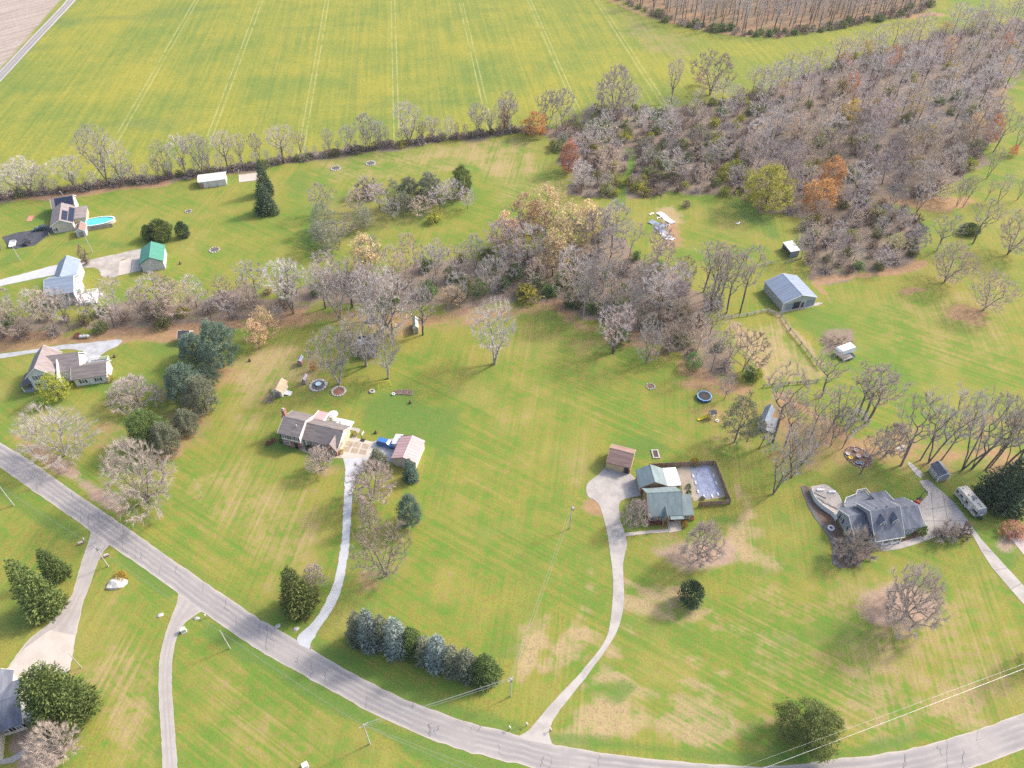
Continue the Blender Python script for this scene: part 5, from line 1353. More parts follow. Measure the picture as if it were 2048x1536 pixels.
MB().extr([(wy1 - .35, 2.96), (y1 + .36, 2.44), (y1 + .36, 2.70), (wy1 - .35, 3.22)], 'x', x0 - .25, x0 - .002).build('trim', DECK_WHITE, h); MB().extr([(wy1 - .35, 2.96), (y1 + .36, 2.44), (y1 + .36, 2.70), (wy1 - .35, 3.22)], 'x', x1 + .202, x1 + .45).build('trim', DECK_WHITE, h)
pd = MB().box(x1 + .5, wx1 - 1.5, wy1 - .3, y1 + 1.2, 0, .25); pd.build('back_deck', surf('pale_deck', (.55,.60,.60), (.48,.52,.53), 1), h)
ho = h
def furniture(px, py, kind, label, name, z=.25, cat='furniture', mat=None):
    o = empty(name, P(px, py, z), trng.uniform(0, 6), label, cat)
    if kind == 'table':
        MB().lathe([(.62, .68), (.65, .70), (.65, .74), (.60, .75)], n=14).build('tabletop', mat or METAL_WHITE, o); MB().tube([(0,0,0),(0,0,.68)], .06).build('leg', BLACK, o)
    if kind == 'chair':
        MB().box(-.28,.28,-.28,.28,.38,.46).build('seat', mat or METAL_WHITE, o); MB().box(-.28,.28,.22,.30,.46,1.0).build('backrest', mat or METAL_WHITE, o)
        for a in (-.22,.22):
            for b in (-.22,.22): MB().box(a-.03,a+.03,b-.03,b+.03,0,.38).build('leg', mat or METAL_WHITE, o)
    if kind == 'umbrella':
        MB().tube([(0,0,0),(0,0,2.3)], .035).build('pole', METAL_WHITE, o); MB().lathe([(1.5,1.95),(1.48,2.0),(.75,2.3),(.05,2.5),(.02,2.45)], n=8).build('canopy', mat or METAL_WHITE, o)
    return o
furniture(668,838,'umbrella','pale open patio umbrella on the back deck of the brown-roofed house','patio_umbrella',cat='umbrella'); furniture(674,843,'table','white round table on the back deck of the brown-roofed house','patio_table',cat='table')
furniture(664,843,'chair','white chair left of the round table on the back deck','patio_chair',cat='chair'); furniture(682,846,'chair','white chair right of the round table on the back deck','patio_chair',cat='chair')
# six squares of paving in the parking pad: parts of the pad
padp = bpy.data.objects['parking_pad']
c4 = [P(693,880,.06), P(741,888,.06), P(732,911,.06), P(681,903,.06)]
for i in range(3):
    for j in range(2):
        def bl(s, t): return c4[0].lerp(c4[1], s).lerp(c4[3].lerp(c4[2], s), t)
        s0, s1, t0, t1 = i/3+.035, (i+1)/3-.035, j/2+.05, (j+1)/2-.05
        q = [bl(s0,t0), bl(s1,t0), bl(s1,t1), bl(s0,t1)]
        MB().prism([(p.x,p.y) for p in q], .04, .085).build('paver', PAVER, padp)

# ---- pink metal garage
h, L, W = site('garage', (781.7,917.6), (832,926.5), (800.8,872.8), 2.8, 'cream garage with faded pink metal roof beside the blue pickup', 'garage')
gable(h, 0, L, 0, W, 2.8, 4.1, 'y', BEIGE, METAL_PINK, .35, .1, trim=surf('brown_trim', (.16,.10,.08), (.13,.08,.07), 1), ribs=.9)
bx = inset(0, L, 0, W, .35); MB().box(bx[1], bx[1] + .04, bx[2] + .02, bx[3] - .02, .05, 2.7).build('side_wall', CREAM, h)  # lighter siding sheet paints sunlight onto the right-hand wall
door(h, 'left', W * .3, 3.0, 2.3, bx, METAL_WHITE, 'garage_door'); door(h, 'left', W * .62, 3.0, 2.3, bx, METAL_WHITE, 'garage_door')
x_, y_ = -1.7, W * .72; MB().box(x_, .36, y_, y_ + 3.2, 0, 2.0).build('lean_to', CREAM, h); MB().extr([(x_ - .2, 2.02), (.3, 2.4), (.3, 2.52), (x_ - .2, 2.14)], 'y', y_ - .2, y_ + 3.4).build('lean_to_roof', METAL_WHITE, h)

# ---- sheds of the back lawn
def shed(name, A, B, C, z, zr, axis, wall, roof, label, cat='shed', ov=.2, doors='front', trim=DECK_WHITE):
    h, L, W = site(name, A, B, C, z, label, cat)
    gable(h, 0, L, 0, W, z, zr, axis, wall, roof, ov, .09, trim=trim)
    bx = inset(0, L, 0, W, ov)
    if doors: door(h, doors, (L if doors in ('front','back') else W) * .5, min(1.6, L * .45), z - .3, bx, WOOD_GREY if wall is not WHITE else GREY_SIDING)
    return h, L, W, bx
OR_ROOF = surf('orange_metal', (.62,.40,.24), (.56,.34,.2), .5, .5)
h, L, W, bx = shed('shed', (542.2,782.8), (563,785.3), (556.2,760.8), 2.2, 3.3, 'y', CREAM, OR_ROOF, 'cream garden shed with orange metal roof and white ramp')
MB().extr([(bx[1], .35), (bx[1] + 1.9, .0), (bx[1] + 1.9, .1), (bx[1], .45)], 'y', W * .25, W * .62).build('ramp', WHITE, h)
shed('shed', (593.5,723), (602.3,724), (597.4,713.2), 1.9, 2.5, 'y', BRICK, METAL_BLUE, 'tiny red-brown shed with blue roof on the back lawn', ov=.12)
shed('shed', (602.3,759.5), (610,760.7), (607.1,749.9), 1.9, 2.4, 'y', WOOD_GREY, surf('lilac_metal', (.40,.32,.34), (.34,.27,.29), 1, .5), 'tiny grey shed with pinkish lilac roof near the round bed', ov=.12)
shed('shed', (825.3,657.3), (837.5,656.3), (825.5,636.5), 2.3, 3.2, 'y', surf('yellowed_siding', (.56,.50,.34), (.48,.43,.3), 1), surf('pale_green_metal', (.38,.44,.38), (.31,.37,.31), 1, .5), 'small pale green rounded shed at the wood edge', ov=.15)
shed('shed', (354,677), (377,678), (362,661), 2.4, 3.9, 'x', surf('old_white_boards', (.50,.48,.45), (.36,.34,.32), .8), SHINGLE_DARK, 'old weathered shed with dark roof behind the blue pines', ov=.3)
# ruined shack: open dark frame, sheets on the roof
h, L, W = site('shack', (717.4,708.4), (754.6,703.5), (714.3,669.3), 2.4, 'ruined dark shack with grey sheets on its roof among bare trees', 'shack')
MB().box(.2, L-.2, .2, W*.52, 0, 2.3).build('wall', WOOD_GREY, h)
MB().extr([(-.1,2.34),(W*.55,2.7),(W*.55,2.85),(-.1,2.49)], 'x', -.1, L+.1).build('roof', SHINGLE_DARK, h)
for i in range(6): MB().box(.3+i*(L-.9)/5, .55+i*(L-.9)/5, W*.56, W-.1, 2.0+.1*(i%3), 2.15+.1*(i%3)).build('rafter', WOOD_GREY, h)
MB().box(.1,.35,W*.55,W,0,2.5).box(L-.35,L-.1,W*.55,W,0,2.5).box(.1,L-.1,W-.2,W,0,1.6).box(.3,L-.3,W*.55,W-.2,0,.7).build('frame', SHINGLE_DARK, h)
for q, (x, y, a) in enumerate(((L*.28,W*.55,.2),(L*.62,W*.62,-.3),(L*.78,W*.48,.1))):
    MB().obox((x,y), (math.cos(a),math.sin(a)), (-math.sin(a),math.cos(a)), 1.1, 1.5, 2.92+.06*q, 2.97+.06*q).build('roof_sheet', STEEL, h)
MB().box(L*.2,L*.27,W*.5,W*.95,2.86,2.95).build('beam', METAL_WHITE, h)

# ---- white farmhouse on the left
h, L, W = site('house', (50.6,757.5), (108,750.5), (65.7,711.6), 5.2, 'white two-storey farmhouse with brown shingle roof and grey porch', 'house')
gable(h, 0, L, 0, W, 5.2, 8.6, 'y', WHITE, SHINGLE_TAN, .5)
bx = inset(0, L, 0, W, .5)
for q in (.34, .64): window(h, 'front', L*q, 3.9, .9, 1.5, bx, surf('grey_shutters', (.2,.22,.25), (.17,.19,.21), 1) if q == .34 else surf('slate_shutters', (.2,.22,.25), (.17,.19,.21), 1))
for q in (.3, .7): window(h, 'front', L*q, .9, 1.0, 1.6, bx, BLACK)
MB().extr([(-2.6,2.5),(.6,3.4),(.6,3.55),(-2.6,2.65)], 'y', -.4, W*.55).build('porch_roof', SHINGLE_DARK, h); MB().box(-2.3,.4,-.1,W*.5,0,.35).build('porch_floor', DECK, h)
for y in (-.1, W*.25, W*.5): MB().box(-2.3,-2.12,y,y+.18,.35,2.6).build('porch_post', DECK_WHITE, h)
wx1, wy1 = local(h, 128, 706, 3.4)
gable(h, L*.45, L+6.2, W*.22, W*.98, 4.0, 7.6, 'x', WHITE, SHINGLE_TAN, .4, ends=(0,1))
MB().extr([(-.1,0),(1.9,0),(W*.46,7.3),(-.1,4.0)], 'x', L+.25, L+.6).build('gable_end', WHITE, h)
dx0, dx1, dy0, dy1 = L+6.3, L+11.5, W*.18, W*1.02
MB().box(dx0,dx1,dy0,dy1,0,.7).build('deck', DECK, h); rail(h, [(dx0,dy0),(dx1,dy0),(dx1,dy1),(dx0,dy1)], .7)
for k in range(4): MB().box(dx0-.3,dx0+.1,dy0+.6+k*1.7,dy0+1.6+k*1.7,1.0,2.4).build('skylight', METAL_GREYBLUE, h)
fo = h
for px, py, kd, lb in ((143,716,'chair','dark chair far corner of the farmhouse deck'),(146,713,'table','white table on the farmhouse deck'),(141,724,'chair','dark chair nearest the farmhouse deck gate')):
    furniture(px, py, kd, lb, 'deck_' + kd, .7, kd, None if kd == 'table' else BLACK)
h, L, W = site('garage', (142.5,761), (213.9,751.3), (152,729.8), 2.8, 'long white garage with brown roof right of the white farmhouse', 'garage')
gable(h, 0, L, 0, W, 2.8, 4.8, 'x', WHITE, SHINGLE, .4); bx = inset(0, L, 0, W)
for q in (.28, .7): window(h, 'front', L*q, .9, 1.0, 1.2, bx, BLACK)

# ---- grey house behind the trees and the green-roofed garage
h, L, W = site('house', (88,593), (148,585), (90,556), 5.0, 'grey two-storey house with blue-grey roof half hidden by bare trees', 'house')
gable(h, 0, L, 0, W*1.0, 5.0, 7.6, 'x', GREY_SIDING, METAL_GREYBLUE, .4); bx = inset(0, L, 0, W)
MB().box(bx[1], bx[1]+.04, bx[2]+.02, bx[3]-.02, 0, 4.9).build('side_wall', WHITE, h)
for q in (.3, .7): window(h, 'right', W*q, 3.2, 1.0, 1.4, (bx[0],bx[1]+.04,bx[2],bx[3])); window(h, 'front', L*q, 3.0, 1.0, 1.4, bx); window(h, 'front', L*q, .8, 1.0, 1.4, bx)
gable(h, L*.08, L*.86, W*.7, W+9, 4.6, 7.0, 'y', WHITE, METAL_GREYBLUE, .4)
MB().box(L*.86-.45, L*.86-.36, W+1, W+8.4, 0.1, 4.5).build('garage_wall', WHITE, h)
dk = MB().box(L+.1, L+5.2, -.6, 5.4, 0, .9); dk.build('deck', DECK_WHITE, h); rail(h, [(L+.2,-.6),(L+5.2,-.6),(L+5.2,5.4),(L+.2,5.4)], .9)
MB().extr([(-.1,.0),(1.2,.0),(1.2,.1),(-.1,.85)], 'y', 3.0, 4.4).build('stair', DECK_WHITE, h).location = (L+5.3, 0, 0)
furniture(162,585,'table','white table on the white deck of the grey house','deck_table',.9,'table'); furniture(157,592,'umbrella','green folded-out umbrella on the grey house deck','deck_umbrella',.9,'umbrella',surf('green_canvas', (.12,.22,.17), (.1,.18,.14), 1))
h, L, W = site('garage', (277.8,530), (327.2,522.7), (279,497.7), 3.4, 'grey garage with bright green metal roof at the end of its drive', 'garage')
gable(h, 0, L, 0, W, 3.4, 5.6, 'y', surf('light_grey_siding', (.50,.50,.50), (.43,.43,.43), .6, stretch=(6,6,.3)), METAL_GREEN, .4, .12, trim=surf('dark_green_trim', (.06,.12,.10), (.05,.1,.08), 1), ribs=.9)
bx = inset(0, L, 0, W); MB().box(bx[1], bx[1]+.04, bx[2]+.02, bx[3]-.02, .05, 3.2).build('side_wall', WHITE, h); window(h, 'front', L*.45, 3.2, .6, .5, bx); door(h, 'left', W*.5, 4.2, 2.8, bx, METAL_WHITE, 'garage_door')

# ---- house with the pool, upper left
h, L, W = site('house', (99.6,455), (146.5,447), (107.2,419.8), 3.0, 'low brown-roofed house with solar panels and an oval pool', 'house')
gable(h, 0, L, 0, W, 3.0, 5.2, 'y', BEIGE, SHINGLE_TAN, .4); bx = inset(0, L, 0, W)
window(h, 'front', L*.12, .9, 1.0, 1.2, bx, BLACK)
s = 2.2 / (L/2)
for i in range(2):
    for j in range(4 if i == 0 else 6):
        xa = L/2 + .6 + i*(L*.23); xb = xa + L*.2; ya = .8 + j*1.75; yb = ya + 1.62
        za, zb = 5.2+.2-s*(xa-L/2), 5.2+.2-s*(xb-L/2)
        MB().add([(xa,ya,za),(xb,ya,zb),(xb,yb,zb),(xa,yb,za),(xa,ya,za+.06),(xb,ya,zb+.06),(xb,yb,zb+.06),(xa,yb,za+.06)], [(0,1,2,3),(4,5,6,7),(0,1,5,4),(1,2,6,5),(2,3,7,6),(3,0,4,7)]).build('solar_panel', SOLAR, h)
bx0, by0 = local(h, 104.3, 416.3, 3.4); bx1, _ = local(h, 150, 411, 3.4)
gable(h, bx0, bx1, W-.3, W+7.5, 3.4, 5.8, 'x', WHITE, SHINGLE, .4)
s = 2.4/3.9
for j in range(2):
    for i in range(8):
        xa = bx0 + (bx1-bx0)*(.18 + .098*i); xb = xa + (bx1-bx0)*.092; ya = W-.3 + .45 + j*1.6; yb = ya + 1.5
        za, zb = 3.4+.2+s*(ya-W+.3), 3.4+.2+s*(yb-W+.3)
        MB().add([(xa,ya,za),(xb,ya,za),(xb,yb,zb),(xa,yb,zb),(xa,ya,za+.06),(xb,ya,za+.06),(xb,yb,zb+.06),(xa,yb,zb+.06)], [(0,1,2,3),(4,5,6,7),(0,1,5,4),(1,2,6,5),(2,3,7,6),(3,0,4,7)]).build('solar_panel', SOLAR, h)
MB().tube([((bx0+bx1)*.55, W+5, 5.5), ((bx0+bx1)*.55-.2, W+5, 7.0), ((bx0+bx1)*.55-.6, W+5, 7.6)], .12).build('stove_pipe', STEEL, h)
x1, y1 = local(h, 174, 414, 2.8)
MB().box(L-.2, x1-.3, W*.30, W-.6, 0, 2.6).build('porch_wall', surf('tan_boards', (.50,.40,.28), (.43,.34,.24), 1), h); MB().box(L-.42, x1, W*.28, W-.31, 2.62, 2.8).build('porch_roof', SHINGLE_TAN, h)
MB().box(L-.1, L+3.8, W*.02, W*.26, 0, .9).build('deck', CREAM, h); rail(h, [(L+.2,W*.02),(L+3.8,W*.02),(L+3.8,W*.26)], .9)
h, L, W, bx = shed('shed', (149.4,465), (170,462), (156.5,450.3), 2.3, 3.5, 'y', surf('pale_shed', (.50,.49,.50), (.43,.42,.43), 1), SHINGLE_RED, 'pale shed with reddish roof in front of the pool fence')
# the pool above ground
po = empty('swimming_pool', P(195.5,448,0), math.atan2(*(P(217,438)-P(174,445)).yx), 'oval above-ground pool with turquoise water behind the grey fence', 'pool')
sx, sy = 6.4, 2.9
MB().lathe([(1.0,0),(1.0,1.25),(.955,1.25),(.955,.2)], n=28, sx=sx, sy=sy).build('pool_wall', surf('pool_wall', (.52,.50,.48), (.45,.43,.41), 1), po)
MB().lathe([(1.03,1.25),(1.03,1.33),(.93,1.33),(.93,1.25),(1.03,1.25)], n=28, sx=sx, sy=sy, caps=False).build('rim', DECK_WHITE, po)
MB().lathe([(.95,.2),(.95,1.05),(.01,1.05)], n=28, sx=sx, sy=sy).build('water', surf('pool_water', (.10,.50,.47), (.08,.44,.42), .3, .08), po)
f = empty('fence', P(173,463), math.atan2(*(P(228,453.5)-P(173,463)).yx), 'grey picket fence in front of the oval pool', 'fence'); n_ = (P(228,453.5)-P(173,463)).length
bd = MB()
for i in range(int(n_/.42)): bd.box(i*.42,i*.42+.36,0,.04,.05,1.5+.03*(i%2))
tag(bd.build('board', WOOD_GREY, f), kind='stuff')
MB().box(0,n_,.05,.1,.4,.5).box(0,n_,.05,.1,1.1,1.2).build('fence_rail', WOOD_GREY, f)
# white open shed above
h, L, W = site('shed', (395.8,365.5), (451.8,358.5), (394.5,350.3), 2.7, 'long white metal shed below the hedgerow, upper left', 'shed')
gable(h, 0, L, 0, W, 2.7, 3.5, 'x', METAL_WHITE, METAL_WHITE, .25, .1, ribs=.8); bx = inset(0, L, 0, W, .25); door(h, 'left', W*.4, 1.6, 2.0, bx, BRICK); MB().box(bx[0],bx[0]+1.5,bx[2]-.05,bx[2]-.002,.05,2.2).build('red_panel', BRICK, h)
for q in (.34,.66): MB().box(L*q-.06,L*q+.06,bx[2]-.08,bx[2]-.003,.05,2.4).build('wall_post', STEEL, h)
# ---- house with the sage roof and the covered pool, centre right
h, L, W = site('house', (1296.9,1034.5), (1366,1031), (1280.5,976.8), 2.9, 'cedar-walled house with sage green roof beside the covered pool', 'house')
gable(h, 0, L, 0, W, 2.9, 6.6, 'x', WOOD, SHINGLE_GREEN, .45, trim=surf('sage_trim', (.30,.37,.36), (.26,.32,.31), 1)); bx = inset(0, L, 0, W, .45)
hc = h
window(h, 'front', L*.18, .9, 1.9, 1.2, bx); window(h, 'front', L*.45, .6, 1.4, 1.6, bx)
for q in (.25, .5): window(h, 'left', W*q, .9, 1.1, 1.2, bx)
window(h, 'left', W*.42, 3.9, 1.2, 1.1, bx)
# lower right bay
rx, ry0 = local(h, 1387, 1027, 2.8); _, ry1 = local(h, 1383, 993, 3.2)
MB().box(L-.5, rx-.4, .45, ry1-.4, 0, 2.65).build('bay_wall', WOOD, h); MB().extr([(0,2.75),(ry1*.95,4.5),(ry1*.95,4.65),(0,2.9)], 'x', L-.4, rx).build('bay_roof', SHINGLE_GREEN, h)
window(h, 'front', L+1.3, .9, 1.5, 1.1, (0,0,.45,0)); 
# entrance gable
ex0, ex1 = L*.40, L*.60
MB().box(ex0+.15, ex0+.35, -.9, -.7, 0, 2.9).build('porch_post', WOOD, h); MB().box(ex1-.35, ex1-.15, -.9, -.7, 0, 2.9).build('porch_post', WOOD, h)
MB().extr(chevron(ex0+.3, ex1-.3, 3.0, 4.5, .14, .35), 'y', -1.1, W*.30).build('entrance_roof', SHINGLE_GREEN, h); MB().extr([(ex0+.4,3.0),(ex1-.4,3.0),((ex0+ex1)/2,4.3)], 'y', -.6, -.4).build('entrance_gable', WOOD, h)
MB().extr([(L*.62,2.75),(L*1.0,2.75),(L*1.0,2.9),(L*.62,2.9)], 'y', -1.0, .1).build('porch_roof', SHINGLE_GREEN, h)
door(h, 'front', L*.72, 1.0, 2.1, bx, DARK)
# rear wing with its own ridge, and the white flat roof
h, L, W = site('house_wing', (1279.3,975.3), (1335.5,971.5), (1270.3,941), 2.9, 'rear wing with dark and sage roof slopes joined to cedar house', 'house')
gable(h, 0, L, -.2, W, 2.9, 4.9, 'y', WOOD, SHINGLE_GREEN, .4, trim=None); bx = inset(0, L, 0, W)
for q in (.25,.55): window(h, 'left', W*q, .9, 1.2, 1.2, bx)
ax, ay = local(h, 1362.6, 970.3, 2.8); bx_, by_ = local(h, 1324, 936.5, 2.8)
MB().box(L-.3, ax-.2, .2, by_-.2, 0, 2.62).build('sun_porch', WOOD, h)
MB().box(L-.15, ax, .0, by_, 2.64, 2.84).build('flat_roof', surf('white_membrane', (.84,.84,.84), (.80,.80,.80), .4, .6), h)
if True:   # the wing belongs to the house: make its pieces parts of the house
    M_ = hc.matrix_basis
    for c in list(h.children):
        d = h.rotation_euler[2] - hc.rotation_euler[2]; q = h.location - hc.location; a = -hc.rotation_euler[2]
        c.parent = hc; c.location = (q.x*math.cos(a)-q.y*math.sin(a), q.x*math.sin(a)+q.y*math.cos(a), 0); c.rotation_euler = (0,0,d)
    bpy.data.objects.remove(h)
pad('pool_deck', [(1352,938),(1372,930),(1392,935),(1397,1000),(1388,1004),(1384,995),(1366,992),(1363,970)], .06, CONC_TAN)
pad('pool_apron', [(1376,931),(1428,925),(1452,994),(1399,1002),(1386,960)], .05, CONC_TAN)
po = empty('pool_cover', P(1413,962), math.atan2(*(P(1408,935)-P(1423,985)).yx), 'blue-grey pool cover with leaves, pulled over the sunken pool', 'pool cover')
COVER = surf('pool_cover', (.27,.30,.385), (.22,.245,.32), .3, .5, fine=.12)
cvp = [local(po, *q) for q in ((1381,936),(1398,928),(1416,930),(1424,948),(1432,966),(1441,990),(1402,996),(1391,970))]
MB().prism(smooth(cvp, True, 4), .06, .10).build('sheet', COVER, po)
pool_r = [local(po, *q) for q in ((1396,946),(1404,938),(1412,940),(1424,958),(1431,975),(1430,987),(1418,992),(1403,988),(1397,972),(1393,956))]
b = MB().prism(smooth(pool_r, True, 5), .10, .13); b.build('water_bag', surf('cover_sag', (.30,.335,.45), (.24,.27,.37), .5, .3, fine=.15), po)
for i, q in enumerate(((1386,953),(1391,966),(1396,984),(1408,994),(1424,993),(1436,989),(1427,952),(1432,967))):
    x, y = local(po, *q); MB().box(x-.5,x+.5,y-.22,y+.22,.10,.26).build('weight', WHITE, po)
lf_ = MB(); r_ = random.Random(3)
for i in range(120):
    px, py = r_.choice(((1410,952),(1412,983),(1400,945),(1418,970)))
    x, y = local(po, px + r_.gauss(0,5), py + r_.gauss(0,6)); s_ = r_.uniform(.08,.2); a = r_.uniform(0,3)
    lf_.add([(x-s_*math.cos(a),y-s_*math.sin(a),.14),(x+s_*math.cos(a),y+s_*math.sin(a),.14),(x-s_*math.sin(a)*.6,y+s_*math.cos(a)*.6,.15)], [(0,1,2)])
tag(lf_.build('fallen_leaf', MULCH, po), kind='stuff')
def board_fence(pts_px, label, hgt=1.8, mat=WOOD_FENCE, w=.16, cat='fence', name='fence'):
    p0 = P(*pts_px[0]); f = empty(name, p0, 0, label, cat)
    bd = MB()
    for a, b in zip(pts_px, pts_px[1:]):
        A_, B_ = P(*a) - p0, P(*b) - p0; d = (B_ - A_).to_2d(); n = d.length; d.normalize(); nn = Vector((-d.y, d.x))
        k = int(n / w)
        for i in range(k):
            c = A_.to_2d() + d * (w * (i + .5)); bd.obox(c, d, nn, w*.46, .02 + .008*(i % 2), .04, hgt + .02*((i*7) % 3))
        for q in range(int(n / 2.4) + 1):
            c = A_.to_2d() + d * min(n, q * 2.4) + nn * .07; MB().obox(c, d, nn, .07, .05, 0, hgt + .12).build('post', mat, f)
        for z in (.4, hgt - .35):
            c = (A_ + B_).to_2d() / 2 + nn * .045; MB().obox(c, d, nn, n/2, .022, z, z + .09).build('fence_rail', mat, f)
    tag(bd.build('board', mat, f), kind='stuff')
    return f
board_fence([(1298.7,936),(1345,934),(1428.8,930),(1459,1008),(1395,1013)], 'brown board fence round the covered pool')
g, L, W = site('garage', (1212.3,925), (1260.8,937.4), (1224.8,888.2), 2.7, 'garage with red-brown roof and tan door beside the concrete drive', 'garage')
gable(g, 0, L, 0, W, 2.7, 4.7, 'x', WOOD, SHINGLE_RED, .4, trim=surf('yellow_trim', (.56,.44,.2), (.5,.4,.18), 1)); bx = inset(0, L, 0, W)
fr = MB(); fr.box(bx[0]+.02, bx[1]-.02, bx[2]-.04, bx[2]-.004, .02, 2.5); fr.build('front_boards', WOOD_GREY, g)
for i in range(4): MB().box(L*.36-2.3, L*.36+2.3, bx[2]-.09, bx[2]-.045, .05+i*.55, .57+i*.55).build('door_panel', TAN_DOOR, g)
door(g, 'front', L*.85, 1.2, 2.2, (bx[0],bx[1],bx[2]-.04,bx[3]), BLACK)
for i in range(14):
    y = bx[2]+.3+i*(bx[3]-bx[2]-.6)/13; MB().box(bx[1]+.01, bx[1]+.4, y-.16, y+.16, .0, 1.7+.2*(i%3)).build('stacked_log', surf('split_logs', (.55,.42,.24), (.36,.26,.15), 2) if i == 0 else bpy.data.materials['split_logs'], g)

# ---- grey house on the right
h, L, W = site('house', (1750.3,1084.5), (1810.3,1074.6), (1712.7,1004), 4.6, 'grey house with steep dark roof, two white dormers and front porch', 'house')
for ch_ in (): pass
# roof heights: back eave high, ridge, knee, porch eave low
A0 = local(h, 1750.3, 1084.5, 2.7); A1 = local(h, 1810.3, 1074.6, 2.7); K0 = local(h, 1749.6, 1055.5, 4.9); R0 = local(h, 1734.5, 1023.8, 7.6); B0 = local(h, 1712.7, 1004, 4.6)
x0, x1 = min(A0[0], K0[0], R0[0]) , A1[0]; ys_ = (A0[1], K0[1], R0[1], B0[1]); print('grey house', [tuple(round(c,1) for c in q) for q in (A0, A1, K0, R0, B0)])
yp, yk, yr, yb = ys_
x0 = (A0[0]+K0[0]+R0[0]+B0[0])/4; x1 = x0 + L
top = [(yp,2.7),(yk,4.9),(yr,7.6),(yb,4.4)]
ro = MB().extr(top + [(a, z+.18) for a, z in top[::-1]], 'x', x0, x1).build('roof', SHINGLE_GREY, h)
MB().extr([(yk-.1,0),(yb-.4,0),(yb-.4,4.55),(yr,7.5),(yk,4.8),(yk-.1,4.7)], 'x', x0+.35, x1-.35).build('wall', GREY_SIDING, h)
for xq in (x0-.06, x1): MB().extr([(a, z-.08) for a, z in top] + [(a, z+.22) for a, z in top[::-1]], 'x', xq, xq+.06).build('trim', DECK_WHITE, h)
MB().box(x0, x1, yp-.05, yp-.004, 2.6, 2.9).build('gutter', DECK_WHITE, h)
for q in (.03,.34,.66,.97): MB().box(x0+(x1-x0)*q-.09, x0+(x1-x0)*q+.09, yp+.25, yp+.43, .3, 2.75).build('porch_post', DECK_WHITE, h)
MB().box(x0+.2, x1-.2, yp+.1, yk-.1, 0, .3).build('porch_floor', DECK, h)
bxm = (x0+.35, x1-.35, yk-.1, yb-.4)
for q in (.25,.75): window(h, 'front', x0+(x1-x0)*q, .9, 1.0, 1.5, bxm, BLACK)
door(h, 'front', (x0+x1)/2, 1.0, 2.1, bxm, DARK)
for q in (.31, .73):
    xc = x0+(x1-x0)*q; s_ = (7.6-4.9)/(yr-yk); zb = 4.9+s_*.5
    d_ = MB().extr([(xc-.62,4.6),(xc+.62,4.6),(xc+.62,6.3),(xc,7.1),(xc-.62,6.3)], 'y', yk+.25, yk+.25+1.6).build('dormer', GREY_SIDING, h)
    MB().extr(chevron(xc-.6,xc+.6,6.3,7.15,.12,.3), 'y', yk, yk+.25+(7.1-zb)/s_).build('dormer_roof', SHINGLE_GREY, h)
    MB().extr(chevron(xc-.6,xc+.6,6.25,7.1,.2,.34), 'y', yk-.06, yk-.002).build('dormer_trim', DECK_WHITE, h)
    window(h, 'front', xc, 5.0, .95, 1.2, (0,0,yk+.25,0))
for q in (.25,.6): MB().tube([(x0+(x1-x0)*q, yr+.6, 6.6), (x0+(x1-x0)*q, yr+.6, 7.9)], .12).build('vent_pipe', BLACK, h)
# left wing
l0 = local(h, 1673.8, 1017.2, 2.9); l1 = local(h, 1708.8, 1073.3, 2.9); xa, xb = (l0[0]+l1[0])/2, x0+.5
gable(h, xa, xb, l1[1], l0[1], 2.9, 5.3, 'x', GREY_SIDING, SHINGLE_GREY, .35, ends=(1,0)); bw = inset(xa, xb, l1[1], l0[1], .35)
for q in (.28,.72): window(h, 'left', l1[1]+(l0[1]-l1[1])*q, 1.0, .9, 1.4, bw, BLACK)
# right wing with garage
r0 = local(h, 1849.8, 1054, 2.9); r1 = local(h, 1805.7, 994.8, 2.9); xc_, xd = x1-.5, (r0[0]+r1[0])/2
gable(h, xc_, xd, r0[1], r1[1], 2.9, 5.6, 'x', GREY_SIDING, SHINGLE_GREY, .35, ends=(0,1)); bw = inset(xc_, xd, r0[1], r1[1], .35)
for q in (.3,.7): door(h, 'right', r0[1]+(r1[1]-r0[1])*q, 2.6, 2.2, bw, WHITE, 'garage_door')
window(h, 'front', (x1+xd)/2, .9, 1.6, 1.1, bw)
# sun room and railed deck at the back
s0 = local(h, 1739, 990, 2.6); s1 = local(h, 1761, 986, 2.6)
MB().box(s0[0]+.2, s0[0]+4.2, yb-.5, yb+2.8, 0, 2.5).build('sun_room', GREY_SIDING, h); MB().extr([(yb-.45,3.4),(yb+3.1,2.6),(yb+3.1,2.74),(yb-.45,3.54)], 'x', s0[0], s0[0]+4.4).build('sun_room_roof', SHINGLE_GREY, h); MB().extr([(yb-.4,3.36),(yb+3.16,2.56),(yb+3.16,2.78),(yb-.4,3.58)], 'x', s0[0]+4.402, s0[0]+4.5).build('sun_room_trim', DECK_WHITE, h)
e0 = [local(h, *q, .9) for q in ((1687,1010),(1690,1000),(1711,992),(1712,985),(1729,981),(1738,991))]
dp = [e0[0], e0[1], e0[2], e0[3], e0[4], e0[5], (s0[0]+.15, yb-.3), (xa+4, l0[1]-.2)]
MB().prism(dp, 0, .85).build('deck', DECK, h); rail(h, e0, .85, 1.1)
hr_ = h
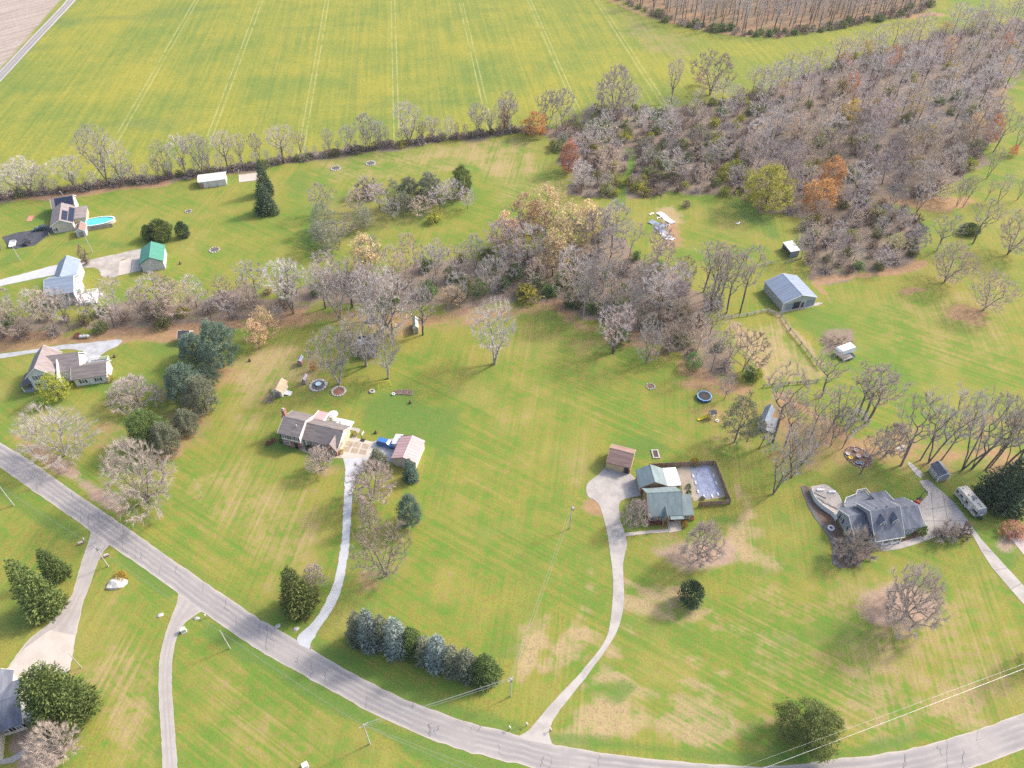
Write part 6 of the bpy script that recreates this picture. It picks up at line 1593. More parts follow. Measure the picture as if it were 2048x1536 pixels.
# white-walled paved patio left of the grey house
pat = empty('patio', P(1645,1000), 0, 'pale paved patio behind a curved white panel fence', 'patio')
pp_ = [local(pat, *q) for q in ((1623,976),(1634,972),(1650,970),(1664,978),(1677,990),(1683,1003),(1686,1014),(1672,1030),(1655,1020),(1636,1003))]
MB().prism(smooth(pp_, True, 4), 0, .25).build('slab', CONC_PALE, pat)
wl_ = [local(pat, *q) for q in ((1619.5,981),(1626,999),(1637,1012),(1650,1022),(1664,1032),(1671,1043))]
wl_ = smooth(wl_, False, 2)
for (ax, ay), (bx_, by_) in zip(wl_, wl_[1:]):
    d = Vector((bx_-ax, by_-ay)); n = d.length; d.normalize(); MB().obox(((ax+bx_)/2,(ay+by_)/2), d, (-d.y,d.x), n/2-.04, .05, 0, 1.5).build('panel', WHITE, pat); MB().obox((ax,ay), d, (-d.y,d.x), .08, .08, 0, 1.6).build('post', DECK_WHITE, pat)
for q in ((1663,986),(1640,982)): x, y = local(pat, *q); MB().box(x-.9,x+.9,y-.25,y+.25,.25,.7).build('bench', DECK_WHITE, pat)
for q in ((1636,990),(1646,1003),(1660,1012)):
    x, y = local(pat, *q); MB().obox((x,y), (.8,-.6), (.6,.8), 2.0, .12, .25, .5).build('kerb', STONE, pat)
pad('mulch_bed', [(1605,975),(1614,972),(1622,985),(1632,1005),(1650,1022),(1672,1040),(1690,1070),(1712,1090),(1740,1092),(1742,1108),(1712,1132),(1684,1135),(1668,1120),(1668,1090),(1655,1060),(1638,1040),(1622,1012)], .03, MULCH, True, .1)
pad('stone_edging', [(1602,976),(1607,974),(1614,990),(1626,1013),(1642,1040),(1660,1062),(1671,1092),(1671,1118),(1684,1133),(1680,1137),(1664,1124),(1664,1094),(1652,1066),(1634,1043),(1618,1016)], .09, surf('dark_stones', (.16,.15,.15), (.09,.085,.085), 3, fine=.4), True, .08)
pad('front_bed', [(1757,1088),(1800,1080),(1850,1062),(1852,1072),(1800,1086),(1762,1096)], .035, MULCH)
# grey garden shed
h, L, W = site('shed', (1879.8,953.9), (1902.6,950.4), (1860.4,928.7), 2.3, 'grey garden shed with white trim and double doors behind the camper', 'shed')
gable(h, 0, L, 0, W, 2.3, 3.3, 'y', GREY_SIDING, SHINGLE_GREY, .2, .1); bx = inset(0, L, 0, W, .2); corner_boards(h, bx, 0, 2.2)
for q in (.2, .8): window(h, 'left', W*q, .9, .75, .8, bx)
for q in (.42, .58): door(h, 'left', W*q, W*.14, 1.95, bx, GREY_SIDING)
for q in (.34, .5, .66): MB().box(bx[0]-.09, bx[0]-.062, W*q-.07, W*q+.07, .05, 2.1).build('door_trim', DECK_WHITE, h)
# round-windowed shed among the trees
h, L, W = site('shed', (1516.5,846), (1536,853), (1532,815), 2.6, 'grey steep-roofed shed with oval window among the bare trees', 'shed')
gable(h, 0, L, 0, W, 2.6, 4.6, 'y', GREY_SIDING, METAL_GREYBLUE, .3, .12); bx = inset(0, L, 0, W, .3); corner_boards(h, bx, 0, 2.5)
MB().extr([(L/2+.42*math.cos(t*PI/6), 2.9+.5*math.sin(t*PI/6)) for t in range(12)], 'y', bx[2]-.08, bx[2]+.02).build('oval_window', DECK_WHITE, h); MB().extr([(L/2+.28*math.cos(t*PI/6), 2.9+.36*math.sin(t*PI/6)) for t in range(12)], 'y', bx[2]-.1, bx[2]-.05).build('oval_pane', GLASS, h)
MB().box(bx[1]+.02, bx[1]+2.4, .5, W-.5, 0, .5).build('porch', DECK, h); rail(h, [(bx[1]+.3,.5),(bx[1]+2.4,.5),(bx[1]+2.4,W-.5)], .5, .9)
# barn, lean-to
h, L, W = site('barn', (1567,608), (1635.5,595.3), (1523,564.8), 3.2, 'long grey barn with slate-blue metal roof beside the paddock', 'barn')
gable(h, 0, L, 0, W, 3.2, 5.4, 'y', surf('barn_siding', (.37,.38,.38), (.31,.32,.32), .6, stretch=(6,6,.3)), METAL_BLUE, .3, .12, ribs=1.1); bx = inset(0, L, 0, W, .3)
door(h, 'front', L*.43, 2.6, 2.7, bx, DARK, 'painted_dark_doorway'); door(h, 'front', L*.62, .9, 2.0, bx, BLACK); door(h, 'front', L*.24, 2.6, 2.5, bx, METAL_GREYBLUE, 'sliding_door'); door(h, 'front', L*.84, 2.6, 2.5, bx, METAL_GREYBLUE, 'sliding_door'); corner_boards(h, bx, 0, 3.0)  # near-black slab on the wall paints the doorway's unlit inside
for q in (.2,.45,.7): window(h, 'left', W*q, 1.0, 1.2, 1.0, bx)
pad('barn_apron', [(1562,620),(1600,614),(1638,605),(1642,608),(1602,619),(1564,625)], .03, GRAVEL_DIRTY, True, .1)
h, L, W = site('lean_to', (1581.4,504.4), (1600.8,502.2), (1567,484.4), 2.5, 'open-fronted lean-to shelter with white roof at the thicket', 'shelter')
MB().extr([(0,2.45),(L,2.75),(L,2.87),(0,2.57)], 'y', 0, W).build('roof', METAL_WHITE, h)
MB().box(L-.3,L-.2,.2,W-.2,0,2.6).box(.2,L-.3,W-.3,W-.2,0,2.4).build('wall', METAL_GREYBLUE, h); MB().box(.2,L-.2,.2,.28,0,2.4).build('side_wall', METAL_GREYBLUE, h)
for q in (.3,.5,.75): MB().box(.2,.35,W*q,W*q+.15,0,2.4).build('post', WOOD_GREY, h)
# corner house, lower left
h, L, W = site('house', (-58,1483), (46.5,1448), (-40,1384), 2.9, 'house with blue-grey roof at lower left corner under the giant pine', 'house')
gable(h, 0, L, 0, W, 2.9, 5.3, 'x', CREAM, SHINGLE_GREY, .4); bx = inset(0, L, 0, W)
window(h, 'front', L*.86, 1.0, 1.2, 1.2, bx, BLACK); window(h, 'front', L*.6, 1.0, 1.2, 1.2, bx, BLACK)
gable(h, L*.34, L*.70, W*.4, W+2.6, 2.9, 4.6, 'y', CREAM, SHINGLE_GREY, .4)
MB().box(L-.5, L+1.2, W*.15, W*.42, 0, 2.6).build('bay', WHITE, h); MB().extr([(L-.45,2.9),(L+1.5,2.5),(L+1.5,2.62),(L-.45,3.02)], 'y', W*.12, W*.45).build('bay_roof', WHITE, h)
gable(h, L*.05, L*.56, -4.5, W*.5, 2.8, 4.4, 'y', CREAM, SHINGLE_GREY, .4)
# ================================================================== VEHICLES
def wheel(root, x, y, r=.34, w=.24, hub=STEEL):
    o = MB().tube([(x, y-w/2, r), (x, y+w/2, r)], r, 14).build('wheel', BLACK, root); s = 1 if y > 0 else -1
    MB().tube([(x, y+s*(w/2-.02), r), (x, y+s*(w/2+.02), r)], r*.6, 10).build('rim', hub, o)
def car(name, px, py, ang, paint, label, cat, kind='pickup', ln=5.2, wd=1.85):
    o = empty(name, P(px, py), ang, label, cat)
    a, b = ln/2, wd/2
    if kind == 'pickup':
        body = [(-a,.45),(a-.1,.42),(a,.75),(a-.15,1.0),(a*.42,1.1),(a*.40,1.12),(-a+.02,1.12)]
        cab = [(-a+.05,1.12),(a*.42,1.12),(a*.14,1.72),(-a+.25,1.76)]
    else:
        body = [(-a,.45),(a-.1,.42),(a,.7),(a-.2,.95),(a*.45,1.05),(-a+.02,1.08)]
        cab = [(-a+.1,1.08),(a*.45,1.05),(a*.15,1.62),(-a+.5,1.66)]
    def taper(prof, w0, w1, zlo, zhi):
        m = MB(); n = len(prof); vs = []
        for sg in (-1, 1):
            for x, z in prof: vs.append((x, sg*(w0+(w1-w0)*(z-zlo)/(zhi-zlo)), z))
        m.add(vs, [(i,(i+1)%n,n+(i+1)%n,n+i) for i in range(n)] + [tuple(range(n))[::-1], tuple(range(n,2*n))]); return m
    taper(body, b, b*.97, .42, 1.12).build('body', paint, o)
    taper(cab, b*.93, b*.76, 1.08, 1.76).build('cabin', GLASS, o)
    r_ = MB().extr([(cab[3][0]-.02,cab[3][1]-.05),(cab[2][0]+.05,cab[2][1]-.06),(cab[2][0]-.02,cab[2][1]+.03),(cab[3][0],cab[3][1]+.03)], 'y', -b*.78, b*.78); r_.build('roof', paint, o)
    for x in (cab[3][0]+.05, (cab[3][0]+cab[2][0])/2):
        for sg in (-1,1): MB().box(x-.06,x+.06,sg*b*.86-.04,sg*b*.86+.04,1.1,1.72).build('pillar', paint, o)
    MB().extr([(cab[1][0]-.06,cab[1][1]+.06),(cab[2][0]+.06,cab[2][1]-.1),(cab[2][0]+.10,cab[2][1]-.06),(cab[1][0]-.02,cab[1][1]+.10)], 'y', -b*.74, b*.74).build('windscreen', surf('painted_glare_glass', (.55,.60,.66), (.5,.55,.6), 1, .15) if 'painted_glare_glass' not in bpy.data.materials else bpy.data.materials['painted_glare_glass'], o)  # pale glass colour paints a bright reflection on the windscreen
    for x in (-a*.62, a*.62):
        for sg in (-1, 1): wheel(o, x, sg*b*.90)
    MB().box(a-.12,a+.05,-b*.9,b*.9,.45,.65).build('bumper', STEEL, o); MB().box(-a-.05,-a+.1,-b*.9,b*.9,.45,.65).build('bumper', STEEL, o)
    for sg in (-1,1): MB().box(a-.2,a-.02,sg*b*.75-.18,sg*b*.75+.18,.72,.9).build('headlight', METAL_WHITE, o); MB().box(-a-.02,-a+.06,sg*b*.8-.1,sg*b*.8+.1,.75,1.0).build('tail_light', RED, o)
    return o
car('pickup', 773.5, 890.5, math.atan2(*(P(788,892)-P(759,884.5)).yx), BLUE, 'bright blue pickup with cap parked at the pink-roofed garage', 'pickup truck')
car('parked_car', 82, 460, math.atan2(*(P(70,461)-P(94,457.5)).yx), surf('dark_green_paint', (.035,.075,.075), (.03,.065,.065), 1, .3), 'dark green car parked on the blacktop beside the house', 'car', 'suv', 4.8)
# black utility cart on the blacktop
u = empty('utility_cart', P(55,488), math.atan2(*(P(60,480)-P(50,490)).yx), 'black open utility cart with roof on the blacktop drive', 'utility cart')
MB().extr([(-1.6,.45),(1.5,.45),(1.6,.7),(.9,1.0),(-.3,.8),(-.4,1.0),(-1.6,1.0)], 'y', -.75, .75).build('body', BLACK, u); MB().box(-.5,.7,-.75,.75,1.85,1.93).build('roof', BLACK, u)
for x in (-.45,.65):
    for y in (-.7,.7): MB().tube([(x,y,.8),(x,y,1.86)], .04).build('roof_bar', STEEL, u)
for x in (-1.0,1.0):
    for y in (-.75,.75): wheel(u, x, y, .32, .25)
u = empty('utility_trailer', P(27,490), math.atan2(*(P(30,480)-P(25,498)).yx), 'white flat trailer at the end of the blacktop drive', 'trailer')
MB().box(-2,1.4,-1.0,1.0,.5,.6).build('bed', WHITE, u); MB().box(-2,1.4,-1.0,-.94,.6,1.0).box(-2,1.4,.94,1.0,.6,1.0).box(1.34,1.4,-.94,.94,.6,1.3).build('side_board', WHITE, u); MB().tube([(1.4,0,.5),(2.6,0,.5)], .06).build('tow_bar', STEEL, u)
for y in (-1.1,1.1): wheel(u, -.3, y, .33, .22)
# long camper trailer beside the right drive
ang = math.atan2(*(P(1948.9,1040)-P(1905,988)).yx); mid = (P(1948.9,1040)+P(1905,988))/2; d = Vector((math.cos(ang), math.sin(ang))); nn = Vector((-d.y, d.x))
ln = (P(1948.9,1040)-P(1905,988)).length; print('camper', ln)
r = empty('camper_trailer', (mid.x+nn.x*1.25, mid.y+nn.y*1.25, 0), ang, 'long cream camper trailer with grey front parked beside the right drive', 'camper')
a = ln/2; CREAM_RV = surf('rv_cream', (.60,.565,.48), (.55,.515,.44), .5, .4); GREY_RV = surf('rv_grey', (.21,.225,.26), (.18,.19,.22), .5, .4)
MB().extr([(-a+.1,.55),(a-.7,.55),(a-.7,3.2),(-a+.5,3.2),(-a,2.7)], 'y', -1.22, 1.22).build('body', CREAM_RV, r)
MB().extr([(a-.7,.55),(a-.25,.75),(a-.05,1.5),(a-.2,2.5),(a-.7,3.2)], 'y', -1.22, 1.22).build('front_cap', GREY_RV, r); MB().box(a-.1,a-.02,-.4,.4,1.35,1.75).build('emblem', WHITE, r)
MB().box(-a+.5,a-.75,-1.15,1.15,3.2,3.24).build('roof', surf('rv_roof', (.62,.57,.48), (.56,.51,.43), .5, .6), r)
for q, w_, c in ((-.78,.3,BLACK),(-.25,.35,BRICK),(.1,.3,BRICK),(.42,.28,BRICK),(.55,.22,BLACK),(.68,.2,BLACK),(.2,.18,BLACK)): MB().box(a*q-w_/2,a*q+w_/2,-.45+.5*(q>.3)-w_/2,-.45+.5*(q>.3)+w_/2,3.24,3.36).build('roof_vent', c, r)
ac = MB().box(a*.0-.5,a*.0+.5,-.1,.75,3.24,3.52).build('air_conditioner', GREY_RV, r)
for q in (-.82,-.45,.02,.62,.8):
    f = MB().box(a*q-.4,a*q+.4,-1.26,-1.222,1.6,2.3).build('window', BLACK, r); MB().box(a*q-.33,a*q+.33,-1.275,-1.262,1.68,2.22).build('pane', GLASS, f)
MB().box(-a+.4,a-.8,-1.245,-1.223,1.15,1.32).build('stripe', BLACK, r); MB().box(a*.3-.35,a*.3+.35,-1.25,-1.222,.75,2.6).build('door', WHITE, r)
for q in (-.6,-.1,.45): MB().box(a*q-.05,a*q+.05,-1.25,-1.224,.6,3.1).build('seam', GREY_RV, r)
for x in (-.75,.25):
    for y in (-1.05,1.05): wheel(r, x, y, .38, .3, WHITE)
MB().tube([(a-.7,-.5,.5),(a+.9,0,.45)], .06).build('tow_bar', BLACK, r); MB().tube([(a-.7,.5,.5),(a+.9,0,.45)], .06).build('tow_bar', BLACK, r); MB().box(a+.0,a+.5,-.35,.35,.5,1.0).build('gas_bottles', BLACK, r); MB().box(-a+.4,a-.9,-1.1,1.1,.35,.55).build('chassis', BLACK, r)
# tarped camper in the paddock
ang = math.atan2(*(P(1704,703)-P(1672,714)).yx)
r = empty('covered_camper', P(1688,706), ang, 'camper wrapped in a white tarp beside the brush pile', 'camper'); 
MB().extr([(-3.0,.3),(3.0,.3),(3.2,1.2),(2.6,2.5),(-2.5,2.5),(-3.1,2.1)], 'y', -1.2, 1.2).build('tarp', surf('white_tarp', (.74,.75,.77), (.58,.60,.64), .9, .5, bmp=.6), r); MB().box(-2.8,2.8,-1.0,1.0,.2,.32).build('chassis', BLACK, r)
for q in (-1.5,.2,1.6): MB().extr([(-1.215,.35),(-1.205,.35),(-1.1,2.53),(1.1,2.53),(1.205,.35),(1.215,.35),(1.12,2.57),(-1.12,2.57)], 'x', q-.03, q+.03).build('strap', STEEL, r)
r = empty('utility_trailer', P(1694,717), ang, 'grey open trailer below the tarp-wrapped camper', 'trailer')
MB().box(-2.2,2.2,-.9,.9,.45,.55).build('bed', WOOD_GREY, r); MB().box(-2.2,2.2,-.95,-.9,.45,.9).box(-2.2,2.2,.9,.95,.45,.9).box(2.15,2.2,-.9,.9,.55,.9).box(-2.2,-2.15,-.9,.9,.55,.9).build('side_board', METAL_GREYBLUE, r)
for y in (-1.05,1.05): wheel(r, 0, y, .33, .2)
# red lawn tractor
r = empty('lawn_tractor', P(1830,1007), math.atan2(*(P(1838,1003)-P(1820,1006)).yx), 'red lawn tractor beside the grey house garage', 'lawn tractor')
MB().extr([(.1,.35),(1.0,.35),(1.05,.7),(.9,.85),(.1,.9)], 'y', -.35, .35).build('hood', RED, r); MB().box(-.9,.1,-.4,.4,.35,.6).build('body', RED, r); MB().box(-.65,-.2,-.25,.25,.6,.72).box(-.75,-.65,-.25,.25,.6,1.1).build('seat', BLACK, r); MB().box(-.35,.45,-.65,.65,.12,.28).build('mower_deck', RED, r)
MB().tube([(.15,0,.85),(-.05,0,1.15)], .03).build('steering_column', BLACK, r); MB().box(-1.5,-.95,-.45,.45,.3,.95).build('grass_bag', STEEL, r)
for y in (-.45,.45): wheel(r, -.6, y, .3, .22); wheel(r, .75, y, .2, .16)

# ================================================================== YARD THINGS
t = empty('trampoline', P(1408,796), .3, 'round trampoline with blue rim, dark mat and sagging net', 'trampoline'); q = 2.1
MB().lathe([(1,.85),(1,.92),(.86,.92),(.86,.85),(1,.85)], n=28, sx=q, sy=q, caps=False).build('rim_pad', surf('light_blue_pad', (.22,.42,.62), (.18,.36,.55), 1, .5), t); MB().lathe([(1.01,.1),(1.01,.84),(.97,.84),(.97,.1)], n=28, sx=q, sy=q, caps=False).build('skirt', surf('navy_skirt', (.02,.075,.16), (.02,.06,.13), 1), t)
MB().lathe([(.85,.86),(.85,.89),(.01,.89)], n=28, sx=q, sy=q).build('mat', BLACK, t)
for i in range(6): a = i*PI/3; MB().tube([(q*1.02*math.cos(a),q*1.02*math.sin(a),0),(q*1.02*math.cos(a),q*1.02*math.sin(a),.9 if i not in (1,2) else 2.3)], .035).build('leg', STEEL, t)
nt_ = MB()
for i in range(9):
    a = R(25+i*14); b_ = R(25+(i+1)*14); nt_.tube([(q*.95*math.cos(a),q*.95*math.sin(a),.92),(q*.92*math.cos(a),q*.92*math.sin(a),2.0+.2*math.sin(i))], .015, 3)
    for z in (1.1,1.35,1.6,1.85,2.05): nt_.tube([(q*.94*math.cos(a),q*.94*math.sin(a),z),(q*.94*math.cos(b_),q*.94*math.sin(b_),z)], .015, 3)
tag(nt_.build('net', BLACK, t), kind='stuff')
lf_ = MB(); r_ = random.Random(5)
for i in range(70):
    a, rr = r_.uniform(0,6.3), r_.uniform(0,1.2); x, y = .2+rr*math.cos(a), .2+rr*math.sin(a); s_ = .09; lf_.add([(x-s_,y,.9),(x+s_,y-s_,.9),(x,y+s_,.91)], [(0,1,2)])
tag(lf_.build('fallen_leaf', MULCH, t), kind='stuff')
t = empty('play_set', P(1423,835), .25, 'wooden play tower with bright yellow slide and white tyre', 'play set')
for x in (-.7,.7):
    for y in (-.7,.7): MB().box(x-.06,x+.06,y-.06,y+.06,0,2.2).build('post', WOOD_GREY, t)
MB().box(-.8,.8,-.8,.8,1.1,1.2).build('platform', WOOD_GREY, t); MB().extr(chevron(-.75,.75,2.15,2.7,.08,.1), 'x', -.9, .9).build('roof', surf('dark_canvas', (.08,.08,.085), (.06,.06,.065), 1), t)
MB().extr([(-.75,1.2),(-3.6,.15),(-4.2,.12),(-4.2,.2),(-3.6,.24),(-.75,1.3)], 'y', -.28, .28).build('slide', YELLOW, t); MB().extr([(-.75,1.2),(-3.6,.15),(-4.2,.12),(-4.2,.36),(-3.6,.42),(-.75,1.5)], 'y', -.34, -.282).extr([(-.75,1.2),(-3.6,.15),(-4.2,.12),(-4.2,.36),(-3.6,.42),(-.75,1.5)], 'y', .282, .34).build('slide_side', YELLOW, t)
MB().lathe([(.5,.0),(.5,.2),(.28,.2),(.28,.0),(.5,0)], c=(.9,-1.6,.05), n=14, caps=False).build('tyre', WHITE, t); MB().tube([(.7,-.7,2.0),(1.6,-3.0,2.0)], .06).build('swing_beam', YELLOW, t); MB().tube([(1.6,-3.0,2.0),(1.2,-3.3,0)], .05).build('swing_leg', YELLOW, t); MB().tube([(1.6,-3.0,2.0),(2.3,-3.0,0)], .05).build('swing_leg', YELLOW, t)
def hoop(px, py, ang, label, mat=METAL_WHITE):
    o = empty('basketball_hoop', P(px, py), ang, label, 'basketball hoop')
    MB().box(-.6,.5,-.45,.45,0,.25).build('base', BLACK, o); MB().tube([(-.3,0,.2),(-.3,0,2.6),(.35,0,3.0)], .07).build('pole', BLACK, o); MB().box(.38,.44,-.65,.65,2.7,3.5).build('backboard', mat, o); MB().lathe([(.23,.0),(.23,.03),(.2,.03),(.2,0),(.23,0)], c=(.72,0,2.95), n=12, caps=False).build('rim', RED, o)
hoop(726, 881, R(-20), 'basketball hoop with white backboard at the squared parking pad'); hoop(1840, 998, R(20), 'basketball hoop at the parking drive of the grey house', STEEL)
def tank(px, py, ang, label):
    o = empty('gas_tank', P(px, py), ang, label, 'gas tank'); MB().lathe([(.05,-1.6),(.3,-1.5),(.48,-1.2),(.48,1.2),(.3,1.5),(.05,1.6)], n=12).build('tank', METAL_WHITE, o).rotation_euler = (0, PI/2, 0)
    o.children[0].location = (0,0,.75); MB().lathe([(.16,1.2),(.16,1.45),(.05,1.48)], n=8).build('valve_dome', METAL_WHITE, o)
    for x in (-.9,.9): MB().box(x-.1,x+.1,-.35,.35,0,.4).build('foot', STONE, o)
tank(170, 676, .12, 'white gas tank on orange leaves above the farmhouse drive'); tank(134, 381, .05, 'white gas tank below the hedgerow behind the pool house')
def ring(name, px, py, r_out, label, cat, mat=STONE, n=11, inner=None, hh=.3):
    o = empty(name, P(px, py), 0, label, cat); rr = random.Random(int(px))
    for i in range(n):
        a = 2*PI*i/n; s_ = r_out*.22*rr.uniform(.8,1.3); x, y = r_out*math.cos(a), r_out*math.sin(a)
        MB().lathe([(s_*.7,0),(s_,hh*.4),(s_*.8,hh*.8),(s_*.3,hh)], c=(x,y,0), n=6).build('stone', mat, o)
    if inner: MB().lathe([(r_out*.8,.0),(r_out*.75,.06),(.02,.1)], n=12).build('ash', inner, o)
    return o
ASH = surf('ash', (.13,.12,.115), (.08,.075,.07), 2, fine=.3)
ring('stone_ring', 671, 337, 1.9, 'left stone ring with rubble on the long lawn below the hedgerow', 'stone ring', inner=ASH, n=13); ring('stone_ring', 741, 327, 1.9, 'right stone ring with an upright stump below the hedgerow', 'stone ring', inner=ASH, n=13)
ring('fire_pit', 1301, 773, 1.2, 'round fire pit with pale stones on the big middle lawn', 'fire pit', inner=MULCH); ring('fire_pit', 429, 500, 1.7, 'ash-grey fire pit right of the green-roofed garage', 'fire pit', inner=ASH); ring('fire_pit', 377, 423, 1.2, 'pale fire pit in the upper left lawn', 'fire pit', inner=ASH)
ring('flower_bed', 677, 783, 1.9, 'stone-edged flower bed with red plants under the broken-topped tree', 'flower bed', inner=surf('red_plants', (.34,.13,.10), (.18,.10,.06), 2, fine=.3), n=16)
o = ring('flower_bed', 636, 771, 2.3, 'round bed with a pale blue basin and stone edging', 'flower bed', inner=ASH, n=16); MB().lathe([(.5,.1),(.6,.35),(.9,.45),(.85,.5),(.1,.42)], c=(.1,.3,0), n=14).build('basin', surf('pale_blue', (.42,.58,.62), (.36,.52,.56), 1, .4), o)
for i, (x, y, l_) in enumerate(((797,785,'left of the three raised garden boxes on the back lawn'),(809,785,'middle of the three raised garden boxes on the back lawn'),(820,786,'right of the three raised garden boxes on the back lawn'))):
    o = empty('garden_box', P(x, y), .1, l_, 'garden box', 'raised garden boxes')
    MB().box(-.7,.7,-.95,-.85,0,.3).build('board', WOOD_GREY, o); MB().box(-.7,.7,.85,.95,0,.3).build('board', WOOD_GREY, o); MB().box(-.8,-.7,-.95,.95,0,.3).build('board', WOOD_GREY, o); MB().box(.7,.8,-.95,.95,0,.3).build('board', WOOD_GREY, o); MB().box(-.68,.68,-.83,.83,.02,.22).build('soil', MULCH, o)
def tyre(px, py, label, mat=STONE, r=.8): o = empty('tyre_planter', P(px, py), 0, label, 'planter'); MB().lathe([(r,0),(r*1.08,.2),(r,.42),(r*.55,.42),(r*.55,.1),(r,0)], n=16, caps=False).build('tyre', mat, o); MB().lathe([(r*.54,.05),(r*.5,.2),(.02,.22)], n=12).build('soil', MULCH, o)
tyre(744.5, 783.5, 'pale ring planter alone on the back lawn'); tyre(1661.5, 1057, 'white ring planter on the dark stone edging', WHITE, .8); tyre(787, 789, 'small white round planter left of the raised boxes', WHITE, .5)
o = empty('swing_frame', P(769,772), .3, 'thin yellow swing frame by the pale bare tree', 'swing frame')
for a_, b_ in (((-1.5,0,2.0),(1.5,0,2.0)),((-1.5,0,2.0),(-1.9,-.8,0)),((-1.5,0,2.0),(-1.9,.8,0)),((1.5,0,2.0),(1.9,-.8,0)),((1.5,0,2.0),(1.9,.8,0))): MB().tube([a_,b_], .06).build('bar', YELLOW, o)
o = empty('swing_frame', P(727,762), .1, 'brown timber swing frame near the broken-topped tree', 'swing frame')
for a_, b_ in (((-1.5,0,1.9),(1.5,0,1.9)),((-1.5,0,1.9),(-1.8,-.8,0)),((-1.5,0,1.9),(-1.8,.8,0)),((1.5,0,1.9),(1.8,-.8,0)),((1.5,0,1.9),(1.8,.8,0))): MB().tube([a_,b_], .07).build('bar', WOOD_FENCE, o)
o = empty('cart', P(741,643), .1, 'low dark cart under the bare tree behind the ruined shack', 'cart'); MB().box(-1.3,1.3,-.7,.7,.4,.9).build('bed', BLACK, o)
for x in (-.8,.8):
    for y in (-.75,.75): wheel(o, x, y, .3, .15)
o = empty('garden_box', P(1311,908.5), .05, 'single stone-edged box with dark soil behind the sage-roofed house', 'garden box')
MB().box(-.95,.95,-1.5,-1.15,0,.25).build('edge', STONE, o); MB().box(-.95,.95,1.15,1.5,0,.25).build('edge', STONE, o); MB().box(-.95,-.6,-1.14,1.14,0,.25).build('edge', STONE, o); MB().box(.6,.95,-1.14,1.14,0,.25).build('edge', STONE, o); MB().box(-.58,.58,-1.12,1.12,.0,.12).build('soil', surf('dark_soil', (.09,.055,.05), (.07,.045,.04), 2), o)
def boulder(px, py, s_, label, mat=STONE, flat=.6, n=7):
    rr = np.random.default_rng(int(px*7+py)); bm = bmesh.new(); bmesh.ops.create_icosphere(bm, subdivisions=2, radius=1)
    for v in bm.verts: v.co *= 1 + rr.normal(0, .10); v.co = Vector((v.co.x*s_*1.3, v.co.y*s_*.8, max(-.1, v.co.z)*s_*flat))
    me = bpy.data.meshes.new('boulder'); bm.to_mesh(me); bm.free(); me.materials.append(mat); o = link('boulder', me, None, P(px, py), rr.uniform(0, 3)); tag(o, label, 'boulder'); return o
b_ = boulder(234, 1168, 1.9, 'big pale boulder on the lawn by the farm drive', surf('white_rock', (.56,.53,.49), (.44,.41,.38), .8), .6); b_.rotation_euler = (0,0,.25)
boulder(320, 1231, .6, 'grey boulder left of the curved grey drive'); boulder(555, 1253, .6, 'pale rock at the gravel drive corner, nearer the road edge'); boulder(592, 1258, .55, 'pale rock beside the gravel drive mouth'); boulder(393, 1237, .55, 'pale rock at the mouth of curved grey drive'); boulder(622, 1296, .3, 'small reddish rock right of the gravel drive mouth', BRICK)
def pedestal(px, py, label, hh=1.1, mat=surf('pale_green_paint', (.45,.50,.42), (.4,.45,.37), 1)):
    o = empty('utility_box', P(px, py), .5, label, 'utility box'); MB().box(-.5,.5,-.4,.4,.12,hh).build('cabinet', mat, o); MB().box(-.56,.56,-.46,.46,hh,hh+.08).build('lid', mat, o); MB().box(-.62,.62,-.52,.52,0,.12).build('base', STONE, o)
pedestal(368, 1263, 'pale green utility box right of the curved grey drive'); pedestal(611, 1533, 'small white utility box at the bottom edge of lawn', 1.0, WHITE)
def mailbox(px, py, ang, label):
    o = empty('mailbox', P(px, py), ang, label, 'mailbox'); MB().box(-.06,.06,-.06,.06,0,1.05).build('post', WOOD_GREY, o); MB().extr([(-.13,1.05),(.13,1.05),(.13,1.2),(.07,1.3),(-.07,1.3),(-.13,1.2)], 'y', -.28, .28).build('box', METAL_WHITE, o); MB().box(.131,.15,-.2,-.1,1.15,1.4).build('flag', RED, o)
for px, py, l_ in ((171,1083,'white mailbox left of the farm drive mouth'),(413,1236,'white mailbox right of the curved grey drive mouth'),(1054,1452,'white mailbox left of the concrete drive mouth'),(1101,1462,'white mailbox right of the concrete drive mouth'),(1020,1459,'dark-topped mailbox post by the road below the pole')): mailbox(px, py, .6, l_)
for px, py, l_ in ((163,1088,'pale sign block at the farm drive mouth'),(214,1113,'pale sign block right of the lamp pole')): 
    o = empty('sign_block', P(px, py), .5, l_, 'sign'); MB().box(-.6,.6,-.18,.18,0,.5).build('base', BRICK, o); MB().box(-.5,.5,-.1,.1,.5,.9).build('panel', WHITE, o)
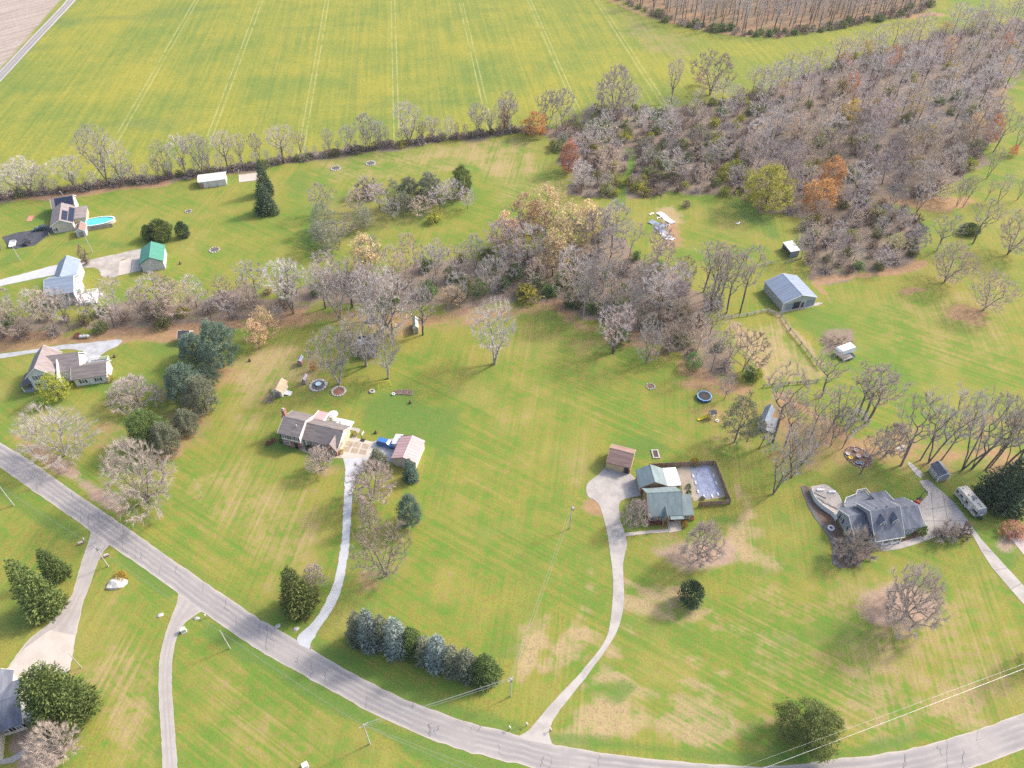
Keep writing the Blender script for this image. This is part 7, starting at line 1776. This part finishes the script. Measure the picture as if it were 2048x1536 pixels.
# utility poles and wires
POLE = surf('pole_wood', (.50,.46,.42), (.38,.35,.32), 2, .9)
def top_of(bx, by, ty):
    """height of a post whose foot and top rows are known"""
    lo, hi = 1.0, 16.0; p = P(bx, by)
    for _ in range(40):
        m = (lo+hi)/2; d = Vector((p.x, p.y, m)) - Vector((0,0,CAM_H)); v = (d.y*SP + d.z*CP)/(d.y*CP - d.z*SP)
        if 768 - v*FPX > ty: lo = m
        else: hi = m
    return (lo+hi)/2
def pole(px, py, ty, label, arm=0.0, ang=0.0, box=False, name='utility_pole', cat='utility pole', r=.14):
    hh = top_of(px, py, ty); o = empty(name, P(px, py), ang, label, cat)
    MB().tube([(0,0,0),(0,0,hh)], r, 8, r1=r*.7).build('shaft', POLE, o)
    if arm: MB().box(-arm,arm,-.06,.06,hh-.5,hh-.38).build('cross_arm', POLE, o)
    for x in ((-arm+.1, 0, arm-.1) if arm else (0,)): MB().tube([(x,0,hh-.38 if x else hh),(x,0,hh-.15 if x else hh+.22)], .05, 6).build('insulator', METAL_WHITE, o)
    if box: MB().tube([(.34,0,hh-1.7),(.34,0,hh-.8)], .28, 10).build('transformer', STEEL, o)
    return o, hh
PL = {}
for k_, a_ in dict(w1=(28,1011,968,'utility pole at left edge below the road',.0,0), w2=(217,1133,1091,'utility pole with lamp beside the farm drive mouth',.0,0,True), w4=(460,1297,1262,'plain utility pole right of the curved grey drive',.0,0), w5=(740,1488,1449,'utility pole on the near side of the road',.9,.6),
   w6=(1021,1393,1357,'utility pole with transformer by the concrete drive lawn',.7,.8,True), w7=(1139.6,1057,1011,'utility pole with transformer on the lawn left of the drive',.0,0,True), n1=(185,505,473,'utility pole in front of the pool house',.0,0), n2=(40,521,490,'utility pole at left edge below the blacktop',.0,0)).items(): PL[k_] = pole(*a_)
pole(163, 1335, 1305, 'white lamp post beside the pale garage apron', name='lamp_post', cat='lamp post', r=.1); pole(405, 994, 959, 'thin pale pole alone on the left lawn', name='flag_pole', cat='pole', r=.07); pole(101, 474, 466, 'white lamp post at the corner of the blacktop drive', name='lamp_post', cat='lamp post', r=.09)
def wire(a, b, sag, label, r=.022, mat=None):
    pts = [a.lerp(b, t/14) - Vector((0,0,4*sag*(t/14)*(1-t/14))) for t in range(15)]
    o = MB().tube([p - pts[0] for p in pts], r, 4).build('overhead_wire', mat or STEEL, None, pts[0]); tag(o, label, 'wire', 'overhead wires'); return o
def head(k, dx=0.0, dz=-.15): o, hh = PL[k]; a = o.rotation_euler[2]; return o.location + Vector((dx*math.cos(a), dx*math.sin(a), hh+dz))
wire(head('w5',-.8), head('w6',-.6), .6, 'left wire of three over the road to the transformer pole'); wire(head('w5',0,.2), head('w6',0,.2), .6, 'middle wire of three over the road to the transformer pole'); wire(head('w5',.8), head('w6',.6), .6, 'right wire of three over the road to the transformer pole')
wire(head('w6',-.6), head('w7',-.3,-.5), .9, 'left wire of the pair between the transformer poles'); wire(head('w6',.6), head('w7',.3,-.5), .9, 'right wire of the pair between the transformer poles')
wire(head('w5',0,-.6), head('w4',0,-.1), .9, 'wire along the near lawn from the armed pole up-left'); wire(head('w4',0,-.1), head('w2',0,-.1), .9, 'wire from the plain pole to the lamp pole'); wire(head('w2',0,-.1), head('w1',0,-.1), .9, 'wire from the lamp pole to the left edge pole')
wire(head('w5',.2,-.3), P(1100,1590,9.5), .5, 'upper wire leaving the armed pole to the lower right'); wire(head('w5',.2,-.9), P(1080,1600,8.6), .7, 'lower wire leaving the armed pole to the lower right')
wire(P(1380,1592,9.0), P(2240,1262,9.2), .8, 'thick pale wire across the lower right lawn', .026, STEEL); wire(P(1330,1590,9.6), P(2240,1256,9.8), .6, 'thin wire above the thick pale one, lower right', .012)
# paddock fences, white rail
def rail_fence(pts, label, mat=WOOD_GREY, gap=2.6):
    p0 = P(*pts[0]); o = empty('rail_fence', p0, 0, label, 'fence'); rl = []
    for a_, b_ in zip(pts, pts[1:]):
        A_, B_ = (P(*a_)-p0).to_2d(), (P(*b_)-p0).to_2d(); d = B_-A_; n = d.length; d.normalize(); nn = Vector((-d.y,d.x))
        for q in range(int(n/gap)+1): c = A_+d*min(n,q*gap); MB().obox(c, d, nn, .08, .08, 0, 1.35).build('post', mat, o)
        for z in (.45,.8,1.15): MB().obox((A_+B_)/2, d, nn, n/2, .035, z, z+.14).build('fence_rail', mat, o)
rail_fence([(1448,638),(1495,632),(1536,623),(1546,628),(1562,634)], 'weathered rail fence along the top of the paddock', STONE); rail_fence([(1562,634),(1580,662),(1602,690),(1622,716),(1640,742)], 'thin wire-and-post fence down the paddock side', WOOD_GREY, 3.4)
rail_fence([(1526,775),(1560,771),(1600,768),(1640,764)], 'mossy rail fence below the paddock', WOOD_GREY); rail_fence([(1710,818),(1722,830),(1738,848)], 'short white rail by the three dark trees', STONE); rail_fence([(1570,527),(1590,523),(1604,518)], 'short dark rail fence below the lean-to', WOOD_GREY); rail_fence([(1512,537),(1530,531),(1548,527)], 'short pale rail fence above the barn', STONE)
# torn sheets of the collapsed shelter
def sheet(px, py, a, b, ang, label, mat=METAL_WHITE):
    rr = np.random.default_rng(int(px)); o = empty('metal_sheet', P(px, py), ang, label, 'metal sheet'); m_ = MB(); n = 5; vs = []
    for i in range(n+1):
        for j in range(3): vs.append(((i/n-.5)*a*2, (j/2-.5)*b*2, .12+.22*math.sin(i*1.9+px)*((j-1)**2)+.12*rr.uniform()))
    m_.add(vs, [(i*3+j,(i+1)*3+j,(i+1)*3+j+1,i*3+j+1) for i in range(n) for j in range(2)]); q = m_.build('sheet', mat, o); q.modifiers.new('t', 'SOLIDIFY').thickness = .05
sheet(1331,436,4.6,1.3,R(-62),'long flat white sheet, upper of the torn metal sheets'); sheet(1314,449,3.2,1.4,R(-40),'grey torn sheet at the upper end of the crumpled pile',METAL_GREYBLUE); sheet(1324,463,4.4,1.3,R(-65),'crumpled pale sheet in the middle of the torn pile',METAL_GREYBLUE); sheet(1333,473,2.6,1.6,R(-70),'curled white sheet at the lower end of torn pile')
for px, py, l_ in ((1303,428,'small white scrap above the torn sheets'),(1318,436,'bent white scrap between the sheets'),(1335,451,'white scrap on the bare patch'),(1345,479,'white plank at the lower end of the torn pile'),(1477,447,'white plank on the green lawn right of the sheets')): sheet(px, py, 1.1, .4, .6, l_, WHITE)
# round stone bed under the trees
o = empty('flower_bed', P(1716,915), 0, 'large stone-edged bed with bowls and pots under the bare trees', 'flower bed'); ed = smooth([local(o, *q) for q in ((1690,905),(1698,895),(1718,896),(1736,908),(1744,920),(1738,931),(1720,934),(1704,926),(1692,914))], True, 4)
MB().prism(ed, 0, .05).build('soil', MULCH, o)
for i, (x, y) in enumerate(ed): MB().lathe([(.22,0),(.3,.12),(.15,.26)], c=(x,y,0), n=6).build('stone', BRICK if i % 3 else STONE, o)
for px, py, mt, l_ in ((1716,914,METAL_WHITE,'white bowl in the middle of the stone bed'),(1722,928,METAL_GREYBLUE,'teal pot at the lower edge of the stone bed'),(1714,927,METAL_GREYBLUE,'blue-grey pot left of the teal pot'),(1700,917,YELLOW,'yellow pot at the left edge of the stone bed'),(1695,909,METAL_WHITE,'white pot at the upper left of the stone bed'),(1732,913,METAL_WHITE,'white block pot at the right of the stone bed'),(1711,902,STONE,'grey stone heap pot at the top of the bed')):
    q = empty('garden_pot', P(px, py, .05), 0, l_, 'pot', 'pots in the stone bed'); MB().lathe([(.35,0),(.5,.45),(.55,.5),(.42,.5),(.36,.3),(.02,.28)], n=10).build('pot', mt, q)
pad('stone_slab', [(1816,929),(1824,927),(1845,949),(1838,954)], .06, STONE, True, .15); pad('stone_patch', [(1795,893),(1806,890),(1813,897),(1803,903),(1795,900)], .05, STONE, True, .15)
# shrubs by the houses
SH = [(77,772,'red_shrub',14,11,'bright red shrub at the farmhouse front'),(91,772,'red_shrub',9,8,'dark red shrub right of the bright red one, farmhouse front'),(58,776,'gold_shrub',12,14,'brown-gold shrub at the farmhouse corner'),(183,768,'gold_shrub',14,12,'straw-coloured shrub at the long white garage'),(221,765,'gold_shrub',14,16,'round tan shrub at the long garage right corner'),
 (156,677,'red_shrub',10,13,'rust-red shrub left of the gas tank'),(541,807,'bush_grey',16,18,'round grey twiggy shrub below the orange-roofed shed'),(682,909,'gold_shrub',8,10,'golden shrub at the brick corner of the ranch house'),(711,873,'gold_shrub',9,11,'golden shrub in the walkway corner'),(537,892,'red_shrub',9,10,'dark red shrub at the left end of the front bed'),(547,886,'red_shrub',9,10,'dark red shrub second in the front bed'),(565,887,'round_shrub',9,12,'dark green shrub before the ranch house porch'),(580,890,'round_shrub',9,12,'dark green shrub by the ranch house door'),(618,901,'round_shrub',9,12,'dark shrub at the middle of the ranch house front'),
 (1388,935,'gold_shrub',17,16,'yellow-green shrub inside the pool fence'),(1297,1051,'red_shrub',8,9,'first dark red shrub along the cedar house front'),(1306,1051,'red_shrub',8,9,'second dark red shrub along the cedar house front'),(1315,1050,'red_shrub',8,9,'third dark red shrub along the cedar house front'),(1324,1049,'red_shrub',8,9,'fourth dark red shrub along the cedar house front'),(1371,1044,'red_shrub',8,10,'dark red shrub right of the cedar house porch'),(1384,1041,'red_shrub',8,9,'dark red shrub at the right end of the cedar house'),(1369,1056,'gold_shrub',12,13,'russet shrub beside the cedar house porch pad'),
 (1377,978,'round_shrub',9,10,'grassy shrub on the pool deck beside the white roof'),(1378,990,'round_shrub',8,10,'grassy shrub on the lower pool deck'),(1405,1001,'round_shrub',7,9,'small shrub inside the lower pool fence'),(1770,1086,'round_shrub',8,9,'green shrub left in the grey house front bed'),(1790,1083,'round_shrub',7,8,'green shrub middle of the grey house front bed'),(1805,1079,'gold_shrub',8,9,'tan shrub in the grey house front bed'),(1826,1071,'red_shrub',8,9,'dark red shrub in the grey house front bed'),
 (350,588,'bush_olive',14,14,None),(243,1166,'gold_shrub',9,26,'tan grass tuft at the foot of the big boulder'),(1497,762,'bush_green',26,28,'dark green bush at the lower wood tongue tip'),(1512,765,'bush_lime',26,22,'yellow-green bush at the lower wood tongue tip'),(1372,418,'bush_bare',16,20,'brown bush alone on the green clearing'),(1232,395,'bush_lime',16,16,'bright lime bush at the wood path'),(1105,296,'bush_lime',14,14,'bright green bush at the field corner')]
for x, y, k_, h_, w_, l_ in SH:
    if l_: plant_px('shrub', k_, x, y, h_, w_, l_, 'shrub')
# brush pile by the tarped camper
bp = bare_tree(91, 1.6, 7, .05, 70, 'dome', stems=1, twigs=12, tl=.9, tw=.06, rmax=.05)
o = empty('brush_pile', P(1675,688), 0, 'brown brush pile beside the tarp-wrapped camper', 'brush pile'); link('branch', mesh_tris('brush_branch', *bp[0], BARK_DARK) if len(bp[0][0]) else bpy.data.meshes.new('x'), o); x = link('twig', mesh_tris('brush_twig', *bp[1], TW_BROWN), o); x.scale = (1.3,1.3,1); tag(x, kind='stuff')
for px, py, l_ in ((230,714,'rust-brown yard ornament right of the farmhouse drive'),(330,753,'dark yard ornament on the lawn left of pines'),(361,528,'rust-brown yard ornament right of the green-roofed garage'),(500,722,'dark yard ornament near the pine cluster'),(821,806,'dark kettle ornament on the back lawn'),(752,866,'dark tyre ornament behind the ranch house parking')):
    o = empty('yard_ornament', P(px, py), 0, l_, 'ornament'); MB().lathe([(.4,0),(.45,.35),(.2,.6),(.28,.85),(.1,1.05)], n=8).build('figure', surf('rusty_iron', (.17,.085,.06), (.1,.055,.04), 2) if 'rusty_iron' not in bpy.data.materials else bpy.data.materials['rusty_iron'], o)
# ================================================================== HAZE
hz = MB().box(-900, 900, -120, 1500, -1.0, 158.0).build('haze', bpy.data.materials.new('haze'))
tag(hz, kind='stuff')
hm = hz.data.materials[0]; hm.use_nodes = True; hn = hm.node_tree; hn.nodes.clear()
ho_ = hn.nodes.new('ShaderNodeOutputMaterial'); hv = hn.nodes.new('ShaderNodeVolumePrincipled')
hv.inputs['Color'].default_value = (.90, .93, .97, 1); hv.inputs['Density'].default_value = HAZE_DENSITY; hv.inputs['Anisotropy'].default_value = .3
hn.links.new(hv.outputs[0], ho_.inputs['Volume'])
